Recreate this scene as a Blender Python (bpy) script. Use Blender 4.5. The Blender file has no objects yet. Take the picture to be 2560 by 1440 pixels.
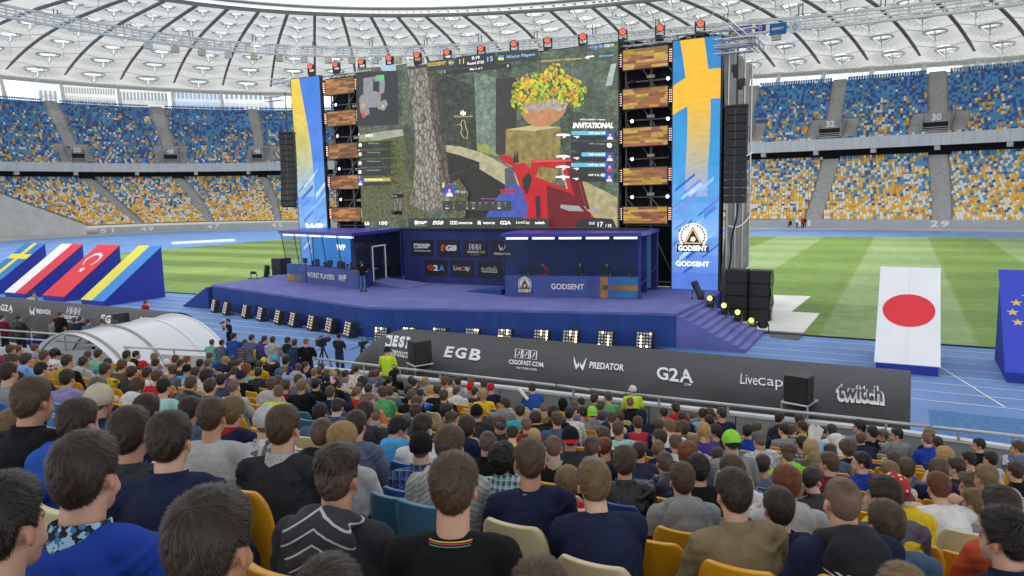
import bpy, bmesh, math, random
import numpy as np
from mathutils import Vector, Matrix, noise as mnoise
R_ = math.radians
random.seed(7); rng = np.random.default_rng(7)
SC = bpy.context.scene
COL = SC.collection

# ---------------------------------------------------------------- camera
FPX = 1800.82                                  # focal length in photo pixels (2560 wide)
def _unit(v): v = np.array(v, float); return v/np.linalg.norm(v)
_AX = -_unit((-3350., 157., -FPX))             # world X (along the track) in camera axes
_AY = _unit((980., 255., -FPX))                # world Y (across the pitch)
_AY = _unit(_AY - _AX*np.dot(_AX, _AY))
_AZ = np.cross(_AX, _AY)
CR = np.stack([_AX, _AY, _AZ])                 # camera -> world
CAMZ = 6.9
cam = bpy.data.cameras.new('camera'); camo = bpy.data.objects.new('camera', cam); COL.objects.link(camo)
cam.sensor_width = 36; cam.lens = FPX/2560*36; cam.clip_start = .05; cam.clip_end = 3000
M = Matrix(CR.tolist()).to_4x4(); M.translation = (0, 0, CAMZ)
camo.matrix_world = M
cam.dof.use_dof = False
SC.camera = camo
def ray(px, py): return CR @ np.array([px-1280., -(py-720.), -FPX])
def at_z(px, py, z=0.):
    d = ray(px, py); t = (z-CAMZ)/d[2]; return Vector((t*d[0], t*d[1], z))
def at_y(px, py, y):
    d = ray(px, py); t = y/d[1]; return Vector((t*d[0], y, CAMZ+t*d[2]))

# ---------------------------------------------------------------- light
SUN_EL, SUN_AZ = 52, 28                        # sun high, from the right and behind the photographer
w = bpy.data.worlds.new('World'); SC.world = w; w.use_nodes = True
nt = w.node_tree; nt.nodes.clear()
wo = nt.nodes.new('ShaderNodeOutputWorld'); bg = nt.nodes.new('ShaderNodeBackground')
sky = nt.nodes.new('ShaderNodeTexSky'); sky.sky_type = 'NISHITA'; sky.sun_disc = False
sky.sun_elevation = R_(SUN_EL); sky.sun_rotation = R_(90+SUN_AZ); sky.air_density = 1.0; sky.dust_density = 4.0; sky.ozone_density = .6
# overcast: a pale even cloud deck veils most of the blue
mx = nt.nodes.new('ShaderNodeMix'); mx.data_type = 'RGBA'; mx.inputs[0].default_value = .82
mx.inputs[7].default_value = (10.5, 10.9, 11.4, 1)
nt.links.new(sky.outputs[0], mx.inputs[6]); nt.links.new(mx.outputs[2], bg.inputs[0])
bg.inputs[1].default_value = .105
nt.links.new(bg.outputs[0], wo.inputs[0])
sl = bpy.data.lights.new('sun', 'SUN'); sl.energy = 1.5; sl.angle = R_(20); sl.color = (1, .96, .9)
so = bpy.data.objects.new('sun', sl); COL.objects.link(so)
_e, _a = R_(SUN_EL), R_(-SUN_AZ)
_d = Vector((math.cos(_e)*math.cos(_a), math.cos(_e)*math.sin(_a), math.sin(_e)))
so.rotation_euler = (-_d).to_track_quat('-Z', 'Y').to_euler(); so.location = (60, -60, 120)
SC.view_settings.view_transform = 'Standard'; SC.view_settings.look = 'None'
SC.view_settings.exposure = .68; SC.view_settings.gamma = 1
SC.render.engine = 'CYCLES'
try:
    SC.cycles.use_denoising = True; SC.cycles.denoiser = 'OPENIMAGEDENOISE'
except Exception: pass
SC.cycles.max_bounces = 6; SC.cycles.diffuse_bounces = 3; SC.cycles.transparent_max_bounces = 12; SC.cycles.caustics_reflective = False

# ---------------------------------------------------------------- helpers
def srgb(h):
    h = h.lstrip('#'); r = [int(h[i:i+2], 16)/255 for i in (0, 2, 4)]
    return tuple(((c+.055)/1.055)**2.4 if c > .04045 else c/12.92 for c in r)
MATS = {}
def mat(name, rgb=(.5, .5, .5), rough=.6, metal=0, var=.12, scale=8., bump=0, bscale=None, emit=0, alpha=1, spec=.5, objcol=False, trans=0, coord='Object', stretch=None):
    if name in MATS: return MATS[name]
    if isinstance(rgb, str): rgb = srgb(rgb)
    m = bpy.data.materials.new(name); MATS[name] = m; m.use_nodes = True
    n = m.node_tree.nodes; l = m.node_tree.links; b = n['Principled BSDF']
    b.inputs['Roughness'].default_value = rough; b.inputs['Metallic'].default_value = metal
    b.inputs['Specular IOR Level'].default_value = spec
    b.inputs['Base Color'].default_value = (*rgb, 1)
    src = None
    if objcol:
        oi = n.new('ShaderNodeObjectInfo'); src = oi.outputs['Color']
    if var or bump:
        tc = n.new('ShaderNodeTexCoord'); vec = tc.outputs[coord]
        if stretch:
            mp = n.new('ShaderNodeMapping'); mp.inputs['Scale'].default_value = stretch; l.new(vec, mp.inputs[0]); vec = mp.outputs[0]
    if var:
        nz = n.new('ShaderNodeTexNoise'); nz.inputs['Scale'].default_value = scale; nz.inputs['Detail'].default_value = 5
        l.new(vec, nz.inputs['Vector'])
        mr = n.new('ShaderNodeMapRange'); mr.inputs[1].default_value = .3; mr.inputs[2].default_value = .7
        mr.inputs[3].default_value = 1-var; mr.inputs[4].default_value = 1+var
        l.new(nz.outputs['Fac'], mr.inputs[0])
        mm = n.new('ShaderNodeMix'); mm.data_type = 'RGBA'; mm.blend_type = 'MULTIPLY'; mm.inputs[0].default_value = 1
        if src: l.new(src, mm.inputs[6])
        else: mm.inputs[6].default_value = (*rgb, 1)
        l.new(mr.outputs[0], mm.inputs[7]); src = mm.outputs[2]
    if src: l.new(src, b.inputs['Base Color'])
    if bump:
        n2 = n.new('ShaderNodeTexNoise'); n2.inputs['Scale'].default_value = bscale or scale*3; n2.inputs['Detail'].default_value = 4
        l.new(vec, n2.inputs['Vector'])
        bp = n.new('ShaderNodeBump'); bp.inputs['Strength'].default_value = bump; bp.inputs['Distance'].default_value = .02
        l.new(n2.outputs['Fac'], bp.inputs['Height']); l.new(bp.outputs[0], b.inputs['Normal'])
    if emit:
        b.inputs['Emission Strength'].default_value = emit
        if src: l.new(src, b.inputs['Emission Color'])
        else: b.inputs['Emission Color'].default_value = (*rgb, 1)
    if alpha < 1: b.inputs['Alpha'].default_value = alpha
    if trans: b.inputs['Transmission Weight'].default_value = trans
    return m
def led(name, rgb, strength=.85, var=.0, scale=5, stretch=None, pat=None):
    """a lit LED surface: dark face that gives off its own picture"""
    if name in MATS: return MATS[name]
    if isinstance(rgb, str): rgb = srgb(rgb)
    m = bpy.data.materials.new(name); MATS[name] = m; m.use_nodes = True
    n = m.node_tree.nodes; l = m.node_tree.links; b = n['Principled BSDF']
    b.inputs['Base Color'].default_value = (.02, .02, .022, 1); b.inputs['Roughness'].default_value = .5
    b.inputs['Emission Strength'].default_value = strength; b.inputs['Emission Color'].default_value = (*rgb, 1)
    if var:
        tc = n.new('ShaderNodeTexCoord'); mp = n.new('ShaderNodeMapping'); l.new(tc.outputs['Object'], mp.inputs[0])
        if stretch: mp.inputs['Scale'].default_value = stretch
        nz = n.new('ShaderNodeTexNoise'); nz.inputs['Scale'].default_value = scale; nz.inputs['Detail'].default_value = 6
        l.new(mp.outputs[0], nz.inputs['Vector'])
        mr = n.new('ShaderNodeMapRange'); mr.inputs[1].default_value = .3; mr.inputs[2].default_value = .7
        mr.inputs[3].default_value = 1-var; mr.inputs[4].default_value = 1+var; l.new(nz.outputs['Fac'], mr.inputs[0])
        mm = n.new('ShaderNodeMix'); mm.data_type = 'RGBA'; mm.blend_type = 'MULTIPLY'; mm.inputs[0].default_value = 1
        mm.inputs[6].default_value = (*rgb, 1); l.new(mr.outputs[0], mm.inputs[7]); src = mm.outputs[2]
        if pat:   # cracked bark, coursed stone or small leaves
            m2 = n.new('ShaderNodeMapping'); l.new(tc.outputs['Object'], m2.inputs[0]); m2.inputs['Scale'].default_value = pat[1]; wv = n.new('ShaderNodeTexVoronoi'); wv.feature = 'DISTANCE_TO_EDGE'; wv.inputs['Scale'].default_value = 1; l.new(m2.outputs[0], wv.inputs['Vector'])
            r2 = n.new('ShaderNodeMapRange'); r2.inputs[1].default_value = .0; r2.inputs[2].default_value = .16; r2.inputs[3].default_value = pat[0]; r2.inputs[4].default_value = 1.12; l.new(wv.outputs[0], r2.inputs[0])
            m3 = n.new('ShaderNodeMix'); m3.data_type = 'RGBA'; m3.blend_type = 'MULTIPLY'; m3.inputs[0].default_value = 1; l.new(src, m3.inputs[6]); l.new(r2.outputs[0], m3.inputs[7]); src = m3.outputs[2]
        l.new(src, b.inputs['Emission Color'])
    return m

class MB:
    def __init__(s): s.v = []; s.f = []; s.m = []
    def add(s, vs, fs, mi=0):
        o = len(s.v); s.v.extend([tuple(p) for p in vs]); s.f.extend([tuple(i+o for i in f) for f in fs]); s.m.extend([mi]*len(fs)); return s
    def quad(s, a, b, c, d, mi=0): return s.add([a, b, c, d], [(0, 1, 2, 3)], mi)
    def box(s, c, size, rz=0, rx=0, mi=0, ry=0):
        x, y, z = [k/2 for k in size]
        vs = [Vector((i*x, j*y, k*z)) for k in (-1, 1) for j in (-1, 1) for i in (-1, 1)]
        if rx or rz or ry:
            rm = Matrix.Rotation(rz, 3, 'Z') @ Matrix.Rotation(rx, 3, 'X') @ Matrix.Rotation(ry, 3, 'Y'); vs = [rm @ p for p in vs]
        c = Vector(c)
        return s.add([p+c for p in vs], [(0, 2, 3, 1), (4, 5, 7, 6), (0, 1, 5, 4), (2, 6, 7, 3), (0, 4, 6, 2), (1, 3, 7, 5)], mi)
    def bbox(s, lo, hi, mi=0): return s.box([(a+b)/2 for a, b in zip(lo, hi)], [b-a for a, b in zip(lo, hi)], mi=mi)
    def tube(s, pts, r, n=6, mi=0, cap=True, closed=False):
        pts = [Vector(p) for p in pts]; k = len(pts); rr = r if isinstance(r, (list, tuple)) else [r]*k
        vs = []; up = None
        for i, p in enumerate(pts):
            t = (pts[(i+1) % k]-pts[i-1]) if closed else (pts[min(i+1, k-1)]-pts[max(i-1, 0)])
            t = t.normalized() if t.length > 1e-9 else Vector((0, 0, 1))
            if up is None: up = Vector((0, 0, 1)) if abs(t.z) < .9 else Vector((1, 0, 0))
            a = t.cross(up); a = a.normalized() if a.length > 1e-6 else t.orthogonal().normalized(); b = a.cross(t); up = b
            for j in range(n):
                q = 2*math.pi*j/n; vs.append(p+(a*math.cos(q)+b*math.sin(q))*rr[i])
        fs = []
        for i in range(k if closed else k-1):
            for j in range(n):
                i2 = (i+1) % k
                fs.append((i*n+j, i*n+(j+1) % n, i2*n+(j+1) % n, i2*n+j))
        if cap and not closed: fs += [tuple(range(n))[::-1], tuple((k-1)*n+j for j in range(n))]
        return s.add(vs, fs, mi)
    def lathe(s, prof, c=(0, 0, 0), n=16, mi=0, rot=None):
        vs = []; c = Vector(c)
        for r, z in prof:
            for j in range(n):
                q = 2*math.pi*j/n; p = Vector((r*math.cos(q), r*math.sin(q), z)); vs.append(c+(rot @ p if rot else p))
        fs = []
        for i in range(len(prof)-1):
            for j in range(n): fs.append((i*n+j, i*n+(j+1) % n, (i+1)*n+(j+1) % n, (i+1)*n+j))
        fs += [tuple(range(n))[::-1], tuple((len(prof)-1)*n+j for j in range(n))]
        return s.add(vs, fs, mi)
    def prism(s, poly, f0, f1, mi=0):
        """poly of 2-D points carried to 3-D by f0 (front) and f1 (back)"""
        k = len(poly); vs = [f0(*p) for p in poly]+[f1(*p) for p in poly]
        fs = [tuple(range(k)), tuple(range(2*k-1, k-1, -1))]+[(i, k+i, k+(i+1) % k, (i+1) % k) for i in range(k)]
        return s.add(vs, fs, mi)
    def grid(s, P, mi=0, flip=False):
        r, c = len(P), len(P[0]); vs = [p for row in P for p in row]
        fs = [(i*c+j, i*c+j+1, (i+1)*c+j+1, (i+1)*c+j) for i in range(r-1) for j in range(c-1)]
        if flip: fs = [f[::-1] for f in fs]
        return s.add(vs, fs, mi)
    def build(s, name, mats, parent=None, smooth=False, loc=None, bevel=0, mesh_only=False):
        me = bpy.data.meshes.new(name); me.from_pydata([tuple(p) for p in s.v], [], s.f)
        if not isinstance(mats, (list, tuple)): mats = [mats]
        for m in mats: me.materials.append(m)
        if len(mats) > 1: me.polygons.foreach_set('material_index', s.m)
        if smooth: me.polygons.foreach_set('use_smooth', [True]*len(me.polygons))
        if bevel:
            bm = bmesh.new(); bm.from_mesh(me)
            bmesh.ops.remove_doubles(bm, verts=bm.verts, dist=1e-5)
            bmesh.ops.bevel(bm, geom=[e for e in bm.edges if len(e.link_faces) == 2 and e.calc_face_angle(0) > .5], offset=bevel, segments=2, affect='EDGES', clamp_overlap=True)
            bm.to_mesh(me); bm.free()
        me.update()
        if mesh_only: return me
        o = bpy.data.objects.new(name, me); COL.objects.link(o)
        if parent: o.parent = parent
        if loc is not None: o.location = loc
        return o
def tag(o, label=None, cat=None, group=None, kind=None):
    if label: o['label'] = label
    if cat: o['category'] = cat
    if group: o['group'] = group
    if kind: o['kind'] = kind
    return o
def empty(name, loc=(0, 0, 0), label=None, cat=None, group=None, rz=0):
    o = bpy.data.objects.new(name, None); o.empty_display_size = .2; COL.objects.link(o); o.location = loc; o.rotation_euler = (0, 0, rz)
    return tag(o, label, cat, group)
def copy_tree(o, loc=None, rz=None, label=None, parent=None):
    c = o.copy(); COL.objects.link(c)
    if parent: c.parent = parent
    if loc is not None: c.location = loc
    if rz is not None: c.rotation_euler = (0, 0, rz)
    if label: c['label'] = label
    for ch in list(o.children): copy_tree(ch, parent=c)
    return c
_tc = {}
def text_poly(t, size=1., bold=0., shear=0., space=1., res=3):
    """outline of a word as (verts 2-D, faces), centred on x, baseline at 0"""
    key = (t, bold, shear, space, res)
    if key not in _tc:
        cu = bpy.data.curves.new('t', 'FONT'); cu.body = t; cu.size = 1; cu.shear = shear; cu.offset = bold; cu.space_character = space
        cu.align_x = 'CENTER'; cu.resolution_u = res
        o = bpy.data.objects.new('t', cu); COL.objects.link(o)
        dg = bpy.context.evaluated_depsgraph_get(); me = bpy.data.meshes.new_from_object(o.evaluated_get(dg))
        _tc[key] = ([tuple(v.co[:2]) for v in me.vertices], [tuple(p.vertices) for p in me.polygons])
        bpy.data.objects.remove(o); bpy.data.curves.remove(cu); bpy.data.meshes.remove(me)
    v, f = _tc[key]
    return [(x*size, y*size) for x, y in v], f
def write(mb, t, fn, width=None, height=None, bold=.02, shear=0, mi=0, space=1., at=(0, 0)):
    """set a word so that it spans width x height, centred at `at`, carried to 3-D by fn(u, v)"""
    v, f = text_poly(t, 1, bold, shear, space)
    xs = [p[0] for p in v]; ys = [p[1] for p in v]; w0 = max(xs)-min(xs); h0 = max(ys)-min(ys); cx = (max(xs)+min(xs))/2; cy = (max(ys)+min(ys))/2
    sx = width/w0 if width else None; sy = height/h0 if height else None
    sx = sx or sy; sy = sy or sx
    mb.add([fn(at[0]+(x-cx)*sx, at[1]+(y-cy)*sy) for x, y in v], f, mi)
def stroke(mb, pts, wd, fn, mi=0, closed=False):
    """flat line of width wd through 2-D points"""
    pts = [Vector(p) for p in pts]; k = len(pts)
    L = []; Rr = []
    for i, p in enumerate(pts):
        a = pts[i-1] if (i > 0 or closed) else p; b = pts[(i+1) % k] if (i < k-1 or closed) else p
        d = (b-a).normalized(); nn = Vector((-d.y, d.x))*wd/2; L.append(p+nn); Rr.append(p-nn)
    rng_ = range(k if closed else k-1)
    for i in rng_:
        j = (i+1) % k; mb.quad(fn(*L[i]), fn(*Rr[i]), fn(*Rr[j]), fn(*L[j]), mi)
# ---------------------------------------------------------------- ground, track, pitch
T_ = np.linspace(.001, math.pi-.001, 6000)
def supell(cx, a, b, n, o=0.):
    c_, s_ = np.cos(T_), np.sin(T_)
    x = a*np.sign(c_)*np.abs(c_)**(2/n); y = b*np.abs(s_)**(2/n)
    nx = np.sign(x)*np.abs(x/a)**(n-1)/a; ny = np.abs(y/b)**(n-1)/b; l = np.hypot(nx, ny)
    return cx+x+o*nx/l, 74+y+o*ny/l
BASE = (-58.418, 109.349, 65.516, 3.189)
bx_, by_ = supell(*BASE); BS = np.concatenate([[0], np.cumsum(np.hypot(np.diff(bx_), np.diff(by_)))])
_n1x, _n1y = supell(*BASE, o=1.); BNX, BNY = _n1x-bx_, _n1y-by_
def stand_xy(S, o):
    """plan point at arc length S of the wall round the field, o metres outward"""
    return (np.interp(S, BS, bx_)+o*np.interp(S, BS, BNX), np.interp(S, BS, by_)+o*np.interp(S, BS, BNY))
m_ground = mat('ground_concrete', (.42, .40, .37), .85, var=.18, scale=.15, bump=.2, bscale=3)
g = MB(); g.quad((-1500, -1200, -.02), (1500, -1200, -.02), (1500, 1800, -.02), (-1500, 1800, -.02))
tag(g.build('ground', m_ground), kind='structure')
# running track: everything inside the wall, less a strip of bare concrete
m_track = mat('blue_track', (.115, .24, .52), .62, var=.2, scale=.35, bump=.25, bscale=60)
Sx = np.linspace(2, BS[-1]-2, 120); px_, py_ = stand_xy(Sx, -8.)
half = [(float(x), float(y), -.008) for x, y in zip(px_, py_)]
poly = half+[(x, 17.5, -.008) for x in np.linspace(half[-1][0], half[0][0], 12)]
g = MB(); g.add(poly, [tuple(range(len(poly)))]); tag(g.build('running_track', m_track), kind='structure')
# apron of darker blue matting in front of the stand on the right
g = MB(); g.quad((.95, 17.6, -.004), (40, 17.6, -.004), (40, 25.2, -.004), (.95, 25.2, -.004))
tag(g.build('track_matting', mat('blue_matting', (.07, .19, .42), .9, var=.25, scale=6, bump=.4, bscale=80)), kind='structure')
def grass_material():
    m = bpy.data.materials.new('mown_grass'); m.use_nodes = True; n = m.node_tree.nodes; l = m.node_tree.links; b = n['Principled BSDF']
    tc = n.new('ShaderNodeTexCoord'); sp = n.new('ShaderNodeSeparateXYZ'); l.new(tc.outputs['Object'], sp.inputs[0])
    def wave(out, off, per, edge=.25):
        a = n.new('ShaderNodeMath'); a.operation = 'ADD'; a.inputs[1].default_value = off; l.new(out, a.inputs[0])
        s = n.new('ShaderNodeMath'); s.operation = 'MULTIPLY'; s.inputs[1].default_value = math.pi/per; l.new(a.outputs[0], s.inputs[0])
        q = n.new('ShaderNodeMath'); q.operation = 'SINE'; l.new(s.outputs[0], q.inputs[0])
        r = n.new('ShaderNodeMapRange'); r.inputs[1].default_value = -edge; r.inputs[2].default_value = edge; l.new(q.outputs[0], r.inputs[0]); return r.outputs[0]
    wx = wave(sp.outputs[0], 3.25, 6.35, .06); wy = wave(sp.outputs[1], -36, 5.2, .4)
    nz = n.new('ShaderNodeTexNoise'); nz.inputs['Scale'].default_value = 1.2; nz.inputs['Detail'].default_value = 8; l.new(tc.outputs['Object'], nz.inputs['Vector'])
    nz2 = n.new('ShaderNodeTexNoise'); nz2.inputs['Scale'].default_value = .07; nz2.inputs['Detail'].default_value = 3; l.new(tc.outputs['Object'], nz2.inputs['Vector'])
    m1 = n.new('ShaderNodeMix'); m1.data_type = 'RGBA'; m1.inputs[6].default_value = (.150, .235, .055, 1); m1.inputs[7].default_value = (.220, .305, .125, 1)
    fx = n.new('ShaderNodeMapRange'); fx.inputs[1].default_value = -40; fx.inputs[2].default_value = -18; fx.inputs[3].default_value = .25; fx.inputs[4].default_value = 1; l.new(sp.outputs[0], fx.inputs[0])
    fm = n.new('ShaderNodeMath'); fm.operation = 'MULTIPLY'; l.new(wx, fm.inputs[0]); l.new(fx.outputs[0], fm.inputs[1]); l.new(fm.outputs[0], m1.inputs[0])
    m2 = n.new('ShaderNodeMix'); m2.data_type = 'RGBA'; m2.blend_type = 'MULTIPLY'; m2.inputs[0].default_value = 1; l.new(m1.outputs[2], m2.inputs[6])
    r = n.new('ShaderNodeMapRange'); r.inputs[4].default_value = 1.12; l.new(wy, r.inputs[0])
    fy = n.new('ShaderNodeMapRange'); fy.inputs[1].default_value = -40; fy.inputs[2].default_value = -18; fy.inputs[3].default_value = .72; fy.inputs[4].default_value = .96; l.new(sp.outputs[0], fy.inputs[0]); l.new(fy.outputs[0], r.inputs[3]); l.new(r.outputs[0], m2.inputs[7])
    m3 = n.new('ShaderNodeMix'); m3.data_type = 'RGBA'; m3.blend_type = 'MULTIPLY'; m3.inputs[0].default_value = 1; l.new(m2.outputs[2], m3.inputs[6])
    ad = n.new('ShaderNodeMath'); ad.operation = 'ADD'; l.new(nz.outputs['Fac'], ad.inputs[0]); l.new(nz2.outputs['Fac'], ad.inputs[1])
    r2 = n.new('ShaderNodeMapRange'); r2.inputs[1].default_value = .6; r2.inputs[2].default_value = 1.4; r2.inputs[3].default_value = .7; r2.inputs[4].default_value = 1.3; l.new(ad.outputs[0], r2.inputs[0]); l.new(r2.outputs[0], m3.inputs[7])
    l.new(m3.outputs[2], b.inputs['Base Color']); b.inputs['Roughness'].default_value = .75; b.inputs['Specular IOR Level'].default_value = .2
    return m
gp = [(-95, 36), (22, 36), (22, 111.6), (-90, 111.6), (-95, 104), (-97, 90), (-97, 70)]
g = MB(); g.add([(x, y, .0) for x, y in gp], [tuple(range(len(gp)))]); tag(g.build('grass_pitch', grass_material()), kind='structure')
g = MB(); g.bbox((-95, 35.86, -.01), (22, 35.97, .05)); tag(g.build('pitch_kerb', mat('dark_kerb', (.03, .03, .035), .8)), kind='structure')
m_line = mat('white_paint', (.72, .74, .78), .7, var=.2, scale=2)
g = MB()
for k in range(9):
    y = 26.3+1.22*k; g.quad((-72, y-.03, .0), (45, y-.03, .0), (45, y+.03, .0), (-72, y+.03, .0))
for k in range(9):
    y = 113.2+1.22*k; g.quad((-110, y-.04, .0), (45, y-.04, .0), (45, y+.04, .0), (-110, y+.04, .0))
a, b = at_z(2347, 915), at_z(2512, 1018); d = (b-a).normalized(); nn = Vector((-d.y, d.x, 0))*.035
g.quad(a-nn+Vector((0, 0, .004)), b-nn+Vector((0, 0, .004)), b+nn+Vector((0, 0, .004)), a+nn+Vector((0, 0, .004)))
tag(g.build('lane_markings', m_line), kind='structure')
# bench-like white roll lying on the far left of the track
# ---------------------------------------------------------------- far grandstand
STAND = empty('grandstand', (-58, 139, 0), 'empty two-tier stadium grandstand with blue and yellow seats beyond the pitch', 'grandstand')
PA = STAND
def under(o, parent=STAND):
    o.parent = parent; o.matrix_parent_inverse = Matrix.Translation(parent.location).inverted(); return o
m_conc = mat('stand_concrete', (.33, .33, .34), .85, var=.15, scale=.6)
m_concl = mat('stand_concrete_light', (.50, .51, .51), .8, var=.1, scale=.4)
m_panel = mat('fascia_panel', (.56, .60, .65), .45, var=.06, scale=.5)
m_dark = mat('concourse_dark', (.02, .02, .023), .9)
m_white = mat('white_steel', (.78, .79, .80), .4, var=.04)
m_glass = mat('pale_glass', (.62, .80, .78), .1, var=0, alpha=.35)
def low_z(o): return .9+.42*o+.0062*o*o
def up_z(o): return 15.3+(o-18.9)*.57+(o-18.9)**2*.0022
def tilt(x, o): return -.005*x if o < 24 else -(.005+.017*(o-24)/20)*x
SS = np.linspace(1.5, BS[-1]-1.5, 150)
LOW = [(.5+i*.775) for i in range(28)]; UPP = [(19.3+i*.915) for i in range(28)]
# left end of the lower tier: it stops at a diagonal wall
def s_end(o): return 272.6+o*.72
def tier(name, rows, zf, smax=None):
    mb = MB(); P = []
    prof = []
    for i in range(len(rows)-1): prof += [(rows[i], zf(rows[i])), (rows[i+1]-.001, zf(rows[i]))]
    for o, z in prof:
        row = []
        for S in SS:
            s = min(S, smax(o)) if smax else S
            x, y = stand_xy(s, o); row.append((x, y, z+tilt(x, o)))
        P.append(row)
    mb.grid(P); return under(mb.build(name, m_conc))
tier('lower_tier', LOW, low_z, s_end); tier('upper_tier', UPP, up_z)
# concrete side wall at the left end of the lower tier
mb = MB(); P = [[], []]
for o in LOW:
    x, y = stand_xy(s_end(o), o); P[0].append((x, y, low_z(o)+tilt(x, o)+.25)); P[1].append((x, y, -.1))
mb.grid(P)
x0, y0 = stand_xy(s_end(0), 0); x1, y1 = stand_xy(s_end(21), 21)
under(mb.build('end_wall', m_concl))
m_joint = mat('joint_grey', (.3, .33, .37), .7, var=.05)
def band(name, o, z0, z1, m, s0=SS[0], s1=SS[-1], k=True, thick=0, joint=0):
    mb = MB(); P = [[], []]; Q = [[], []]
    Sl = np.linspace(s0, s1, 140) if not joint else sorted([q for a in np.arange(s0, s1, joint) for q in (a, a+.05)])
    for S in Sl:
        x, y = stand_xy(S, o); t = tilt(x, o) if k else 0
        P[0].append((x, y, z0+t)); P[1].append((x, y, z1+t))
        if thick:
            x2, y2 = stand_xy(S, o+thick); Q[0].append((x, y, z1+t)); Q[1].append((x2, y2, z1+t))
    mb.grid(P)
    if joint: mb.m = [1 if i % 2 == 0 else 0 for i in range(len(mb.f))]
    if thick: mb.grid(Q)
    return under(mb.build(name, [m, m_joint]))
band('perimeter_wall', 0, -.05, 1.36, mat('wall_panel', (.38, .42, .47), .45, var=.08, scale=.3), s0=50, s1=272.6, k=False, thick=.25, joint=2.4)
band('fascia', 18.85, 14.2, 16.4, m_panel, thick=.2, joint=1.5)
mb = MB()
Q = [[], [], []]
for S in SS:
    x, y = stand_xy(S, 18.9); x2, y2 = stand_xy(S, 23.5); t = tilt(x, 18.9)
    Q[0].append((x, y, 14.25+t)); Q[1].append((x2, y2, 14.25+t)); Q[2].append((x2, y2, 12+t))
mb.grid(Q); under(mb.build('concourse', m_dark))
for S in np.arange(70, 285, 9.5):
    x, y = stand_xy(S, 19.4); mb = MB(); ang = math.atan2(*reversed(np.subtract(stand_xy(S, 1), stand_xy(S, 0))))
    mb.box((x, y, 13.75+tilt(x, 19)), (1.1, .9, .8), rz=ang); under(mb.build('bracket', m_concl))
# aisles, lower and upper: (S at front, S at back)
AL = [(261.7, 267.8), (246.1, 253.9), (229.5, 239.1), (213, 222), (196.5, 204), (180, 186), (163, 167), (145, 148), (125, 127), (105, 105.7), (85.1, 89.2), (66, 71)]
AU = [(268.4, 268.8), (254.1, 256.3), (238.7, 243.4), (223, 228), (206, 211), (189, 194), (172, 176), (155, 158), (139, 141), (122.4, 124.4), (105.8, 107.7), (89.1, 92.3), (72, 76)]
def aisle_strip(S0, S1, rows, zf, hw, name, i0=0):
    mb = MB(); o0, o1 = rows[0], rows[-1]; P = []
    for i in range(i0, len(rows)-1):
        for half in (0, 1):
            for (oo, zz) in ((rows[i]+half*(rows[i+1]-rows[i])*.5, zf(rows[i])+half*(zf(rows[i+1])-zf(rows[i]))*.5), (rows[i]+(half+1)*(rows[i+1]-rows[i])*.5-.001, zf(rows[i])+half*(zf(rows[i+1])-zf(rows[i]))*.5)):
                f = (oo-o0)/(o1-o0); S = S0+(S1-S0)*f; row = []
                for s in (S-hw, S+hw):
                    x, y = stand_xy(s, oo); row.append((x, y, zz+tilt(x, oo)+.06))
                P.append(row)
    mb.grid(P); return under(mb.build(name, m_step))
m_step = mat('stair_concrete', (.40, .395, .385), .85, var=.15, scale=1.5)
HWL = 1.25
def hw_at(S): return 1.35 if S < 140 else .85
for s0, s1 in AL: aisle_strip(s0, s1, LOW, low_z, hw_at(s0), 'stair_aisle')
def vom_gap(S, o):
    return False
numbers_up = {0: '50', 1: '48', 2: '46', 10: '32', 11: '30'}
m_num = mat('sign_white', (.8, .8, .78), .5, var=0)
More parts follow.
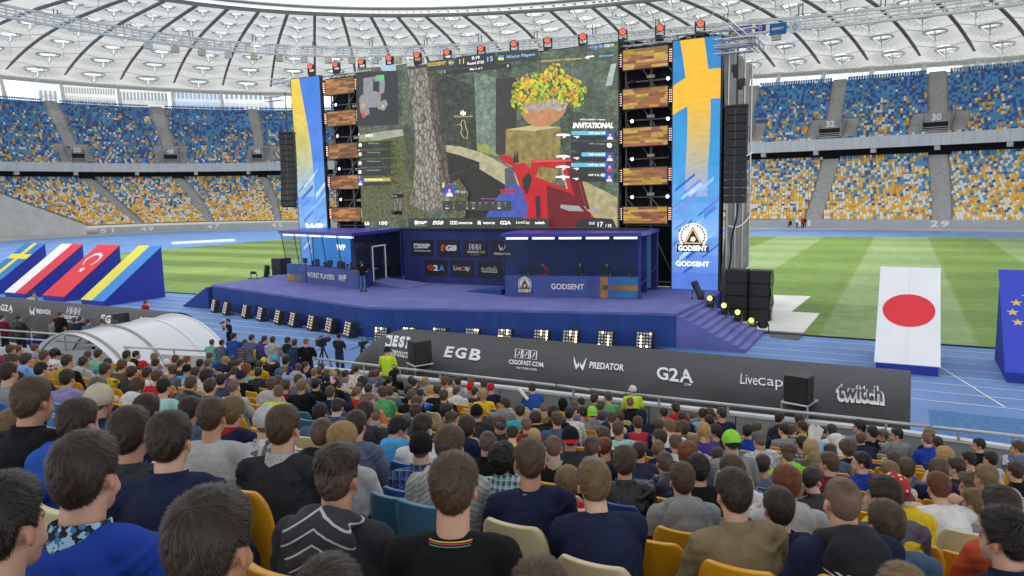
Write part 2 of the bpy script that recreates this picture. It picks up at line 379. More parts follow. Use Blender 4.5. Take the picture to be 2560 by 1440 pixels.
for i, (s0, s1) in enumerate(AU):
    aisle_strip(s0, s1, UPP, up_z, hw_at(s0)*.9, 'stair_aisle', 9)
    # vomitory: two side flights round a concrete box with an opening and a number
    oA, oB = UPP[2], UPP[9]; k = 1.35 if s0 < 140 else .8
    sm = s0+(s1-s0)*.2
    for sg in (-1, 1): aisle_strip(sm+sg*2.3*k, sm+sg*2.3*k, UPP[1:11], up_z, .75*k, 'stair_aisle')
    x, y = stand_xy(sm, oA); xn, yn = stand_xy(sm, oA-1); xs, ys = stand_xy(sm-1.5*k, oA); xe, ye = stand_xy(sm+1.5*k, oA)
    nv = Vector((x-xn, y-yn, 0)).normalized(); tv = Vector((xs-xe, ys-ye, 0)); wv = tv.length; tv.normalize()
    zb, zt = up_z(oA)+tilt(x, oA), up_z(oB)+tilt(x, oB)+.3
    c0 = Vector((x, y, 0))
    v = empty('vomitory', c0); under(v)
    def P3(u, d, z): return c0*0+tv*u+nv*d+Vector((0, 0, z))
    mb = MB(); w2 = wv/2; D = oB-oA
    mid = zb+(zt-zb)*.5
    for sg in (-1, 1):
        mb.add([P3(sg*w2, 0, zb-.5), P3(sg*w2, D, zb-.5), P3(sg*w2, D, zt), P3(sg*w2, 0, mid+.9), P3(sg*(w2-.2), 0, zb-.5), P3(sg*(w2-.2), D, zb-.5), P3(sg*(w2-.2), D, zt), P3(sg*(w2-.2), 0, mid+.9)],
               [(0, 1, 2, 3), (4, 5, 6, 7), (0, 3, 7, 4), (3, 2, 6, 7)])
    lt = mid+1.75; mb.add([P3(-w2+.2, 1.2, mid), P3(w2-.2, 1.2, mid), P3(w2-.2, 1.2, lt), P3(-w2+.2, 1.2, lt), P3(w2-.2, D, zt+.1), P3(-w2+.2, D, zt+.1)], [(0, 1, 2, 3), (3, 2, 4, 5)])
    mb.build('housing', m_conc, v)
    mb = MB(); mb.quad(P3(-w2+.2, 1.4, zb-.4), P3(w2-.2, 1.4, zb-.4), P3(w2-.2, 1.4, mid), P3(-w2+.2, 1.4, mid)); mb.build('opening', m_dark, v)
    mb = MB()
    for zz in (.35, .7, 1.05): mb.tube([P3(-w2+.2, .1, zb+zz), P3(w2-.2, .1, zb+zz)], .04, 4)
    mb.build('guard_rail', m_white, v)
    if i in numbers_up:
        mb = MB(); f = lambda u, q: P3(u, 1.15, mid+.9+q)
        write(mb, numbers_up[i], f, height=1.3, bold=.04); mb.build('section_number', m_num, v)
# numbers on the wall
for S, t in ((268.8, '51'), (260.2, '49'), (245.2, '47'), (229.3, '45'), (106.5, '31'), (85.3, '29')):
    mb = MB(); c = Vector((*stand_xy(S, -.06), .72)); c2 = Vector((*stand_xy(S-1, -.06), .72)); tv = (c2-c).normalized()
    write(mb, t, lambda u, q: c+tv*u+Vector((0, 0, q)), height=1.05, width=2.6 if S < 140 else 2.9, bold=.03, space=1.3); under(mb.build('section_number', m_num))
# glass balustrade at the top and columns
band('glass_screen', 44.6, up_z(43.9)+.2, up_z(43.9)+1.5, m_glass)
mb = MB()
for S in np.arange(62, 296, 2.0):
    x, y = stand_xy(S, 44.5); z = up_z(43.9)+tilt(x, 44.5); mb.tube([(x, y, z), (x, y, z+1.7)], .05, 4)
tag(under(mb.build('screen_post', m_white)), kind='stuff')
# ---- the seats of the far stand: thousands, one object
def far_seats():
    V = []; F = []; C = []
    pal = {'y': srgb('#F2BC2C'), 'o': srgb('#DD9C2C'), 'w': srgb('#EBE7DA'), 'l': srgb('#4C9AD6'), 's': srgb('#4F93B8'), 'n': srgb('#2B52A0'), 'b': srgb('#2F6DB5')}
    pal = {k: np.array(v)*.95 for k, v in pal.items()}
    def seat_rows(rows, zf, AIS, upper):
        for i in range(len(rows)-1):
            o = rows[i]+.42; f = (rows[i]-rows[0])/(rows[-1]-rows[0]); z0 = zf(rows[i])
            x, y = stand_xy(np.linspace(58, 297, 3000), o); L = np.concatenate([[0], np.cumsum(np.hypot(np.diff(x), np.diff(y)))]); Sv = np.linspace(58, 297, 3000)
            S = np.interp(np.arange(.3, L[-1], .53), L, Sv)
            if not upper: S = S[S < s_end(rows[i])-.6]
            ok = np.ones(len(S), bool)
            for (a0, a1) in AIS:
                c = a0+(a1-a0)*f; h = hw_at(a0)*(.9 if upper else 1)+.25; ok &= ~(np.abs(S-c) < h)
                if upper and 1 <= i <= 9:
                    k = 1.35 if a0 < 140 else .8; ok &= ~(np.abs(S-(a0+(a1-a0)*.2)) < (3.15*k if i > 1 else 1.2))
            S = S[ok]
            S = S[(S < 140) | (S > 205)]
            if not len(S): continue
            x, y = stand_xy(S, o); nx = np.interp(S, BS, BNX); ny = np.interp(S, BS, BNY); tz = np.array([tilt(a, o) for a in x])
            r = rng.random(len(S)); blob = np.array([mnoise.noise((a*.16, b*.16, i*.35+(40 if upper else 0))) for a, b in zip(x, y)])
            if upper: p = np.clip(.42-.46*f+blob*.26, .012, .7)
            else: p = np.clip(.97-.50*f+blob*.22, .25, .98)
            r2 = rng.random(len(S)); r3 = rng.random(len(S))
            for j in range(len(S)):
                if r[j] < p[j]:
                    key = ('w' if r2[j] < (.36 if upper else .40) else 'y' if r2[j] < (.72 if upper else .84) else 'o')
                else: key = 'n' if r3[j] < (.34 if upper else .24) else 'l' if r3[j] < .66 else 's' if r3[j] < .9 else 'b'
                col = pal[key]*(1+.08*(r3[j]-.5))
                n_ = np.array([nx[j], ny[j], 0]); t_ = np.array([-ny[j], nx[j], 0]); c0 = np.array([x[j], y[j], z0+tz[j]])
                b0 = len(V)
                def pt(u, d, z): V.append(c0+t_*u+n_*d+np.array([0, 0, z]))
                # back shell with rounded shoulders
                for (u, z, d) in ((-.235, .30, 0), (.235, .30, 0), (.235, .70, .07), (.15, .80, .09), (-.15, .80, .09), (-.235, .70, .07)): pt(u, d, z)
                for (u, z, d) in ((.15, .80, .15), (-.15, .80, .15), (.235, .70, .13), (-.235, .70, .13)): pt(u, d, z)
                F.append((b0, b0+1, b0+2, b0+3, b0+4, b0+5)); F.append((b0+4, b0+3, b0+6, b0+7)); F.append((b0+3, b0+2, b0+8, b0+6)); F.append((b0+5, b0+4, b0+7, b0+9))
                # pan, tipped up
                for (u, z, d) in ((-.22, .22, -.10), (.22, .22, -.10), (.22, .52, -.03), (-.22, .52, -.03), (.22, .52, .04), (-.22, .52, .04), (-.22, .22, .02), (.22, .22, .02)): pt(u, d, z)
                F.append((b0+10, b0+11, b0+12, b0+13)); F.append((b0+13, b0+12, b0+14, b0+15)); F.append((b0+10, b0+13, b0+15, b0+16)); F.append((b0+12, b0+11, b0+17, b0+14))
                C.append(col)
    seat_rows(LOW, low_z, AL, False); seat_rows(UPP, up_z, AU, True)
    V = np.array(V); n = len(C)
    me = bpy.data.meshes.new('far_seats'); me.from_pydata(V.tolist(), [], F)
    at = me.color_attributes.new('plastic', 'FLOAT_COLOR', 'POINT')
    cc = np.ones((n, 18, 4)); cc[:, :, :3] = np.array(C)[:, None, :]; at.data.foreach_set('color', cc.ravel())
    m = bpy.data.materials.new('seat_plastic_far'); m.use_nodes = True; nd = m.node_tree.nodes; a = nd.new('ShaderNodeAttribute'); a.attribute_name = 'plastic'
    m.node_tree.links.new(a.outputs['Color'], nd['Principled BSDF'].inputs['Base Color']); nd['Principled BSDF'].inputs['Roughness'].default_value = .45
    me.materials.append(m)
    o = bpy.data.objects.new('stadium_seats', me); COL.objects.link(o)
    tag(o, 'thousands of blue, yellow and white seats of the far stand', 'seats', kind='stuff')
far_seats()
# ---------------------------------------------------------------- roof
def membrane_material():
    m = bpy.data.materials.new('roof_membrane'); m.use_nodes = True; n = m.node_tree.nodes; l = m.node_tree.links; n.clear()
    out = n.new('ShaderNodeOutputMaterial'); uv = n.new('ShaderNodeUVMap'); uv.uv_map = 'dome'
    sp = n.new('ShaderNodeSeparateXYZ'); l.new(uv.outputs[0], sp.inputs[0])
    def mth(op, a, b=None, v=None):
        k = n.new('ShaderNodeMath'); k.operation = op
        for i, q in enumerate((a, b)):
            if q is None: continue
            if isinstance(q, (int, float)): k.inputs[i].default_value = q
            else: l.new(q, k.inputs[i])
        return k.outputs[0]
    ln = n.new('ShaderNodeVectorMath'); ln.operation = 'LENGTH'; l.new(uv.outputs[0], ln.inputs[0]); d = ln.outputs['Value']
    ang = mth('ARCTAN2', sp.outputs[1], sp.outputs[0])
    fr = mth('FRACT', mth('MULTIPLY', ang, 22/(2*math.pi))); tri = mth('ABSOLUTE', mth('SUBTRACT', fr, .5))
    rad = mth('SUBTRACT', 6.6, mth('MULTIPLY', tri, 3.6))
    star = mth('LESS_THAN', d, rad)                       # the doubled, star-shaped patch of cloth round each dome
    seam = mth('LESS_THAN', mth('ABSOLUTE', mth('SUBTRACT', mth('FRACT', mth('ADD', mth('MULTIPLY', ang, 22/(2*math.pi)), .0)), .5)), .06)
    cr = n.new('ShaderNodeMix'); cr.data_type = 'RGBA'; cr.inputs[6].default_value = (.50, .50, .485, 1); cr.inputs[7].default_value = (.43, .435, .41, 1); l.new(star, cr.inputs[0])
    tc = n.new('ShaderNodeTexCoord'); nz = n.new('ShaderNodeTexNoise'); nz.inputs['Scale'].default_value = .12; nz.inputs['Detail'].default_value = 4; l.new(tc.outputs['Object'], nz.inputs['Vector'])
    mr = n.new('ShaderNodeMapRange'); mr.inputs[3].default_value = .88; mr.inputs[4].default_value = 1.1; l.new(nz.outputs['Fac'], mr.inputs[0])
    c2 = n.new('ShaderNodeMix'); c2.data_type = 'RGBA'; c2.blend_type = 'MULTIPLY'; c2.inputs[0].default_value = 1; l.new(cr.outputs[2], c2.inputs[6]); l.new(mr.outputs[0], c2.inputs[7])
    c3 = n.new('ShaderNodeMix'); c3.data_type = 'RGBA'; c3.blend_type = 'MULTIPLY'; l.new(mth('MULTIPLY', seam, mth('MULTIPLY', star, .22)), c3.inputs[0]); l.new(c2.outputs[2], c3.inputs[6]); c3.inputs[7].default_value = (.55, .55, .55, 1)
    df = n.new('ShaderNodeBsdfDiffuse'); tr = n.new('ShaderNodeBsdfTranslucent'); l.new(c3.outputs[2], df.inputs[0]); l.new(c3.outputs[2], tr.inputs[0])
    mx = n.new('ShaderNodeMixShader'); mx.inputs[0].default_value = .62; l.new(df.outputs[0], mx.inputs[1]); l.new(tr.outputs[0], mx.inputs[2]); l.new(mx.outputs[0], out.inputs[0])
    return m
def arc(xs, ys): return np.concatenate([[0], np.cumsum(np.hypot(np.diff(xs), np.diff(ys)))])
OX, OY = supell(*BASE, o=50.3); OL = arc(OX, OY)
IX, IY = supell(-42.6, 77.7, 52.3, 2.0); IL = arc(IX, IY)
so_ = [456.5, 449, 435, 420.6, 406.5, 392.2, 377.7, 363.7, 349.1, 335.0, 321.2, 307.6, 294.2, 281.1, 268.2, 255.6, 243.2, 231.2, 219.6, 208.4, 197.5, 187.4, 177.2, 166.8, 156.7]
si_ = [206, 205, 201, 196, 191, 185.6, 180.3, 174.9, 169.7, 164.7, 159.6, 154.1, 148.9, 143.4, 135.9, 127.7, 119.1, 111.1, 103.2+3, 101.5, 95.4, 87.6, 79.8, 72, 64.2]
si_[17:21] = [111.1, 106.5, 101.3, 95.4]
while so_[-1] > 12: so_.append(so_[-1]-10.2); si_.append(si_[-1]-4.4)
RO = [(float(np.interp(s, OL, OX)), float(np.interp(s, OL, OY))) for s in so_]
RI = [(float(np.interp(s, IL, IX)), float(np.interp(s, IL, IY))) for s in si_]
def mir(P): return [(x, 148-y) for x, y in P]
RO2 = RO+mir(RO[1:])[::-1]; RI2 = RI+mir(RI[1:])[::-1]
NR = len(RO2)
def roof_pt(i, u, s, off=0.):
    """point of the roof between rib i and i+1 (u) and from the outer ring (s = 0) to the inner (s = 1)"""
    a, b = RO2[i % NR], RO2[(i+1) % NR]; c, d = RI2[i % NR], RI2[(i+1) % NR]
    ox, oy = a[0]+(b[0]-a[0])*u, a[1]+(b[1]-a[1])*u; ix, iy = c[0]+(d[0]-c[0])*u, c[1]+(d[1]-c[1])*u
    x, y = ox+(ix-ox)*s, oy+(iy-oy)*s
    zo, zi = 33.7-.038*ox, 38.5-.038*ix
    return Vector((x, y, zo+(zi-zo)*s+3.0*math.sin(math.pi*min(s, 1)**.85)+off))
ROOF = empty('stadium_roof', (-58, 74, 40), 'pale ribbed membrane roof with round skylights around the open stadium', 'roof')
m_mem = membrane_material(); m_rib = mat('roof_rib', (.16, .16, .155), .6, var=.1, scale=1)
def urf(o): return under(o, ROOF)
VIS = range(2, 26)
m_sky = mat('skylight_dome', (.86, .88, .90), .15, var=0, alpha=.05)
dome_list = []
for i in range(NR):
    vis = i in VIS; nu, ns = (22, 130) if vis else (4, 14)
    DS = [.075, .225, .375, .52, .66, .79, .91]
    cs = [roof_pt(i, .5, s) for s in DS]
    P = [[roof_pt(i, u/nu, s/ns) for u in range(nu+1)] for s in range(ns+1)]
    wid = [(roof_pt(i, 0, s)-roof_pt(i, 1, s)).length for s in DS]
    sc = [wq/13.5 for wq in wid]
    def loc(p, k):
        tv = (roof_pt(i, 1, DS[k])-roof_pt(i, 0, DS[k])); tv.z = 0; tv.normalize(); nv = Vector((-tv.y, tv.x, 0)); d = p-cs[k]
        return d.dot(tv)/sc[k], d.dot(nv)/(sc[k]*.35+.52)
    if vis:
        for row in P:
            for p in row:
                k = min(range(len(DS)), key=lambda q: (p-cs[q]).length_squared); d = math.hypot(*loc(p, k))
                p.z += .8*math.exp(-(d/3.6)**2)-.35*math.exp(-((d-6.)/1.6)**2)
    vs = [p for row in P for p in row]; c = nu+1
    fs = []; uvs = []
    for a in range(ns):
        for b in range(nu):
            q = (a*c+b, a*c+b+1, (a+1)*c+b+1, (a+1)*c+b); ce = (vs[q[0]]+vs[q[2]])/2
            if vis:
                k = min(range(len(DS)), key=lambda z: (ce-cs[z]).length_squared); dc = math.hypot(ce.x-cs[k].x, ce.y-cs[k].y)/sc[k]
                if dc < 2.55: continue
                uvs += [loc(vs[z], k) for z in q]
            else: uvs += [(9, 9)]*4
            fs.append(q)
    me = bpy.data.meshes.new('membrane_bay'); me.from_pydata(vs, [], fs); me.materials.append(m_mem)
    l = me.uv_layers.new(name='dome'); l.data.foreach_set('uv', np.array(uvs, float).ravel())
    me.polygons.foreach_set('use_smooth', [True]*len(fs)); me.update()
    urf_o = bpy.data.objects.new('membrane_bay', me); COL.objects.link(urf_o); urf(urf_o)
    # rib
    mb = MB(); mb.tube([roof_pt(i, 0, s, -.45) for s in np.linspace(-.005, 1, 14)], (.33 if vis else .4), 6); urf(mb.build('rib', m_rib))
    if vis:
        for k in range(len(DS)): dome_list.append((cs[k], sc[k], (cs[k]-Vector((0, 0, 7))).length))
m_strut = mat('mast_white', (.75, .76, .76), .5, var=0)
def skylight(c, s, mbs):
    """ring, dome and the flying mast hung below it"""
    ring, dome, mast = mbs
    t = c+Vector((0, 0, .42)); r = 2.8*s
    ring.tube([t+Vector((r*math.cos(q), r*math.sin(q), 0)) for q in np.linspace(0, 2*math.pi, 20)[:-1]], .3, 5, closed=True)
    dome.lathe([(r, .1), (r*.8, .6), (r*.45, .95), (.02, 1.1)], t, 16)
    b = c+Vector((0, 0, -2.0*s))
    for k in range(3):
        q = 2.1*k+.4; mast.tube([t+Vector((r*math.cos(q), r*math.sin(q), -.05)), b], .11, 4)
    mast.tube([b, b-Vector((0, 0, 2.8*s))], .06, 4)
dome_list.sort(key=lambda a: a[2]/a[1])
rest = (MB(), MB(), MB())
for n_, (c, s, d) in enumerate(dome_list):
    ui = at_y  # (no-op)
    if n_ < 96:
        mbs = (MB(), MB(), MB()); skylight(c, s, mbs)
        a = mbs[0].build('skylight', m_strut); urf(a); mbs[1].build('dome', m_sky, a, smooth=True); mbs[2].build('flying_mast', m_strut, a)
    else: skylight(c, s, rest)
a = rest[0].build('skylight', m_strut); urf(a); tag(a, kind='stuff'); tag(rest[1].build('dome', m_sky, a, smooth=True), kind='stuff'); tag(rest[2].build('flying_mast', m_strut, a), kind='stuff')
# ring cables crossing the bays
mb = MB()
m_cable = mat('cable_grey', (.28, .29, .29), .5, var=0)
for i in VIS:
    for s in (.15, .30, .45, .59, .725, .85):
        a, b = roof_pt(i, 0, s, -.3), roof_pt(i, 1, s, -.3); cm = (a+b)/2-Vector((0, 0, .9)); mb.tube([a, cm, b], .055, 3)
o = urf(mb.build('ring_cable', m_cable)); tag(o, kind='stuff')
# outer and inner ring beams, lamps on the inner ring
def ringtube(pts, r, name, m, n=6):
    mb = MB(); mb.tube(pts, r, n, closed=True); return urf(mb.build(name, m))
ringtube([roof_pt(i, u, 0, -.35) for i in range(NR) for u in (0, .5)], .75, 'outer_ring', mat('ring_beam', (.58, .58, .56), .6))
ringtube([roof_pt(i, u, 1, -.2) for i in range(NR) for u in (0, .5)], .38, 'inner_ring', m_rib)
ringtube([roof_pt(i, u, 1.006, .95) for i in range(NR) for u in (0, .5)], .30, 'inner_ring', m_rib)
mb = MB(); P = [[roof_pt(i, u, 1.006, h) for i in list(range(0, 34)) for u in (0, .5)] for h in (.0, .8)]; mb.grid(P); urf(mb.build('lamp_gantry', m_white))
mb = MB()
for i in VIS:
    for u in (.1, .35, .6, .85):
        p = roof_pt(i, u, 1.001, .3); mb.lathe([(.05, .0), (.3, .1), (.34, .35)], p, 8, rot=Matrix.Rotation(R_(115), 3, 'X'))
tag(urf(mb.build('floodlight', mat('lamp_grey', (.25, .25, .26), .4))), kind='stuff')
# columns under the outer ring
for i in VIS:
    a = roof_pt(i, 0, 0, -.3); d = (Vector((*RI2[i], 0))-Vector((*RO2[i], 0))).normalized(); b = a+d*3.2; b.z = up_z(43.9)+tilt(a.x, 44)-1
    mb = MB(); mb.tube([b, a], [.62, .42], 8); urf(mb.build('column', mat('column_white', (.66, .66, .64), .6)))
# ---- catwalk ring hung under the roof
CXR, CYR = supell(-48., 99.2, 72.1, 2.96); CL = arc(CXR, CYR)
def cat_pt(s, z=0.):
    if s > CL[-1]: p = cat_pt(2*CL[-1]-s, z); return Vector((p.x, 148-p.y, p.z))
    x = float(np.interp(s, CL, CXR)); return Vector((x, float(np.interp(s, CL, CYR)), 36.2-.045*x+z))
CW = empty('catwalk', cat_pt(150), 'white steel service catwalk ring hung below the roof membrane', 'catwalk')
ss = np.arange(40, CL[-1]+40, 3.)
mb = MB()
for z, r in ((-1.2, .32), (-.5, .15), (.1, .15), (.8, .3)): mb.tube([cat_pt(s, z) for s in ss], r, 5)
for s in np.arange(40, CL[-1]+40, 1.7): mb.box(cat_pt(s, -.2), (.26, .26, 1.9))
P = [[], []]
for s in ss:
    a, b = cat_pt(s, -1.2), cat_pt(s+.5, -1.2); t = (b-a).normalized(); nn = Vector((-t.y, t.x, 0)); P[0].append(a); P[1].append(a+nn*-1.3 if (a+nn-Vector((-48, 74, a.z))).length < (a-Vector((-48, 74, a.z))).length else a+nn*1.3)
mb.grid(P); 
under(mb.build('truss', mat('catwalk_grey', (.86, .87, .88), .45, var=.05)), CW)
for s in np.arange(46, CL[-1]+40, 13.5):
    mb = MB(); p = cat_pt(s, .7); mb.tube([p, p+Vector((0, 0, 5.2))], .11, 5); q = cat_pt(s+.7, .7); mb.tube([q, q+Vector((0, 0, 5.2))], .11, 5); under(mb.build('hanger', m_rib), CW)
m_spk = mat('speaker_beige', (.68, .60, .45), .6, var=.06); m_spw = mat('speaker_white', (.72, .73, .74), .6, var=.06)
for k, s in enumerate(np.arange(118, 262, 5.6)):
    mb = MB(); p = cat_pt(s, -2.3); t = cat_pt(s+.5, -2.3)-p; mb.box(p, (1.5, 1.2, 1.2), rz=math.atan2(t.y, t.x)); mb.box(p+Vector((0, 0, .8)), (.2, .2, .6))
    tag(mb.build('loudspeaker_box', m_spk if k % 3 != 1 else m_spw), ('beige' if k % 3 != 1 else 'white')+' loudspeaker box hung in the row below the roof catwalk', 'loudspeaker', 'loudspeaker boxes below the catwalk')
# ---- the town behind: pale buildings seen between the stand and the roof
def tower(x, y, w_, d_, h, rgb, label, cols, rows, rz=0):
    b = empty('building', (x, y, 0), label, 'building', rz=rz)
    mb = MB(); mb.bbox((-w_/2, 0, 0), (w_/2, d_, h)); mb.bbox((-w_/2-.3, -.3, h), (w_/2+.3, d_, h+1.2)); mb.build('wall', mat('render_'+str(rgb), rgb, .8, var=.05, scale=.1), b)
    mw = mat('window_glass', (.22, .27, .33), .2, var=.2, scale=.2)
    for r in range(rows):
        mb = MB(); z = h-30+r*28/rows; hh = 28/rows*.5
        for c_ in range(cols):
            x0 = -w_/2+(c_+.2)*w_/cols; mb.quad((x0, -.06, z), (x0+w_/cols*.6, -.06, z), (x0+w_/cols*.6, -.06, z+hh), (x0, -.06, z+hh))
        mb.build('window_row', mw, b)
def tower_at(p0, p1, D, top, rgb, label, cols, rows):
    a, b = [Vector(ray(p, 230)) for p in (p0, p1)]; a *= D/math.hypot(a.x, a.y); b *= D/math.hypot(b.x, b.y); a.z = b.z = 0
    m = (a+b)/2; tower(m.x, m.y, (b-a).length, 22, top, rgb, label, cols, rows, math.atan2((b-a).y, (b-a).x))
tower_at(96, 143, 330, 66, (.62, .62, .63), 'plain grey concrete slab between the first roof columns on the left', 4, 3)
tower_at(156, 288, 350, 68, (.62, .62, .60), 'pale office slab with three rows of dark windows left of the stage', 20, 6)
tower_at(296, 418, 380, 70, (.68, .68, .66), 'white block with tall windows behind the second wide gap of columns', 14, 4)
tower_at(430, 552, 360, 66, (.42, .50, .62), 'blue-grey glazed office block behind the stand', 12, 5)
tower_at(560, 680, 390, 66, (.62, .66, .70), 'pale blue-white block nearest the left banner of the stage', 10, 4)
tower_at(2400, 2620, 300, 62, (.72, .60, .32), 'yellow house front behind the right end of the stand', 8, 4)
# ---------------------------------------------------------------- stage
Y0 = 38.83; ZS = 1.55
m_carpet = mat('stage_carpet', srgb('#6C70B0'), .9, var=.16, scale=.7, bump=.3, bscale=120)
m_skirt = mat('stage_skirt', srgb('#2B4A92'), .85, var=.16, scale=1.2, bump=.3, bscale=2, stretch=(2, 2, .25))
m_blk = mat('black_cloth', (.012, .012, .014), .95, var=.2, scale=2)
m_blkm = mat('black_metal', (.02, .02, .022), .5, var=.1)
m_alu = mat('aluminium', (.55, .56, .58), .35, metal=.7, var=.1, scale=20)
STG = empty('stage', (-24, 34, 0), 'large purple-blue carpeted stage standing across the running track', 'stage')
def st(o): return under(o, STG)
deck = [(-39.3, 31.5), (-23.2, 27.65), (-8.64, 31.08), (-8.4, 36.15), (-8.4, 39.6), (-39.6, 39.6)]
mb = MB(); mb.prism(deck, lambda x, y: Vector((x, y, ZS)), lambda x, y: Vector((x, y, ZS-.12))); st(mb.build('deck', m_carpet))
ins = [(x*1, y+.02) for x, y in deck]
mb = MB(); mb.prism(ins, lambda x, y: Vector((x, y, ZS-.121)), lambda x, y: Vector((x, y, .0))); st(mb.build('skirt', m_skirt))
mb = MB(); n = 9
for i in range(n): mb.bbox((-8.64+i*.333, 31.12, -.01), (-8.64+(i+1)*.333-.001, 36.0-i*.05, ZS-(i+1)*ZS/(n+1)))
st(mb.build('stairs', m_carpet))
mb = MB()
for i in range(n): mb.bbox((-39.4-(i+1)*.28, 31.3, -.01), (-39.4-i*.28-.001, 36, ZS-(i+1)*ZS/(n+1)))
st(mb.build('stairs', m_skirt))
# ---- scaffold towers and black drape behind
SCF = empty('scaffold', (-24, 40.5, 0), 'stage scaffold of grey pipes hung with black drapes behind the screens', 'scaffold')
def sf(o): return under(o, SCF)
mb = MB(); P = [[], []]
for x in np.linspace(-35.9, -8.6, 160):
    y = 40.2+.06*math.sin(x*9)+.03*math.sin(x*23); P[0].append((x, y, 1.5)); P[1].append((x, y, 15.15+.15*math.sin(x*1.7)))
mb.grid(P); sf(mb.build('drape', m_blk))
for x0, x1, zs in ((-14.05, -11.1, (1.8, 5.0, 6.6, 8.75, 10.9, 13.0, 15.0)), (-35.8, -32.55, (5.0, 6.8, 8.95, 11.2, 13.4, 15.3))):
    mb = MB(); xm = (x0+x1)/2
    for x in (x0, xm, x1): mb.tube([(x, 39.9, 1.5), (x, 39.9, 15.3)], .055 if x != xm else .075, 6)
    for i, z in enumerate(zs):
        mb.tube([(x0, 39.85, z), (x1, 39.85, z)], .05, 6)
        if i: mb.tube([(x0, 39.8, z), (xm, 39.8, zs[i-1])] if x0 > -20 else [(x1, 39.8, z), (xm, 39.8, zs[i-1])], .04, 5); mb.tube([(xm, 39.8, z), (x1, 39.8, zs[i-1])] if x0 > -20 else [(xm, 39.8, z), (x0, 39.8, zs[i-1])], .04, 5)
    sf(mb.build('pipe_frame', mat('pipe_dull', (.24, .24, .25), .5, metal=.5)))
# top truss carrying the moving heads
def truss(a, b, w_, name='truss', m=None, step=.6, r=.035):
    a, b = Vector(a), Vector(b); L = (b-a).length; d = (b-a)/L; u = Vector((0, 0, 1)) if abs(d.z) < .9 else Vector((1, 0, 0)); s = d.cross(u).normalized(); u = s.cross(d)
    mb = MB(); cs = [s*w_/2+u*w_/2, -s*w_/2+u*w_/2, -s*w_/2-u*w_/2, s*w_/2-u*w_/2]
    for c in cs: mb.tube([a+c, b+c], r, 5)
    k = max(2, int(L/step))
    for i in range(k):
        p, q = a+d*L*i/k, a+d*L*(i+1)/k
        for j in range(4): mb.tube([p+cs[j], q+cs[(j+1) % 4]] if i % 2 else [p+cs[(j+1) % 4], q+cs[j]], r*.55, 4)
    return mb.build(name, m or m_alu)
sf(truss((-39.6, 39.3, 15.5-.25), (-8.3, 39.3, 15.2-.25), .3))
for y, z in ((37.6, 14.15), (38.6, 14.3), (37.6, 13.75)): sf(truss((-8.6, y, z), (-6.7, y, z-.02), .3, r=.04))
sf(truss((-8.5, 39.4, 14.9), (-6.9, 39.4, 14.9), .3)); sf(truss((-6.8, 37.2, 14.1), (-6.8, 40.2, 14.1), .3)); sf(truss((-8.45, 39.3, 15.6), (-7.2, 39.3, 14.4), .25))
for y, z in ((38., 14.0), (38.6, 15.3)): sf(truss((-40.2, y, z), (-38.6, y, z), .3))
# grey mesh cloth round the side of the scaffold
m_net = mat('scaffold_net', (.25, .245, .245), .9, var=.25, scale=1.2, bump=.5, bscale=6)
mb = MB(); P = []
for z in np.linspace(0, 14.3, 30):
    P.append([(-8.38+.10*math.sin(y*2.2+z*.5)+.04*math.sin(y*6+z), y, z) for y in np.linspace(39.2, 45.8, 26)])
mb.grid(P); sf(mb.build('side_net', m_net))
mb = MB()
for y in (39.3, 41.5, 43.6, 45.8): mb.tube([(-8.25, y, 0), (-8.25, y, 14.6)], .06, 6)
sf(mb.build('pipe_frame', m_alu))
mb = MB()
for z, q in ((5.0, .35), (8.7, .2)): mb.tube([(-8.15, y, z-.35*math.sin((y-39.2)/6.6*math.pi)*q*3+(y-39)*.06) for y in np.linspace(39.2, 45.8, 8)], .04, 4)
mb.tube([(-8.15, y, 1.9+(y-39)*.05) for y in np.linspace(39.2, 45.8, 4)], .05, 4)
sf(mb.build('rope', m_white))
# ---- LED pictures -------------------------------------------------
def scr(off=0.):
    def f(px, py):
        p = at_y(px, py, Y0); p.y -= off; return p
    return f
class Pic:
    """layers of flat colour on one screen face, each a little proud of the one below"""
    def __init__(s, ref=None): s.mb = MB(); s.mats = []; s.o = .0
    def mi(s, m):
        if m not in s.mats: s.mats.append(m)
        return s.mats.index(m)
    def poly(s, pts, m, cr=None):
        s.o += .004; f = scr(s.o); s.mb.add([f(*(cr(*p) if cr else p)) for p in pts], [tuple(range(len(pts)))], s.mi(m))
    def rect(s, x0, y0, x1, y1, m, cr=None): s.poly([(x0, y0), (x1, y0), (x1, y1), (x0, y1)], m, cr)
    def text(s, t, x, y, h, m, w=None, bold=.012, shear=0, sk=None):
        """word centred on photo pixel (x, y); sk = rise per pixel along the word"""
        s.o += .0005; f = scr(s.o+.012); k = sk if sk is not None else 0
        write(s.mb, t, lambda u, q: f(x+u, y-q+k*u), width=w, height=h if not w else h, bold=bold, shear=shear, mi=s.mi(m))
c2 = lambda x, y: (700+x/2.483, 60+y/2.483)
c3 = lambda x, y: (1200+x/2.483, 60+y/2.483)
L = lambda n, h, v=.25, sc=3, stx=None, st_=.86, pat=None: led('led_'+n, h, st_, v, sc, stx, pat)
white = L('white', '#F2F2F0', 0, st_=1.0); hud = L('hud', '#26282B', .06); yel = L('hudyellow', '#E2C24A', 0); cyan = L('cyan', '#8CC6E6', 0); grey_ = L('hudgrey', '#9AA0A0', 0)
p = Pic()
p.rect(895, 187, 1544, 571, L('stone', '#4E5A4C', .5, 1.4, pat=(.6, (2.2, 1, 4))))
p.mb.v[:4] = [tuple(v) for v in (Vector((-32.42, Y0, 15.08)), Vector((-14.12, Y0, 15.08)), Vector((-14.12, Y0, 4.86)), Vector((-32.42, Y0, 4.86)))]
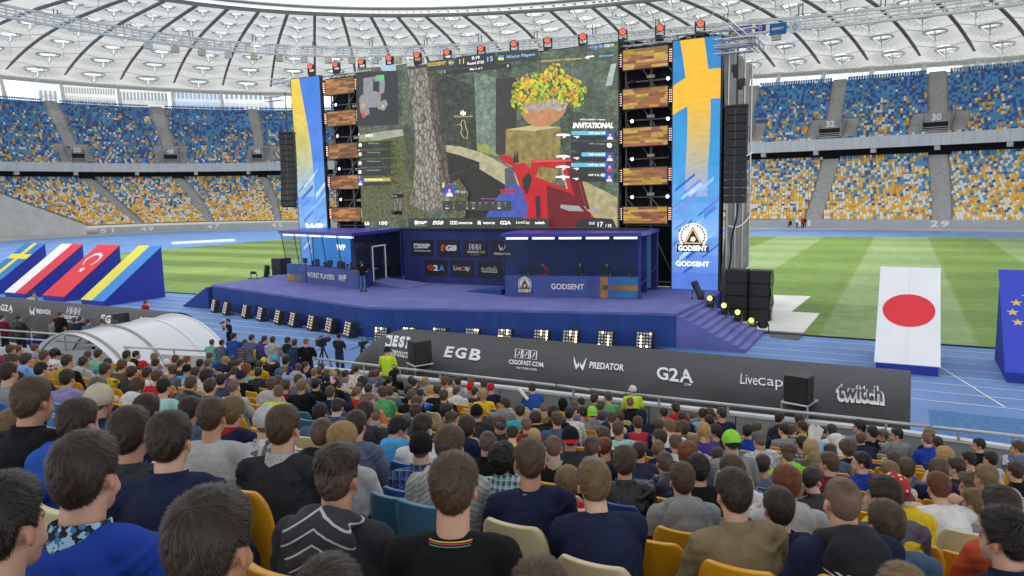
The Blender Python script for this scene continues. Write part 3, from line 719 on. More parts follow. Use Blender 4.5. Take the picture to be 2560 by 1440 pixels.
p.poly([(490, 660), (800, 650), (850, 930), (900, 1210), (508, 1235)], L('grass', '#4C5430', .6, 4.0, (1, 1, 2.2)), c2)
p.poly([(490, 690), (640, 665), (785, 650), (785, 690), (620, 720), (492, 745)], L('path', '#8F9180', .2, 1.5), c2)
p.poly([(560, 1000), (720, 930), (860, 1140), (880, 1210), (600, 1228)], L('leafmould', '#56563A', .6, 5, pat=(.5, (5, 1, 6))), c2)
p.poly([(482, 275), (640, 265), (790, 245), (800, 620), (640, 660), (488, 660)], L('farwall', '#525C50', .4, 2.2, pat=(.6, (2, 1, 3.6))), c2)
p.poly([(620, 262), (720, 250), (720, 290), (640, 300)], L('skygap', '#8FB0C4', .1), c2)
p.poly([(960, 300), (1090, 340), (1205, 385), (1225, 790), (1090, 770), (1010, 740)], L('darkwall', '#333A32', .5, 2.4, pat=(.5, (2.4, 1, 4.4))), c2)
p.poly([(1205, 300), (1345, 330), (1350, 800), (1225, 790), (1210, 390)], L('mistwall', '#66786C', .35, 2., pat=(.7, (2, 1, 3.6))), c2)
p.poly([(1345, 360), (1455, 340), (1470, 330), (1470, 790), (1345, 800)], L('pillar', '#322E2C', .3, 3, (6, 6, 1)), c2)
p.poly([(100, 340), (215, 330), (215, 600), (200, 810), (100, 810)], L('pillar', '#3E3A38', .3, 3), c3)
p.poly([(640, 270), (690, 255), (665, 370), (620, 390)], L('slit', '#4A5850', .2), c3); p.poly([(815, 250), (850, 245), (820, 380), (780, 385)], L('slit2', '#9AA8A2', .2), c3)
p.poly([(500, 560), (620, 545), (855, 640), (855, 980), (640, 960), (500, 900)], L('rightwall', '#3E4C3C', .45, 3., pat=(.55, (2.2, 1, 4))), c3)
p.poly([(1225, 740), (1290, 745), (1360, 820), (1230, 790)], L('moss', '#7C8A44', .3), c2)
p.poly([(1040, 790), (1200, 830), (1400, 930), (1490, 1010), (1490, 1205), (1060, 1205)], L('lowwallface', '#22211B', .5, 4.), c2)
p.poly([(1033, 752), (1120, 760), (1260, 800), (1400, 875), (1492, 950), (1492, 1010), (1400, 935), (1260, 865), (1120, 815), (1038, 795)], L('lowwalltop', '#9E9678', .25, 3.), c2)
p.poly([(0, 800), (120, 860), (330, 1020), (330, 1080), (180, 1010), (0, 900)], L('lowwalltop', '#9E9678', .25, 3.), c3)
p.poly([(500, 890), (620, 960), (855, 1075), (855, 1262), (640, 1262), (560, 1100)], L('rightledge', '#9A9068', .3, 3.), c3)
# tree trunk
tp = [(795, 290), (955, 262), (970, 420), (990, 600), (1020, 760), (1050, 900), (1060, 1000), (1110, 1110), (1040, 1150), (900, 1160), (810, 1120), (835, 980), (845, 760), (830, 560)]
p.poly(tp, L('bark', '#807A70', .45, 2.6, (3.2, 1, .55), pat=(.22, (4.6, 1, 2.2))), c2)
p.poly([(955, 262), (970, 420), (990, 600), (1020, 760), (1050, 900), (1060, 1000), (1075, 1050), (1000, 1050), (985, 820), (940, 560), (920, 300)], L('barkdark', '#5A4E48', .5, 2.6, (3.2, 1, .55), pat=(.2, (4.6, 1, 2.2))), c2)
# pedestal, pot, plant
p.poly([(165, 655), (335, 630), (505, 640), (500, 890), (470, 980), (420, 990), (160, 870)], L('pedestal', '#7E7040', .4, 2.5), c3)
p.poly([(165, 655), (335, 630), (505, 640), (340, 665)], L('pedestaltop', '#B0A274', .1), c3)
pot = [(248, 505), (330, 480), (430, 465), (530, 470), (548, 500), (535, 545), (490, 600), (430, 635), (350, 640), (295, 610), (258, 560)]
p.poly(pot, L('terracotta', '#A87650', .18, 3.), c3)
p.poly([(248, 505), (330, 480), (430, 465), (530, 470), (548, 500), (540, 525), (500, 545), (420, 520), (360, 550), (300, 530), (250, 540)], L('potband', '#9A8E86', .3, 6.), c3)
rr = random.Random(3)
lc = [L('leafy', '#C8B42C', .2), L('leafo', '#C8801E', .2), L('leafg', '#6E9A24', .2), L('leafd', '#4A6E1E', .2), L('leafb', '#A4B838', .2)]
for i in range(560):
    a = rr.random()*6.28; q = math.sqrt(rr.random()); x = 425+q*math.cos(a)*228; y = 385+q*math.sin(a)*(120+30*math.sin(x*.03))+.0016*(x-430)**2*(1 if rr.random() < .5 else .3)
    if x < 330 and y < 330-(x-200)*.3: continue
    if y > 470 and 290 < x < 520: continue
    ln = 16+rr.random()*28; th = rr.uniform(.4, 2.7); dx, dy = math.cos(th)*ln, math.sin(th)*ln; wx, wy = -dy*.28, dx*.28
    f = scr(p.o+.004+rr.random()*.02); g_ = y > 420 or x < 260
    p.mb.add([f(*c3(x, y)), f(*c3(x+dx*.5+wx, y+dy*.5+wy)), f(*c3(x+dx, y+dy)), f(*c3(x+dx*.5-wx, y+dy*.5-wy))], [(0, 1, 2, 3)], p.mi(lc[rr.choice((0, 1, 2, 3, 4, 0, 1, 4) if not g_ else (2, 3, 0, 1, 2))]))
p.o += .026
# rifle and sleeve at the lower right
red = L('gunred', '#A81018', .12, 2.); redd = L('gundark', '#5E0C10', .12, 2.); blk = L('gunblack', '#202226', .1)
p.poly([(165, 1010), (225, 985), (290, 1040), (310, 1200), (42, 1200), (90, 1110)], L('sleeve', '#3A4E9C', .25, 2.5), c3)
p.poly([(250, 1000), (330, 940), (560, 1030), (690, 1170), (760, 1262), (290, 1262), (300, 1120)], red, c3)
p.poly([(205, 872), (290, 862), (345, 940), (330, 1000), (255, 1010)], red, c3); p.poly([(130, 812), (170, 812), (245, 850), (205, 880), (128, 842)], red, c3)
p.poly([(325, 843), (585, 838), (665, 1150), (590, 1160), (520, 905), (375, 885), (345, 960), (318, 940)], red, c3)
p.poly([(420, 1000), (560, 1050), (690, 1180), (700, 1262), (430, 1262)], redd, c3); p.poly([(535, 850), (585, 842), (660, 1130), (610, 1140)], redd, c3)
p.poly([(212, 862), (222, 785), (230, 830), (240, 785), (250, 860)], blk, c3); p.poly([(160, 900), (205, 885), (238, 990), (165, 1015)], L('glove', '#4A4E58', .3, 6.), c3)
p.poly([(270, 960), (310, 925), (330, 960), (300, 1060), (275, 1020)], blk, c3); p.poly([(130, 1025), (235, 1030), (235, 1045), (135, 1050)], red, c3)
p.poly([(510, 1120), (760, 1140), (755, 1165), (560, 1160), (505, 1140)], L('bolt', '#8C8E90', .1), c3); p.poly([(690, 1200), (830, 1210), (855, 1262), (600, 1262), (620, 1215)], blk, c3)
p.poly([(330, 848), (580, 843), (584, 852), (332, 860)], L('gunlight', '#CC4A48', .05), c3); p.poly([(560, 1040), (690, 1175), (684, 1195), (556, 1060)], L('gundark', '#5E0C10', .12, 2.), c3); p.poly([(350, 1070), (380, 1065), (384, 1190), (360, 1215)], L('gunblack', '#202226', .1), c3); p.poly([(595, 860), (612, 870), (690, 1150), (668, 1150)], L('gundark', '#5E0C10', .12, 2.), c3)
p.poly([(770, 640), (800, 620), (838, 760), (828, 990), (790, 900), (800, 800)], L('trunkshade', '#3C4030', .5, 3.), c2); p.poly([(500, 720), (560, 712), (700, 735), (690, 760), (560, 745), (500, 760)], L('moss2', '#74803C', .4, 4.), c2); p.poly([(1060, 1000), (1120, 960), (1180, 1040), (1160, 1200), (1060, 1205)], L('leafmould', '#56563A', .6, 5), c2)
# HUD
p.poly([(482, 270), (850, 210), (850, 215), (742, 295), (748, 625), (490, 640)], hud, c2) if False else None
p.poly([(484, 300), (742, 292), (748, 625), (490, 637)], hud, c2)
mapc = L('map', '#7C8084', .12, 4.)
for q in ([(530, 340), (590, 330), (590, 420), (570, 480), (520, 490), (510, 450), (530, 440)], [(590, 330), (660, 320), (660, 355), (600, 360)], [(630, 355), (665, 355), (660, 430), (630, 440)], [(570, 410), (640, 430), (640, 470), (610, 520), (560, 520), (560, 470)], [(505, 460), (560, 480), (570, 560), (530, 580), (510, 540)], [(610, 490), (670, 470), (685, 500), (660, 540), (620, 530)]): p.poly(q, mapc, c2)
p.poly([(610, 322), (660, 318), (662, 352), (620, 356)], L('mapgreen', '#58B464', 0), c2); p.poly([(524, 540), (540, 540), (542, 585), (526, 585)], L('mapred', '#C04438', 0), c2); p.poly([(520, 500), (545, 495), (545, 520), (520, 525)], L('maporange', '#C88A48', 0), c2)
p.text('B', 963.5, 267, 8, yel)
p.text('Bombsite B', 915, 178, 5, L('palegreen', '#9EC09E', 0), w=36, sk=-.12)
hb = L('hudbar', '#303236', .05)
p.poly([(930, 240), (1100, 208), (1112, 212), (1112, 262), (930, 290)], L('hudtrans', '#363A38', .1), c2) if False else None
p.poly([(1073, 155), (1148, 146), (1148, 171), (1073, 180)], hb); p.poly([(1147, 144), (1245, 132), (1245, 163), (1147, 172)], hud); p.poly([(1246, 132), (1350, 124), (1350, 150), (1246, 160)], hb); p.poly([(1113, 179), (1283, 158), (1283, 170), (1113, 190)], hud)
k = -.105
p.text('GODSENT', 1098, 161, 9, yel, w=46, sk=k); p.text('11', 1160, 155, 13, yel, sk=k); p.text('0:19', 1195, 146, 8, white, w=19, sk=k); p.text('Round 27/30', 1195, 158.5, 7, white, w=41, sk=k); p.text('15', 1231, 149, 12, cyan, w=14, sk=k)
p.text('Worst Players', 1307, 142, 10, cyan, w=72, sk=k); p.text('Map 2 of 3', 1196, 174, 6, white, w=31, sk=k); p.text('1', 1118, 181, 6, white); p.text('0', 1275, 166, 6, white)
for x, a, b, c_ in ((1127, '#1A6AA8', '#D8B83A', 0), (1251, '#3A7AC8', '#E8D040', 1)):
    if c_: p.rect(x, 140, x+14, 146, L('flagb', a, 0)); p.rect(x, 146, x+14, 152, L('flagy', b, 0))
    else: p.rect(x, 152, x+14, 164, L('flags', a, 0)); p.rect(x+4, 152, x+6, 164, L('flagy2', b, 0)); p.rect(x, 157, x+14, 159.5, L('flagy2', b, 0))
p.text('/CSSLTV', 1527, 116, 6.5, white, w=25, sk=-.1); vio = L('violet', '#7A86E0', 0)
p.poly([(1478, 120), (1481, 117), (1484, 121), (1487, 117), (1489, 118), (1484, 124)], vio); p.poly([(1491, 120), (1497, 116), (1500, 118), (1496, 124), (1491, 124)], L('birdblue', '#4FA4E4', 0)); p.poly([(1503, 115), (1511, 114), (1511, 121), (1503, 122)], vio)
p.text('WP s1mple', 1520, 142, 6, cyan, w=36, sk=-.1); p.text('GODLekrOnline + GODznajdzanit...', 1411, 152, 6, yel, w=105, sk=-.08)
p.poly([(1467, 146), (1474, 142), (1490, 141), (1490, 144), (1478, 145), (1476, 149), (1473, 149)], white)
p.text('$450', 930, 340, 7, white, w=18)
for i, (y, t) in enumerate(((363, 'GODtwist'), (386, 'GODznajdzanity'), (408, 'GODpronax'), (430, 'GODpauf4SeB0aN'))):
    p.poly([(901, y-8), (985, y-11), (985, y+8), (901, y+10)], L('rowdark', '#23261F', .1)); p.text(t, 942, y-4, 4, grey_, w=32 if i else 28)
    p.poly([(904, y-1), (906, y-4), (910, y-4), (912, y-1), (911, y+4), (905, y+4)], white)
p.poly([(901, 446), (985, 444), (985, 463), (901, 464)], hud); p.poly([(918, 446), (984, 444), (984, 453), (918, 455)], L('barolive', '#A89A2A', 0)); p.text('59 GODLekrOnline', 943, 449, 4.5, white, w=46)
def portrait(x, y, w_, h_, shirt):
    p.rect(x, y, x+w_, y+h_, L('portraitblue', '#3A3FA8', .1)); p.poly([(x+w_*.15, y+h_), (x+w_*.25, y+h_*.68), (x+w_*.75, y+h_*.68), (x+w_*.85, y+h_)], shirt); p.poly([(x+w_*.36, y+h_*.3), (x+w_*.5, y+h_*.2), (x+w_*.64, y+h_*.3), (x+w_*.62, y+h_*.62), (x+w_*.5, y+h_*.74), (x+w_*.38, y+h_*.62)], L('face', '#C8A08A', 0)); p.poly([(x+w_*.34, y+h_*.36), (x+w_*.36, y+h_*.18), (x+w_*.64, y+h_*.18), (x+w_*.66, y+h_*.36), (x+w_*.5, y+h_*.28)], L('hairdk', '#3A2A22', 0))
portrait(902, 446, 15, 17, L('shirtw', '#D8D8DC', 0))
p.text('68', 926, 558, 9, white, w=12); p.text('100', 967, 557, 9, white, w=20)
portrait(1119, 464, 25, 27, L('shirtw', '#D8D8DC', 0)); p.text('WP arch', 1159, 479, 7.5, cyan, w=27); p.text('Victory Pin', 1139, 460, 3.5, grey_, w=20)
p.poly([(1113, 466), (1115, 456), (1119, 456), (1120, 466), (1116, 470)], L('pin', '#C8BE6A', 0))
p.rect(1115, 502, 1285, 526, L('statsbg', '#34352C', .2, 3)); p.text('M4A1-S | Hot Rod', 1231, 497, 5, L('magenta', '#C03AB8', 0), w=40)
for r, y in enumerate((507, 513, 520)):
    for x, t in zip((1126, 1143, 1160, 1176, 1192, 1208, 1224, 1240, 1256, 1271), (('', 'K', 'A', 'D', 'ADR', '3K', '4K', '5K', 'HS%', 'OBJ'), ('1st', '7', '-', '5', '63', '2', '-', '-', '30%', '2'), ('2nd', '7', '-', '8', '64', '-', '-', '-', '26%', '-'))[r]):
        if t and t != '-': p.text(t, x, y, 3.6, grey_ if r < 2 else white)
p.rect(897, 543, 1543, 570.5, L('botbar', '#2A2C28', .2, 2, st_=.6)) if False else p.poly([(1030, 545), (1380, 545), (1380, 568), (1030, 568)], L('botbar', '#2E322C', .15, 2))
for t, x, w_, h_, sh in (('ESP', 1063, 28, 7, .2), ('EGB', 1104, 27, 9, .25), ('CSGOFAST.COM', 1172, 34, 5, .1), ('PREDATOR', 1231, 29, 5, .2), ('G2A', 1272, 27, 9, 0), ('LiveCap', 1315, 33, 9, 0), ('twitch', 1357, 24, 7, 0)): p.text(t, x, 556 if h_ > 6 else 557, h_, white, w=w_, shear=sh, bold=.025 if t != 'LiveCap' else .0)
p.rect(1046, 551, 1052, 560, white); p.text('ESPORTSPOOLS.COM', 1060, 563, 2.5, grey_, w=29)
for x in (1134, 1140.5, 1147): p.rect(x, 552, x+5.5, 560, white); p.rect(x+1, 553.2, x+4.5, 558.8, L('botbar', '#2E322C', .15, 2))
p.poly([(1202, 550), (1205, 557), (1206, 551), (1208, 551), (1209, 557), (1212, 550), (1210, 562), (1207, 558), (1204, 562)], white)
p.text('17', 1508, 560, 12, white, w=13); p.text('/ 33', 1528, 563, 7, white, w=15)
for x in (1479, 1487): p.poly([(x, 555), (x+4, 553), (x+8, 555), (x+7, 561), (x+1, 561)], grey_)
p.text('STAR LADDER + i-league', 1489, 301, 4.5, white, w=62, shear=.2, bold=.02); p.text('INVITATIONAL', 1490, 315, 14, white, w=101, shear=.25, bold=.045)
tb = L('teal', '#5FA8C6', .15, 2)
rows = ((337, 'WP crush 100', 1, '#D8D8DC'), (364, 'WP s1mple', 0, ''), (390, 'WP arch 68', .7, '#D8D8DC'), (416, 'WP fix 100', 1, '#C02A34'), (441, 'WP F1L1N', .12, '#D8D8DC'))
for y, t, fr, sh in rows:
    p.rect(1436, y-8, 1543, y+13, hud)
    if fr: p.rect(1522-85*fr, y-8, 1522, y+2, tb)
    p.text(t, 1500, y-3, 5, white if fr else grey_, w=40)
    if fr: portrait(1522, y-8, 21, 21, L('sh'+sh[1:], sh, 0)); p.poly([(1400, y), (1420, y-2), (1434, y+1), (1434, y+4), (1424, y+4), (1420, y+9), (1416, y+9), (1416, y+4), (1400, y+4)], white)
    else: p.poly([(1525, y-4), (1533, y-6), (1538, y-2), (1536, y+6), (1529, y+6), (1525, y+2)], white)
    if fr: p.poly([(1440, y+5), (1456, y+4), (1456, y+8), (1452, y+8), (1450, y+11), (1449, y+7)], white)
gold = L('outline', '#D0BC60', 0)
f = scr(p.o+.02); stroke(p.mb, [(1165, 312), (1168, 302), (1175, 304), (1177, 318), (1182, 332), (1180, 348), (1172, 346), (1165, 334), (1168, 322)], 1.4, f, p.mi(gold), True)
stroke(p.mb, [(1157, 312), (1168, 316)], 1.2, f, p.mi(gold))
p.text('GODLekrOnline 100%', 1171, 293, 4, gold, w=46); p.poly([(1163, 287), (1165, 279), (1168, 284), (1170, 276), (1173, 284), (1177, 280), (1177, 288), (1170, 291)], white)
SCRN = p.mb.build('picture', p.mats)
mb = MB(); mb.bbox((-32.5, Y0+.01, 4.8), (-14.05, Y0+.35, 15.13)); so_ = mb.build('led_screen', m_blkm, bevel=.01)
tag(so_, 'huge stage screen showing a shooter game with tree, potted plant and red rifle', 'screen')
SCRN.parent = so_
# ---- side banners
p = Pic(); f0 = scr()
def lerp(a, b, t): return a+(b-a)*t
def strip(p, x0, x1, z0, z1, cols, name, yy=Y0):
    """vertical run of colour bands"""
    n = len(cols)
    for i, c_ in enumerate(cols):
        a, b = lerp(z1, z0, i/n), lerp(z1, z0, (i+1)/n); p.mb.quad((x0, yy-p.o, b), (x1, yy-p.o, b), (x1, yy-p.o, a), (x0, yy-p.o, a), p.mi(L(name+str(i), c_, .12, 1.2)))
def mixhex(a, b, t):
    A = [int(a[i:i+2], 16) for i in (1, 3, 5)]; B = [int(b[i:i+2], 16) for i in (1, 3, 5)]; return '#%02X%02X%02X' % tuple(int(x+(y-x)*t) for x, y in zip(A, B))
def banner(name, label, x0, x1, z0, z1, base, paint):
    mb = MB(); mb.bbox((x0-.06, Y0+.004, z0-.02), (x1+.06, Y0+.3, z1+.05)); o = tag(mb.build('led_banner', m_blkm), label, 'led banner', 'tall banners of the stage')
    p = Pic(); strip(p, x0, x1, z0, z1, base, name); p.o = .006; paint(p, lambda u, v: Vector((lerp(x0, x1, u), Y0-p.o, lerp(z1, z0, v))))
    c = p.mb.build('picture', p.mats); c.parent = o; return o
nb = 14
baseL = [mixhex('#2C6CC4', '#3F74C8', i/4) for i in range(5)]+[mixhex('#3F74C8', '#6F9FD6', i/5) for i in range(5)]+[mixhex('#6F9FD6', '#4A7CCC', i/4) for i in range(4)]
def streaks(p, F, n, seed, v0, v1, cols):
    r = random.Random(seed)
    for i in range(n):
        v = r.uniform(v0, v1); u = r.uniform(0, .7); w_ = r.uniform(.004, .02); l_ = r.uniform(.15, .3); p.o += .0006
        p.mb.quad(F(u, v), F(min(1, u+l_*1.5), v-l_*.22), F(min(1, u+l_*1.5), v-l_*.22+w_), F(u, v+w_), p.mi(L('streak'+cols[i % len(cols)][1:], cols[i % len(cols)], .2, 2)))
def paintL(p, F):
    for i in range(12):
        v0, v1 = i/20, (i+1)/20; e = lambda v: .40+.16*math.sin(v*5-.7)+v*.12
        p.mb.quad(F(0, v1), F(min(.95, e(v1)), v1), F(min(.95, e(v0)), v0), F(0, v0), p.mi(L('uay%d' % i, mixhex('#D8B42E', '#7CA4D4', (i/12)**1.5), .15, 1.3)))
    streaks(p, F, 26, 5, .5, .97, ['#8FB6E2', '#A9C6EA', '#5B8FD4', '#3868BC'])
    p.o += .01; write(p.mb, 'WP', lambda u, q: F(.55+u, .755-q), width=.62, height=.035, shear=.3, bold=.05, mi=p.mi(white))
banner('uab', 'tall stage banner with yellow and blue flag left of the big screen', -38.5, -35.85, ZS+.02, 15.35, baseL, paintL)
baseR = [mixhex('#1E74B0', '#2A86C0', i/5) for i in range(6)]+[mixhex('#2A86C0', '#6C9CD8', i/4) for i in range(4)]+[mixhex('#6C9CD8', '#3F62BE', i/4) for i in range(4)]
def crest(mb, F, cu, cv, s, asp, mi_w, mi_k, mi_g, word=True):
    """round badge: leaf wreath, gold triangle, word below"""
    G = lambda x, y: F(cu+x*s, cv-y*s*asp)
    ring = [(math.cos(a)*1.0*(1+.05*(i % 2)), .15+math.sin(a)*.95*(1+.05*(i % 2))) for i, a in enumerate(np.linspace(0, 2*math.pi, 29)[:-1])]
    mb.add([G(*q) for q in ring], [tuple(range(len(ring)))], mi_w)
    o = .004
    H = lambda x, y: G(x, y)+Vector((0, -.006, 0))
    for sg in (-1, 1):
        for a in np.linspace(-.9, 1.15, 9):
            x, y = sg*math.cos(a)*.80, .1+math.sin(a)*.80; t = a+.6
            mb.add([H(x, y), H(x+sg*.10, y+.05), H(x+sg*.13*math.cos(t), y+.22), H(x-sg*.06, y+.08)], [(0, 1, 2, 3)], mi_k)
    mb.add([H(x, y) for x, y in ((-.72, -.42), (.72, -.42), (0, .92))], [(0, 1, 2)], mi_k)
    K = lambda x, y: G(x, y)+Vector((0, -.012, 0)); stroke(mb, [(-.56, -.32), (.56, -.32), (0, .72)], .17, K, mi_g, True)
    mb.add([K(x, y) for x, y in ((-.18, -.15), (.1, -.2), (.22, 0), (.05, .16), (-.12, .08))], [(0, 1, 2, 3, 4)], mi_w)
    if word:
        wv = [(-1.15, -.95), (1.15, -.95), (1.15, -.42), (-1.15, -.42)]; K2 = lambda x, y: G(x, y)+Vector((0, -.016, 0)); mb.add([K2(*q) for q in wv], [(0, 1, 2, 3)], mi_k)
        K3 = lambda x, y: G(x, y)+Vector((0, -.02, 0)); write(mb, 'GODSENT', lambda u, q: K3(u, q), width=2.1, height=.4, bold=.05, mi=mi_w, at=(0, -.68))
def paintR(p, F):
    ye = lambda i, n: p.mi(L('sey%d' % i, mixhex('#DCA828', '#7E9AD2', max(0, (i/n-.3)/.7)**1.2), .1, .9, (2, 1, 6)))
    n = 24
    for i in range(n):
        v0, v1 = i*.62/n, (i+1)*.62/n; c0 = lambda v: .15+.10*v/.3+.08*math.sin(v*7); w_ = .50
        p.mb.quad(F(c0(v1), v1), F(min(1, c0(v1)+w_-.05*v1), v1), F(min(1, c0(v0)+w_-.05*v0), v0), F(c0(v0), v0), ye(i, n))
    p.o += .004
    for i in range(8):
        t = lambda u: .125+.05*(1-u)-.02*math.sin(u*3); p.mb.quad(F(i/8, t(i/8)+.115), F((i+1)/8, t((i+1)/8)+.115), F((i+1)/8, t((i+1)/8)), F(i/8, t(i/8)), ye(3, n))
    streaks(p, F, 30, 9, .58, .98, ['#86AEE4', '#9CC0EC', '#4C74CC', '#2C4EB0', '#6A78CC'])
    p.o += .012; crest(p.mb, F, .46, .79, .30, .19, p.mi(white), p.mi(L('crestblack', '#181A1C', 0)), p.mi(L('crestgold', '#E4B878', 0)))
    p.o += .03; write(p.mb, 'GODSENT', lambda u, q: F(.46+u, .893-q), width=.72, height=.021, bold=.03, mi=p.mi(white))
banner('seb', 'tall stage banner with yellow cross on blue and team badge right of the screen', -11.05, -8.55, ZS+.02, 14.75, baseR, paintR)
# ---- small LED panels in the two towers, with strobes beside them
def wood(name, cols): return [L(name+str(i), c_, .35, 1.5, (1.2, 1, 8), st_=.62) for i, c_ in enumerate(cols)]
wL = wood('amber', ['#8A5A32', '#A4703C', '#6E4424', '#B8843E', '#7C4E2A']); wR = wood('ochre', ['#8E6A34', '#A05A3E', '#B48A2E', '#8A4A3A', '#C2A048'])
spot_l = led('spot_white', '#CFD4FF', 3.0); strobe_l = led('strobe_pink', '#FFC0A8', 1.6)
def led_panel(x0, x1, z0, z1, ms, lab, seed):
    mb = MB(); mb.bbox((x0-.05, Y0+.06, z0-.05), (x1+.05, Y0+.22, z1+.05)); o = tag(mb.build('video_tile', m_blkm), lab, 'led panel', 'small LED panels in the stage towers')
    mb = MB(); r = random.Random(seed)
    for row in range(7):
        za, zb = lerp(z0, z1, row/7), lerp(z0, z1, (row+1)/7); x = x0
        while x < x1:
            w_ = min(r.uniform(.25, 1.1), x1-x); mb.quad((x, Y0+.05, za), (x+w_, Y0+.05, za), (x+w_, Y0+.05, zb), (x, Y0+.05, zb), r.randrange(len(ms))); x += w_+1e-6
    mb.build('picture', ms).parent = o
    for x in (x0-.17, x1+.17):
        s = MB(); s.box((x, Y0+.12, (z0+z1)/2+.1), (.2, .14, .75)); so = s.build('strobe', m_blkm); so.parent = o
        s = MB()
        for i in range(6):
            for j in (-.05, .05): s.lathe([(.03, 0), (.03, .02)], (x+j, Y0+.05, z0+.16+i*.12+.06), 6, rot=Matrix.Rotation(R_(90), 3, 'X'))
        s.build('bulb', strobe_l).parent = so
ordn = ['top', 'second', 'middle', 'fourth', 'bottom']
for i, (a, b) in enumerate(((14.6, 13.55), (12.5, 11.45), (10.4, 9.42), (8.22, 7.3), (6.07, 5.17))): led_panel(-13.85, -11.35, b, a, wR, ordn[i]+' amber mosaic panel in the tower right of the screen', 11+i)
for i, (a, b) in enumerate(((15.02, 14.0), (12.85, 11.9), (10.65, 9.68), (8.47, 7.58), (6.27, 5.35))): led_panel(-35.35, -32.85, b, a, wL, ordn[i]+' wood-brown mosaic panel in the tower left of the screen', 31+i)
def spotlight(x, z, lit, lab):
    o = empty('spotlight', (x, 39.75, z), lab, 'spotlight', 'small spotlights on the tower bars')
    mb = MB(); mb.lathe([(.10, .0), (.14, -.1), (.12, -.3), (.05, -.38)], (0, -.1, 0), 10, rot=Matrix.Rotation(R_(90), 3, 'X')); mb.box((0, .1, .12), (.05, .1, .2)); mb.build('housing', m_blkm, o)
    mb = MB(); mb.lathe([(.10, 0), (.08, .02)], (0, -.11, 0), 10, rot=Matrix.Rotation(R_(90), 3, 'X')); mb.build('lens', spot_l if lit else m_blkm, o)
names = ['below the top panel', 'below the second panel', 'below the middle panel', 'below the fourth panel']
for i, z in enumerate((13.0, 10.85, 8.75, 6.62)):
    for x, sd in ((-13.6, 'left'), (-11.55, 'right')): spotlight(x, z, not (i in (0,) and sd == 'left') and not (i == 2 and sd == 'right'), ('lit' if not (i == 0 and sd == 'left') and not (i == 2 and sd == 'right') else 'unlit')+' spotlight '+names[i]+', '+sd+' end of the right tower bar')
for i, z in enumerate((13.42, 11.28, 9.0, 6.85)):
    for x, sd in ((-35.2, 'left'), (-33.2, 'right')): spotlight(x, z, True, 'small spotlight '+names[i]+', '+sd+' end of the left tower bar')
# ---- moving heads on top
m_redlens = led('lens_red', '#D8604A', .9, .5, 8)
def moving_head(name, loc, lab, lens, grp, yaw=0, tilt_=0, s=1.):
    o = empty(name, loc, lab, 'stage light', grp, rz=yaw)
    mb = MB(); mb.box((0, 0, .09*s), (.38*s, .34*s, .18*s)); mb.build('base', m_blkm, o, bevel=.015)
    mb = MB(); mb.box((-.2*s, 0, .42*s), (.06*s, .16*s, .5*s)); mb.box((.2*s, 0, .42*s), (.06*s, .16*s, .5*s)); mb.box((0, 0, .2*s), (.46*s, .2*s, .06*s)); mb.build('yoke', m_blkm, o, bevel=.01)
    rot = Matrix.Rotation(R_(90+tilt_), 3, 'X'); c = Vector((0, 0, .55*s))
    mb = MB(); mb.lathe([(.06*s, -.24*s), (.15*s, -.18*s), (.17*s, .1*s), (.19*s, .2*s), (.17*s, .22*s)], c, 14, rot=rot); hd = mb.build('head', m_blkm, o, smooth=False)
    mb = MB(); mb.lathe([(.165*s, .205*s), (.15*s, .225*s), (.02*s, .235*s)], c, 14, rot=rot); mb.build('lens', lens, hd)
MH = [(-36.93, 16.11), (-34.64, 16.01), (-32.4, 15.96), (-30.06, 15.94), (-27.83, 15.9), (-25.54, 15.82), (-23.08, 15.76), (-20.79, 15.78), (-18.59, 15.72), (-16.38, 15.66), (-14.01, 15.63), (-11.91, 15.58), (-9.76, 15.51)]
mhl = ['above the left banner', 'above the left tower of panels', 'at the left corner of the screen', 'above the map on the screen', 'above the tree on the screen', 'above the score 11', 'above the round counter', 'above the Worst Players line', 'above the potted plant', 'near the right corner of the screen', 'at the right corner of the screen', 'above the right tower of panels', 'above the right banner']
for (x, z), t in zip(MH, mhl): moving_head('moving_head', (x, Y0+.45, z-.6), 'red-lensed moving light '+t, m_redlens, 'red moving lights along the top truss', yaw=R_(20), tilt_=8, s=1.15)
for i, x in enumerate((-33.6, -12.55)):
    for j, z in enumerate((13.2, 11.05, 8.9, 6.75)):
        mb = MB(); mb.box((x, 39.78, z+.02), (.42, .12, .16)); tag(mb.build('control_box', mat('box_beige', (.55, .53, .42), .6)), 'beige control box on the '+['left', 'right'][i]+' tower bar '+names[j], 'box', 'beige boxes on the tower bars')
# ---------------------------------------------------------------- booths, backdrop and stage gear
m_boothroof = mat('booth_roof', srgb('#3A3FA8'), .35, var=.06, scale=1)
m_boothblue = mat('booth_blue', srgb('#2A3468'), .6, var=.1, scale=.8)
m_boothpan = mat('booth_print', srgb('#45579A'), .5, var=.16, scale=.9)
m_tint = bpy.data.materials.new('tinted_glass'); m_tint.use_nodes = True
_b = m_tint.node_tree.nodes['Principled BSDF']; _b.inputs['Base Color'].default_value = (.03, .08, .16, 1); _b.inputs['Roughness'].default_value = .05; _b.inputs['Alpha'].default_value = .30
m_frame = mat('white_frame', (.75, .75, .76), .4, var=0)
m_tube = led('tube_light', '#F4F6FF', 1.3)
white_p = mat('print_white', (.80, .80, .80), .6, var=0); m_orange = mat('print_orange', srgb('#E8632A'), .6, var=0)
def V3(x, y, z): return Vector((x, y, z))
def facemap(a, b, z0, off=.0):
    """(u along a->b in m, height) on an upright plane, `off` towards the camera side"""
    a = Vector((*a, 0)); b = Vector((*b, 0)); d = (b-a).normalized(); n = Vector((d.y, -d.x, 0))
    if n.dot(-a) < 0: n = -n
    return (lambda u, q: a+d*u+n*off+Vector((0, 0, z0+q))), (b-a).length
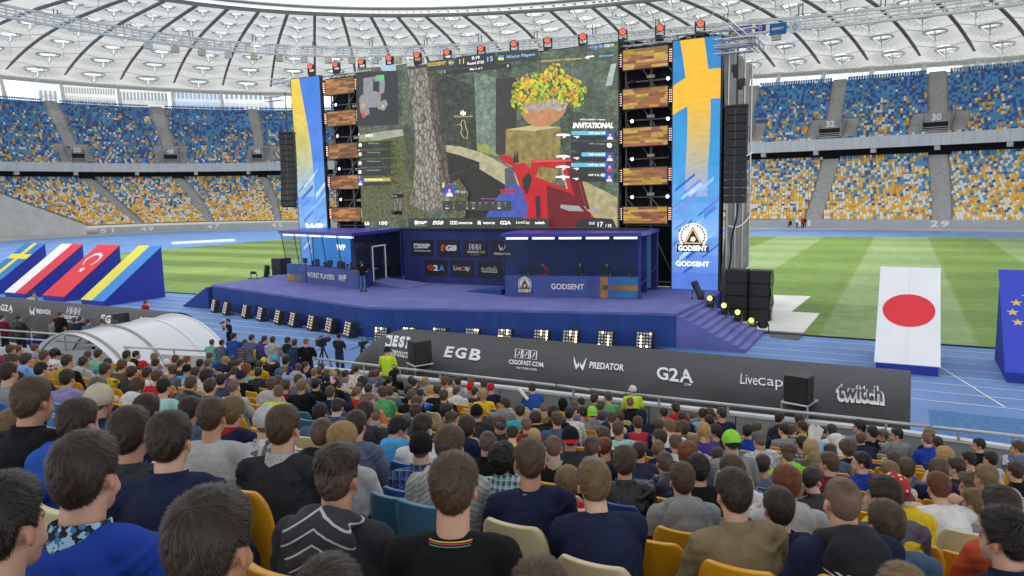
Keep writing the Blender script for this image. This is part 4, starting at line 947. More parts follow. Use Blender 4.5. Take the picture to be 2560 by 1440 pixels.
def booth(label, A, B, C, D, ztop, lean):
    """A, B front corners left/right; C, D back right/left"""
    o = empty('player_booth', ((A[0]+B[0])/2, (A[1]+C[1])/2, ZS), label, 'player booth', 'glazed player booths on the stage')
    def U(x): return under(x, o)
    A, B, C, D = [Vector((*q, 0)) for q in (A, B, C, D)]; fd = (B-A).normalized(); fn = Vector((fd.y, -fd.x, 0)); zp = 2.68; zr = 4.72
    Z = lambda p, z: Vector((p.x, p.y, z))
    mb = MB(); q = [A-fn*.03, B-fn*.03, B-fn*.28, A-fn*.28]; mb.prism([(p.x, p.y) for p in q], lambda x, y: V3(x, y, zp), lambda x, y: V3(x, y, ZS+.004)); U(mb.build('front_panel', m_boothpan))
    mb = MB(); mb.prism([(p.x, p.y) for p in (A-fn*.3, B-fn*.3, B-fn*.95, A-fn*.95)], lambda x, y: V3(x, y, zp-.1), lambda x, y: V3(x, y, zp-.16)); U(mb.build('desk', m_blkm))
    up = [p+fn*lean for p in (A, B)]
    n = 5
    for i in range(n):
        g0, g1 = A+(B-A)*i/n, A+(B-A)*(i+1)/n; h0, h1 = up[0]+(up[1]-up[0])*i/n, up[0]+(up[1]-up[0])*(i+1)/n; e = fd*.02
        mb = MB(); mb.quad(Z(g0+e, zp), Z(g1-e, zp), Z(h1-e, zr), Z(h0+e, zr)); pane = U(mb.build('glass_pane', m_tint))
        mb = MB(); mb.tube([Z(h0+fd*.12-fn*.12, zr-.09), Z(h1-fd*.12-fn*.12, zr-.09)], .055, 8); U(mb.build('tube_light', m_tube))
    for i in range(n+1):
        mb = MB(); mb.tube([Z(A+(B-A)*i/n, zp), Z(up[0]+(up[1]-up[0])*i/n, zr)], .028, 5); U(mb.build('mullion', m_blkm))
    # roof slab, back and side walls
    rf = [up[0]-fd*.12+fn*.1, up[1]+fd*.12+fn*.1, C+fd*.12, D-fd*.12]
    mb = MB(); mb.prism([(p.x, p.y) for p in rf], lambda x, y: V3(x, y, 4.9), lambda x, y: V3(x, y, zr)); U(mb.build('roof', m_boothroof))
    mb = MB(); mb.prism([(p.x, p.y) for p in (D, C, C-(C-B).normalized()*.1, D-(D-A).normalized()*.1)], lambda x, y: V3(x, y, zr-.002), lambda x, y: V3(x, y, ZS+.004)); U(mb.build('back_wall', m_boothblue))
    return o, A, B, C, D, fd, fn, U, Z, zp, zr
# left booth
A, B, C, D = (-36.12, 35.04), (-28.12, 32.82), (-29.1, 38.3), (-37.2, 38.7)
bo, A, B, C, D, fd, fn, U, Z, zp, zr = booth('left player booth with leaning blue glass, Worst Players panel and white framed door', A, B, C, D, 4.8, .28)
F, W = facemap(A.xy, B.xy, ZS, .006); mb = MB()
fl = [mat('flag_print_y%d' % i, srgb(mixhex('#B08A2E', '#45579A', i/5)), .5, var=.2, scale=1.5) for i in range(6)]; flb = [mat('flag_print_b%d' % i, srgb(mixhex('#2A5AA0', '#45579A', i/5)), .5, var=.2, scale=1.5) for i in range(6)]
for i in range(6):
    u0, u1 = i*.4, (i+1)*.4; mb.quad(F(u0, .03), F(u1, .03), F(u1, .5-.05*math.sin(u1*2)), F(u0, .5-.05*math.sin(u0*2)), i); mb.quad(F(u0, .505-.05*math.sin(u0*2)), F(u1, .505-.05*math.sin(u1*2)), F(u1, 1.1), F(u0, 1.1), 6+i)
U(mb.build('flag_print', fl+flb))
F, W = facemap(A.xy, B.xy, ZS, .012); mb = MB(); write(mb, 'WORST PLAYERS', lambda u, q: F(4.15+u, .56+q), width=3.2, height=.34, bold=.028); write(mb, 'WP', lambda u, q: F(6.65+u, .58+q), width=.85, height=.42, bold=.03, shear=.25); U(mb.build('lettering', white_p))
# its right-hand side: low panel, glazed wall and door
F, W = facemap(B.xy, C.xy, 0); sd = (C-B).normalized()
mb = MB(); mb.quad(F(0, ZS+.004), F(1.55, ZS+.004), F(1.55, zp-.02), F(0, zp)); U(mb.build('side_panel', mat('booth_side', srgb('#2C3690'), .6)))
mb = MB(); mb.quad(F(0, zp), F(1.6, zp), F(1.6, zr), F(-.28, zr)); mb.quad(F(1.6, ZS+.05), F(W, ZS+.05), F(W, zr), F(1.6, zr))
m_side = mat('dark_glass', (.012, .016, .03), .06, var=0, alpha=.72); U(mb.build('side_glass', m_side))
F2, _ = facemap(B.xy, C.xy, 0, .05); mb = MB()
for pts in ([(1.75, ZS+.1), (1.75, 3.95)], [(3.35, ZS+.1), (3.35, 3.95)], [(1.72, 3.95), (3.38, 3.95)]): mb.tube([F2(*p) for p in pts], .05, 4)
dr = U(mb.build('door', m_frame)); mb = MB(); mb.box(F2(1.95, 2.6)+Vector((.05, 0, 0)), (.1, .3, .05)); mb.build('handle', m_alu, dr)
mb = MB(); mb.tube([F2(W, ZS), F2(W, zr)], .06, 6); mb.tube([F2(1.6, ZS+.08), F2(W, ZS+.08)], .07, 4); U(mb.build('corner_post', mat('booth_side', srgb('#2C3690'), .6)))
F3, _ = facemap(B.xy, C.xy, 0, .03); mb = MB(); write(mb, 'INVITATIONAL', lambda u, q: F3(2.2+u, 4.05+q), width=3.2, height=.28, bold=.03, shear=.2); U(mb.build('faint_lettering', mat('ghost_print', (.03, .035, .05), .4, var=0)))
# blue screen at the back with WP
Fb, Wb = facemap(D.xy, C.xy, 0, .15); mb = MB(); mb.quad(Fb(.2, ZS+.1), Fb(3.8, ZS+.1), Fb(3.8, zr-.1), Fb(.2, zr-.1)); U(mb.build('wall_screen', led('booth_screen', '#2B7CC8', .75, .15, 1)))
mb = MB(); Fb2, _ = facemap(D.xy, C.xy, 0, .17); write(mb, 'WP', lambda u, q: Fb2(2.9+u, 3.55+q), width=.9, height=.4, bold=.05); U(mb.build('lettering', led('led_white2', '#FFFFFF', 1.)))
# ramp to the door
o = empty('ramp', (-27.6, 35.4, ZS), 'small carpeted ramp at the door of the left booth', 'ramp')
mb = MB(); a, b, c_, d_ = Vector(F2(1.6, ZS+.005)), Vector(F2(3.5, ZS+.005)), Vector(F2(3.5, ZS+.005))+Vector((3.1, .3, 0)), Vector(F2(1.6, ZS+.005))+Vector((2.9, -.5, 0))
h = Vector((0, 0, .32)); mb.add([a, b, c_, d_, a+h, b+h, c_+Vector((0, 0, .03)), d_+Vector((0, 0, .03))], [(4, 7, 6, 5), (0, 4, 5, 1), (0, 3, 7, 4), (1, 5, 6, 2), (3, 2, 6, 7)]); under(mb.build('slope', m_carpet), o)
# right booth
bo2, A, B, C, D, fd, fn, U, Z, zp, zr = booth('right player booth with row of tube lights, team badge and flag print', (-18.44, 33.19), (-11.48, 34.58), (-11.75, 38.4), (-19.7, 38.2), 4.8, .06)
F, W = facemap(A.xy, B.xy, ZS, .006); mb = MB()
se = [mat('flag_print_s%d' % i, srgb(mixhex('#45579A', '#B07C32', min(1, i/4))), .5, var=.2, scale=2) for i in range(6)]; sb = [mat('flag_print_t%d' % i, srgb(mixhex('#45579A', '#2E7AA8', min(1, i/4))), .5, var=.2, scale=2) for i in range(6)]
for i in range(6):
    u0, u1 = 4.5+i*.43, 4.5+(i+1)*.43; mb.quad(F(u0, .03), F(u1, .03), F(u1, 1.1), F(u0, 1.1), 6+i)
Fg, _ = facemap(A.xy, B.xy, ZS, .01)
for i in range(6):
    u0, u1 = 4.5+i*.43, 4.5+(i+1)*.43; mb.quad(Fg(u0, .42), Fg(u1, .42), Fg(u1, .68), Fg(u0, .68), i)
mb.quad(Fg(5.12, .03), Fg(5.5, .03), Fg(5.5, 1.1), Fg(5.12, 1.1), 5); U(mb.build('flag_print', se+sb))
F, _ = facemap(A.xy, B.xy, ZS, .016); mb = MB(); write(mb, 'GODSENT', lambda u, q: F(3.4+u, .58+q), width=1.75, height=.3, bold=.03); U(mb.build('lettering', white_p))
mb = MB(); crest(mb, lambda u, v: F(u, 1.13-v), 1.1, .52, .36, 1.15, 0, 1, 2); U(mb.build('team_badge', [white_p, mat('badge_black', (.02, .02, .025), .6), mat('badge_gold', srgb('#D8A04A'), .5)]))
Fs, Ws = facemap(B.xy, C.xy, 0); mb = MB()
for u in (.0, Ws): mb.tube([Fs(u, ZS), Fs(u, zr)], .07, 6)
mb.tube([Fs(0, 2.2), Fs(Ws, 2.9)], .03, 4); U(mb.build('corner_post', mat('booth_side', srgb('#2C3690'), .6)))
Fb, Wb = facemap(D.xy, C.xy, 0, .15); mb = MB(); mb.quad(Fb(.1, ZS+.1), Fb(Wb-.3, ZS+.1), Fb(Wb-.3, zr-.1), Fb(.1, zr-.1)); U(mb.build('wall_print', led('booth_screen_dim', '#2C4A78', .55, .12, 1)))
Fb2, _ = facemap(D.xy, C.xy, 0, .18); mb = MB(); write(mb, 'INVITATIONAL', lambda u, q: Fb2(4.4+u, 3.55+q), width=2.7, height=.34, bold=.05, shear=.2); write(mb, 'CS:GO', lambda u, q: Fb2(1.9+u, 3.6+q), width=.9, height=.2, bold=.03); write(mb, 'LEAGUE', lambda u, q: Fb2(6.8+u, 3.7+q), width=.7, height=.13); write(mb, 'LEGENDS', lambda u, q: Fb2(6.8+u, 3.48+q), width=.9, height=.18); write(mb, 'STAR LADDER + i-league', lambda u, q: Fb2(4.4+u, 3.85+q), width=1.7, height=.12, bold=.02)
U(mb.build('lettering', led('led_faint', '#8FA4C4', .45)))
mb = MB()
for x in (-18.6, -18.25): mb.tube([(x, 37.9, ZS), (x, 37.9, 3.7)], .025, 4)
U(mb.build('rail', m_alu))
o = empty('ramp', (-19.6, 34.9, ZS), 'dark ramp wedge left of the right booth', 'ramp')
mb = MB(); mb.add([(-21.6, 34.2, ZS+.004), (-18.9, 33.6, ZS+.004), (-18.9, 35.4, ZS+.004), (-21.6, 35.4, ZS+.004), (-18.9, 33.6, ZS+.3), (-18.9, 35.4, ZS+.3)], [(0, 1, 4), (0, 4, 5, 3), (2, 3, 5), (1, 2, 5, 4)]); under(mb.build('slope', m_skirt), o)
# backdrop with sponsor plates
bd = empty('backdrop_wall', (-22, 37, ZS), 'dark blue backdrop wall with black sponsor plates between the booths', 'backdrop')
m_bd = mat('backdrop_print', srgb('#26306E'), .6, var=.35, scale=.5, stretch=(1.5, 1, .6))
mb = MB(); mb.bbox((-27.9, 36.98, ZS+.004), (-11.9, 37.1, 4.9)); under(mb.build('wall', m_bd), bd)
mb = MB(); mb.bbox((-28.0, 36.6, 4.91), (-11.9, 37.2, 4.99)); under(mb.build('cap', m_blkm), bd)
m_plate = mat('plate_black', (.014, .015, .02), .5, var=.1)
def plate(x0, y0, x1, y1, draw):
    a, b = at_y(x0, y0, 36.95), at_y(x1, y1, 36.95); w_, h_ = b.x-a.x, a.z-b.z
    mb = MB(); mb.bbox((a.x, 36.95, b.z), (b.x, 36.97, a.z)); o = under(mb.build('sponsor_plate', m_plate), bd)
    mb = MB(); f = lambda u, v: V3(a.x+u*w_, 36.943, b.z+v*h_); draw(mb, f, w_, h_); c = mb.build('lettering', [white_p, m_orange, mat('print_yellow', srgb('#D8C040'), .6, var=0), mat('print_red', srgb('#E03A3A'), .6, var=0), mat('print_cyan', srgb('#3AA0D8'), .6, var=0), m_plate]); c.parent = o; c.matrix_parent_inverse = Matrix.Translation(bd.location)
    c.matrix_parent_inverse = (Matrix.Translation(bd.location) @ o.matrix_parent_inverse @ Matrix.Identity(4)).inverted() if False else Matrix.Identity(4)
def wr(mb, f, t, u, v, w_, h_, mi=0, bold=.03, shear=0): write(mb, t, lambda a, b: f(u+a, v+b), width=w_, height=h_, mi=mi, bold=bold, shear=shear)
def crown(mb, f, u, v, w_, h_, mi, mk):
    mb.add([f(u-w_/2, v-h_/2), f(u+w_/2, v-h_/2), f(u+w_/2, v+h_/2), f(u-w_/2, v+h_/2)], [(0, 1, 2, 3)], mi)
    g_ = lambda x, y: f(u+x*w_, v+y*h_)+Vector((0, -.006, 0)); mb.add([g_(-.3, -.3), g_(.3, -.3), g_(.3, .25), g_(.15, 0), g_(0, .3), g_(-.15, 0), g_(-.3, .25)], [(0, 1, 2, 3, 4, 5, 6)], mk)
def esp(mb, f, w_, h_): crown(mb, f, .18, .62, .2, .3, 0, 5); wr(mb, f, 'ESP', .58, .62, .55, .28, bold=.05); wr(mb, f, 'ESPORTSPOOLS.COM', .48, .32, .78, .1, bold=.02)
def egb(mb, f, w_, h_): wr(mb, f, 'E', .25, .53, .2, .36, 1, .06, .2); wr(mb, f, 'GB', .63, .53, .5, .36, 0, .06, .2)
def cards(mb, f, u, v, w_, h_, mi, wd):
    for k in (-1, 0, 1):
        c = u+k*w_*.36; stroke(mb, [(c-w_*.14, v-h_/2), (c+w_*.14, v-h_/2), (c+w_*.16, v+h_*.4), (c+w_*.1, v+h_/2), (c-w_*.14, v+h_/2)], wd, f, mi, True); stroke(mb, [(c-w_*.06, v-h_*.3), (c+w_*.05, v-h_*.05), (c+w_*.05, v+h_*.25)], wd, f, mi)
def csg(mb, f, w_, h_): cards(mb, f, .5, .62, .45, .32, 0, .025); wr(mb, f, 'CSGOFAST', .42, .32, .5, .13, 0); wr(mb, f, '.COM', .8, .32, .22, .13, 2); wr(mb, f, 'TRY YOUR LUCK', .5, .16, .4, .05, 2, .01)
def pmark(mb, f, u, v, w_, h_, mi):
    for sg in (-1, 1): mb.add([f(u+sg*w_*a, v+h_*b) for a, b in ((.5, .5), (.3, .1), (.28, -.05), (.12, -.15), (.1, .1), (.03, -.1), (.03, -.25), (.25, -.5), (.42, -.05))], [(0, 1, 2, 8), (2, 3, 7, 8), (3, 4, 5, 6), (3, 6, 7)], mi)
def pred(mb, f, w_, h_): pmark(mb, f, .5, .62, .3, .42, 0); wr(mb, f, 'PREDATOR', .5, .25, .72, .12, 0, .03, .1)
def g2a(mb, f, w_, h_): wr(mb, f, 'G', .24, .5, .24, .36, 3, .05); wr(mb, f, '2', .5, .5, .22, .36, 0, .05); wr(mb, f, 'A', .77, .5, .24, .36, 4, .05)
def livec(mb, f, w_, h_): wr(mb, f, 'Live', .3, .53, .32, .3, 0, .0); wr(mb, f, 'C', .54, .5, .13, .26, 1, .03); wr(mb, f, 'ap', .73, .46, .22, .3, 0, .01)
def twi(mb, f, w_, h_): wr(mb, f, 'twitch', .5, .5, .66, .36, 0, .075); wr(mb, lambda a, b: f(a, b)+Vector((0, -.006, 0)), 'twitch', .5, .51, .61, .30, 5, .02)
for q, dfn in zip(((1030, 599, 1084, 641), (1092.5, 600, 1149.5, 642.6), (1157, 601, 1218, 644), (1226, 602, 1285, 646), (1061.5, 648.5, 1118, 691), (1125.6, 650, 1184.5, 693), (1192.7, 652, 1253, 696)), (esp, egb, csg, pred, g2a, livec, twi)): plate(*q, dfn)
# ---- blinders at the foot of the stage
m_bulb = mat('bulb_glass', (.62, .60, .54), .25, var=.2, scale=3); m_lit = led('bulb_lit', '#FFD9A6', 3.2); m_warm = led('bulb_warm', '#E8C9A0', .8)
def blinder(x, y, rz, lab, lit, s=1.):
    o = empty('blinder_light', (x, y, 0), lab, 'stage light', 'blinder lights along the foot of the stage', rz=rz)
    rx = R_(-14); rm = Matrix.Rotation(rx, 3, 'X'); c = Vector((0, 0, .46*s))
    mb = MB(); mb.box(c+rm @ Vector((0, .13, 0)), (.78*s, .26, .80*s), rx=rx); mb.box((0, .15, .03), (.8*s, .5, .06)); mb.box((-.36*s, .3, .3), (.05, .06, .6), rx=.3); mb.box((.36*s, .3, .3), (.05, .06, .6), rx=.3); mb.build('housing', m_blkm, o)
    for i in range(5):
        for j in range(5):
            p = c+rm @ Vector(((i-2)*.145*s, -.012, (j-2)*.148*s)); q = rm.to_4x4() @ Matrix.Rotation(R_(90), 4, 'X')
            mb = MB(); mb.lathe([(.056*s, 0), (.05*s, .012), (.01, .02)], p, 8, rot=q.to_3x3()); mb.build('bulb', m_lit if lit != 'w' and (i, j) in lit else (m_warm if lit == 'w' and (i+j*3) % 3 == 0 else m_bulb), o)
    return o
cnt = ['first', 'second', 'third', 'fourth', 'fifth', 'sixth', 'seventh', 'eighth', 'last']
for i, (px, py) in enumerate(((531, 781), (560.5, 788), (608.6, 796), (647, 803), (690.6, 811), (728, 818), (774, 826.5), (819.5, 833.5), (866, 844))):
    q = at_z(px, py); blinder(q.x, q.y+.1, R_(-26), 'dim blinder light, '+cnt[i]+' from the left along the angled stage front', 'w', .95)
litp = [[(0, 4), (2, 4), (0, 3)], [(1, 4), (3, 4), (0, 4)], [(0, 4), (0, 3)], [(3, 4), (4, 4)], [(0, 1), (0, 2), (1, 4), (3, 4), (3, 3), (1, 2)], [(2, 4), (4, 4), (4, 3), (4, 2), (2, 3), (4, 1)], [(2, 4), (4, 4), (4, 3), (4, 2), (4, 1), (2, 3), (4, 0)], [(1, 4), (3, 2), (3, 1), (3, 0), (0, 0), (3, 3)], [(4, 4), (1, 3), (1, 2), (1, 1), (1, 0), (3, 0)]]
for i, px in enumerate((952, 1022, 1098, 1180, 1261, 1352, 1425, 1513, 1610)):
    x0 = at_y(px, 850, 29.5).x; t = (x0+23.2)/14.56; y = 27.65+t*3.43-.75; x = at_y(px, 850, y).x
    blinder(x, y, R_(4), 'partly lit blinder light, '+cnt[i]+' from the left along the right stage front', litp[i], .95)
mb = MB(); r = random.Random(4)
for (xa, ya, xb, yb) in ((-38.6, 30.6, -24, 27.1), (-23, 27, -9, 30.3)):
    for k in range(2): mb.tube([(lerp(xa, xb, t)+r.uniform(-.1, .1), lerp(ya, yb, t)+.3+r.uniform(-.15, .15), .02) for t in np.linspace(0, 1, 30)], .02, 4)
tag(mb.build('cable', m_blkm), 'black cables lying along the foot of the stage behind the blinders', 'cable')
# ---- yellow beam lights on the stairs
m_yl = led('lens_yellow', '#F4E85A', 2.0)
for i, (px, py, z) in enumerate(((1777, 768, 1.24), (1812, 786, .93), (1846, 803, .62), (1880, 823, .15))):
    q = at_z(px, py, z); moving_head('beam_light', q, 'yellow-lensed beam light on the stairs, '+['topmost', 'second from the top', 'third from the top', 'lowest'][i], m_yl, 'yellow beam lights down the stairs', yaw=R_(-5), tilt_=-8, s=.8)
def par(px, py, z, ln, rd, rot, lab, name='spot_cannon'):
    q = at_z(px, py, z); o = empty(name, q, lab, 'stage light')
    R3 = rot; c = Vector((0, 0, .42))
    mb = MB(); mb.lathe([(rd*.6, -ln*.5), (rd, -ln*.35), (rd, ln*.25), (rd*1.08, ln*.3), (rd*1.02, ln*.5), (rd*.9, ln*.5), (rd*.85, ln*.3)], c, 14, rot=R3); mb.build('barrel', m_blkm, o)
    mb = MB(); mb.tube([(-.3, 0, .02), (-.28, 0, .4), (-.25, 0, .46)], .025, 5); mb.tube([(.3, 0, .02), (.28, 0, .4), (.25, 0, .46)], .025, 5); mb.tube([(-.3, -.25, .02), (-.3, .25, .02)], .025, 5); mb.tube([(.3, -.25, .02), (.3, .25, .02)], .025, 5); mb.build('stand', m_blkm, o)
    return o
par(1745, 748, ZS, 1.0, .17, Matrix.Rotation(R_(-28), 3, 'Y') @ Matrix.Rotation(R_(-10), 3, 'X'), 'black cannon-like spotlight tilted up at the right end of the stage')
par(1906, 832, .0, .55, .2, Matrix.Rotation(R_(78), 3, 'X') @ Matrix.Rotation(R_(25), 3, 'Y'), 'black round lamp lying at the foot of the stairs', 'par_lamp')
par(668, 693, ZS, .8, .18, Matrix.Rotation(R_(12), 3, 'Y'), 'black spotlight in a ring stand at the left end of the stage')
par(635, 697, ZS, .35, .1, Matrix.Rotation(R_(80), 3, 'X'), 'small black lamp on the left edge of the stage', 'par_lamp')
# ---- speakers
m_box = mat('speaker_black', (.016, .016, .018), .55, var=.15, scale=4); m_grille = mat('speaker_grille', (.028, .028, .030), .7, var=.25, scale=60)
def sub_stack(x0, x1, y0, z0, h, n, lab, cover=False):
    o = empty('subwoofer_stack', ((x0+x1)/2, y0+.5, z0), lab, 'subwoofers', 'subwoofer stacks beside the stage')
    for i in range(n):
        a, b = z0+h*i/n, z0+h*(i+1)/n; mb = MB(); mb.bbox((x0, y0, a+.01), (x1, y0+1., b)); c = under(mb.build('cabinet', m_box, bevel=.02), o)
        mb = MB(); mb.bbox((x0+.05, y0-.03, a+.06), (x1-.05, y0-.003, b-.05)); g_ = mb.build('grille', m_grille); g_.parent = c
    if cover:
        mb = MB(); P = []
        for z in np.linspace(z0+.1, z0+h+.05, 8): P.append([(x1+.03+.05*math.sin(z*5+q*3), y0+q*1.0, z) for q in np.linspace(0, 1, 6)])
        mb.grid(P); under(mb.build('rain_cover', mat('plastic_film', (.03, .03, .03), .15, var=.2)), o)
sub_stack(-8.1, -7.0, 38.6, 0, 2.72, 4, 'black subwoofer stack next to the grey scaffold net'); sub_stack(-6.96, -5.9, 38.9, 0, 2.68, 4, 'black subwoofer stack with shiny rain cover, outermost right of the stage', True)
sub_stack(-40.3, -39.3, 37.6, ZS-.6, 1.75, 2, 'black subwoofer stack at the back left corner of the stage'); 
def line_array(x, y, z0, z1, n, w_, lab, curve, rz=0):
    o = empty('line_array', (x, y, z1), lab, 'line array', 'hanging line array speakers', rz=rz)
    for i in range(n):
        h = (z1-z0)/n; zc = -(i+.5)*h; a = curve*(i/n)**2; dy = -math.sin(a)*h*i*.25*(1 if curve > 0 else 0)
        mb = MB(); mb.box((0, dy, zc), (w_, .55, h*.94), rx=-a); c = mb.build('cabinet', m_box, o, bevel=.015)
        mb = MB(); mb.box((-w_*.27, dy-.29, zc), (w_*.4, .02, h*.84), rx=-a); mb.box((w_*.27, dy-.29, zc), (w_*.4, .02, h*.84), rx=-a); mb.build('grille', m_grille, c)
        mb = MB(); mb.box((0, dy-.285, zc), (w_*.1, .03, h*.8), rx=-a); mb.build('waveguide', mat('waveguide', (.06, .06, .062), .5), c)
    mb = MB(); mb.box((0, 0, .06), (w_*1.05, .7, .1)); mb.build('fly_bar', m_blkm, o)
    mb = MB(); mb.tube([(0, .1, .1), (0, .1, 2.9)], .035, 5); mb.build('hoist_chain', m_blkm, o)
    return o
la = line_array(-7.46, 37.5, 6.23, 10.95, 12, 1.05, 'straight black line array hanging in front of the grey scaffold net', .0)
mb = MB()
for k in range(2): mb.lathe([(.1, -.25), (.14, 0), (.1, .25)], (-.1+.25*k, .1, 1.7-.6*k), 8); mb.box((-.15+.4*k, .05, 1.9-.7*k), (.25, .2, .35))
mb.build('hoist_motor', m_blkm, la)
line_array(-38.25, 37.9, 6.46, 11.5, 13, 1.0, 'curved black line array hanging left of the yellow and blue banner', .5, rz=R_(25))
mb = MB(); a = Vector((-7.35, 37.6, 6.2)); b = Vector((-7.9, 38.3, 2.8)); mb.tube([a+(b-a)*t+Vector((.05*math.sin(t*9), 0, 0)) for t in np.linspace(0, 1, 12)], .05, 5); tag(mb.build('chain', m_blkm), 'black chain hanging from the right line array to the subwoofers', 'chain')
# ---- flying camera on its cables in front of the screen
q = at_y(993, 490, 30.); o = empty('cable_camera', q, 'small camera hanging below a black ring in front of the screen', 'camera')
mb = MB(); mb.lathe([(.27, -.09), (.31, -.09), (.31, .09), (.27, .09)], (0, 0, 0), 20); mb.build('ring', m_blkm, o)
mb = MB(); F = lambda u, v: Vector((.315*math.sin(u), -.315*math.cos(u), v)); write(mb, 'ROBOCAM', F, width=1.2, height=.08); mb.build('lettering', white_p, o)
mb = MB(); mb.tube([(0, 0, -.1), (0, 0, -.35)], .03, 6); mb.tube([(-.16, 0, -.3), (-.16, 0, -.75)], .02, 5); mb.tube([(.16, 0, -.3), (.16, 0, -.75)], .02, 5); mb.tube([(-.16, 0, -.32), (.16, 0, -.32)], .02, 5); mb.build('gimbal', m_alu, o)
mb = MB(); mb.box((0, 0, -.85), (.26, .4, .2)); mb.lathe([(.07, .0), (.09, .22)], (0, -.2, -.85), 10, rot=Matrix.Rotation(R_(90), 3, 'X')); mb.build('body', m_blkm, o); mb = MB(); mb.lathe([(.05, 0), (.04, .02)], (.1, -.2, -.95), 8, rot=Matrix.Rotation(R_(90), 3, 'X')); mb.build('tally', mat('red_plastic', (.6, .04, .03), .4), o)
mb = MB()
for d in ((-60, 60, 28), (60, 60, 28), (-40, -10, 30)): mb.tube([(0, 0, .1), tuple(x for x in d)], .006, 3)
mb.build('cable', m_cable, o)
# ---- flags hanging from the catwalk at the right
for i, (px, py, w_, h_, rgb, t, lab) in enumerate(((1836, 80, 2.1, 1.4, '#4A4A8C', 'oval', 'purple flag with a yellow oval hanging under the catwalk'), (1862, 77, 2.5, 1.8, '#4A55A8', '', 'plain violet-blue flag hanging under the catwalk'), (1901, 70, 1.9, 1.1, '#5B3F96', 'crest', 'small violet flag with a white crest under the catwalk'), (1945, 72, 2.9, 2.0, '#2E6CB8', 'RESPECT', 'blue RESPECT flag hanging under the catwalk'), (1988, 68, 2.1, 1.8, '#D8DCE6', 'diamond', 'white flag with a blue diamond hanging under the catwalk'))):
    ysurf = 140.; q = at_y(px, py, ysurf)
    mb = MB(); P = [[(q.x+u*w_, ysurf+.12*math.sin(u*9+v*2), q.z+v*h_) for u in np.linspace(-.5, .5, 10)] for v in np.linspace(-.5, .5, 6)]; mb.grid(P)
    o = tag(mb.build('flag', mat('flag_cloth'+rgb, srgb(rgb), .8, var=.08, scale=1)), lab, 'flag', 'flags hanging from the catwalk')
    mb = MB(); f = lambda u, v: Vector((q.x+u, ysurf-.22, q.z+v))
    if t == 'oval': mb.add([f(.6*math.cos(a), -.25+.25*math.sin(a)) for a in np.linspace(0, 6.28, 14)], [tuple(range(14))]); mb.build('emblem', mat('print_yellow', srgb('#D8C040'), .6), o)
    elif t == 'crest': stroke(mb, [(.3*math.cos(a), .3*math.sin(a)) for a in np.linspace(0, 6, 10)], .1, f, 0, True); mb.build('emblem', white_p, o)
    elif t == 'diamond': stroke(mb, [(0, .6), (.38, 0), (0, -.6), (-.38, 0)], .16, f, 0, True); mb.build('emblem', mat('print_blue', srgb('#4A7AC8'), .6), o)
    elif t: write(mb, t, f, width=2.0, height=.45, bold=.03); mb.build('lettering', white_p, o)
# ---- flag ramps
m_ramp = mat('ramp_side', srgb('#2E3CA4'), .8, var=.1, scale=.6, bump=.2, bscale=2)
def fm(n, h): return mat('flag_'+n, srgb(h), .7, var=.05, scale=.5)
def flag_ramp(xl, xr, y0, y1, h, lab, paint, dx=0.):
    """wedge covered by a flag: low edge y0 towards the stand, high edge y1"""
    o = empty('flag_ramp', ((xl+xr)/2, (y0+y1)/2, 0), lab, 'flag ramp', 'flag ramps standing on the track')
    b = .32; mb = MB(); vs = [(xl, y0, 0), (xr, y0, 0), (xr+dx, y1, 0), (xl+dx, y1, 0), (xl, y0, b), (xr, y0, b), (xr+dx, y1, h), (xl+dx, y1, h)]
    mb.add(vs, [(0, 3, 2, 1), (0, 1, 5, 4), (1, 2, 6, 5), (2, 3, 7, 6), (3, 0, 4, 7), (4, 5, 6, 7)]); under(mb.build('base', m_ramp), o)
    A, B, C_, D_ = [Vector(v) for v in ((xl-.06, y0-.02, b+.03), (xr+.06, y0-.02, b+.03), (xr+dx+.06, y1, h+.03), (xl+dx-.06, y1, h+.03))]
    nn = (B-A).cross(D_-A).normalized()
    def F(u, v, off=0.): return A+(B-A)*u+(D_-A+(C_-D_-(B-A))*u)*v+nn*off
    mb = MB(); ms = []
    paint(mb, F, ms)
    under(mb.build('flag', ms), o)
def bar(mb, F, u0, v0, u1, v1, mi, off=0.):
    mb.quad(F(u0, v0, off), F(u1, v0, off), F(u1, v1, off), F(u0, v1, off), mi)
def slab(mb, F, ms, m):
    ms.append(m); bar(mb, F, 0, 0, 1, 1, len(ms)-1, .0); k = len(ms)-1
    for a, b in (((0, 0), (1, 0)), ((1, 0), (1, 1)), ((0, 0), (0, 1))): mb.quad(F(*a, 0), F(*b, 0), F(*b, -.05), F(*a, -.05), k)
def jp(mb, F, ms):
    slab(mb, F, ms, fm('white', '#F0F0F6')); ms += [fm('red', '#E8303C'), fm('seam', '#D8D8E0')]; bar(mb, F, .497, 0, .503, 1, 2, .004)
    mb.add([F(.5+.42*math.cos(a), .53+.42*2.0/4.95*math.sin(a), .008) for a in np.linspace(0, 2*math.pi, 49)[:-1]], [tuple(range(48))], 1)
def star(cx, cy, r, k=5, rot=math.pi/2): return [(cx+(r if i % 2 == 0 else r*.4)*math.cos(rot+math.pi*i/k), cy+(r if i % 2 == 0 else r*.4)*math.sin(rot+math.pi*i/k)) for i in range(2*k)]
def eu(mb, F, ms):
    slab(mb, F, ms, fm('eublue', '#3448C8')); ms.append(fm('gold', '#E8C84A'))
    for i in range(12):
        a = i*math.pi/6; p_ = star(0, 0, .115); mb.add([F(.57+.42*math.cos(a)+x*.75, .56+.19*math.sin(a)+y*.33, .006) for x, y in p_], [tuple(range(10))], 1)
def ua(mb, F, ms): slab(mb, F, ms, fm('uablue', '#3E8CDA')); ms.append(fm('uayellow', '#E8DC50')); bar(mb, F, 0, 0, .5, 1, 1, .004)
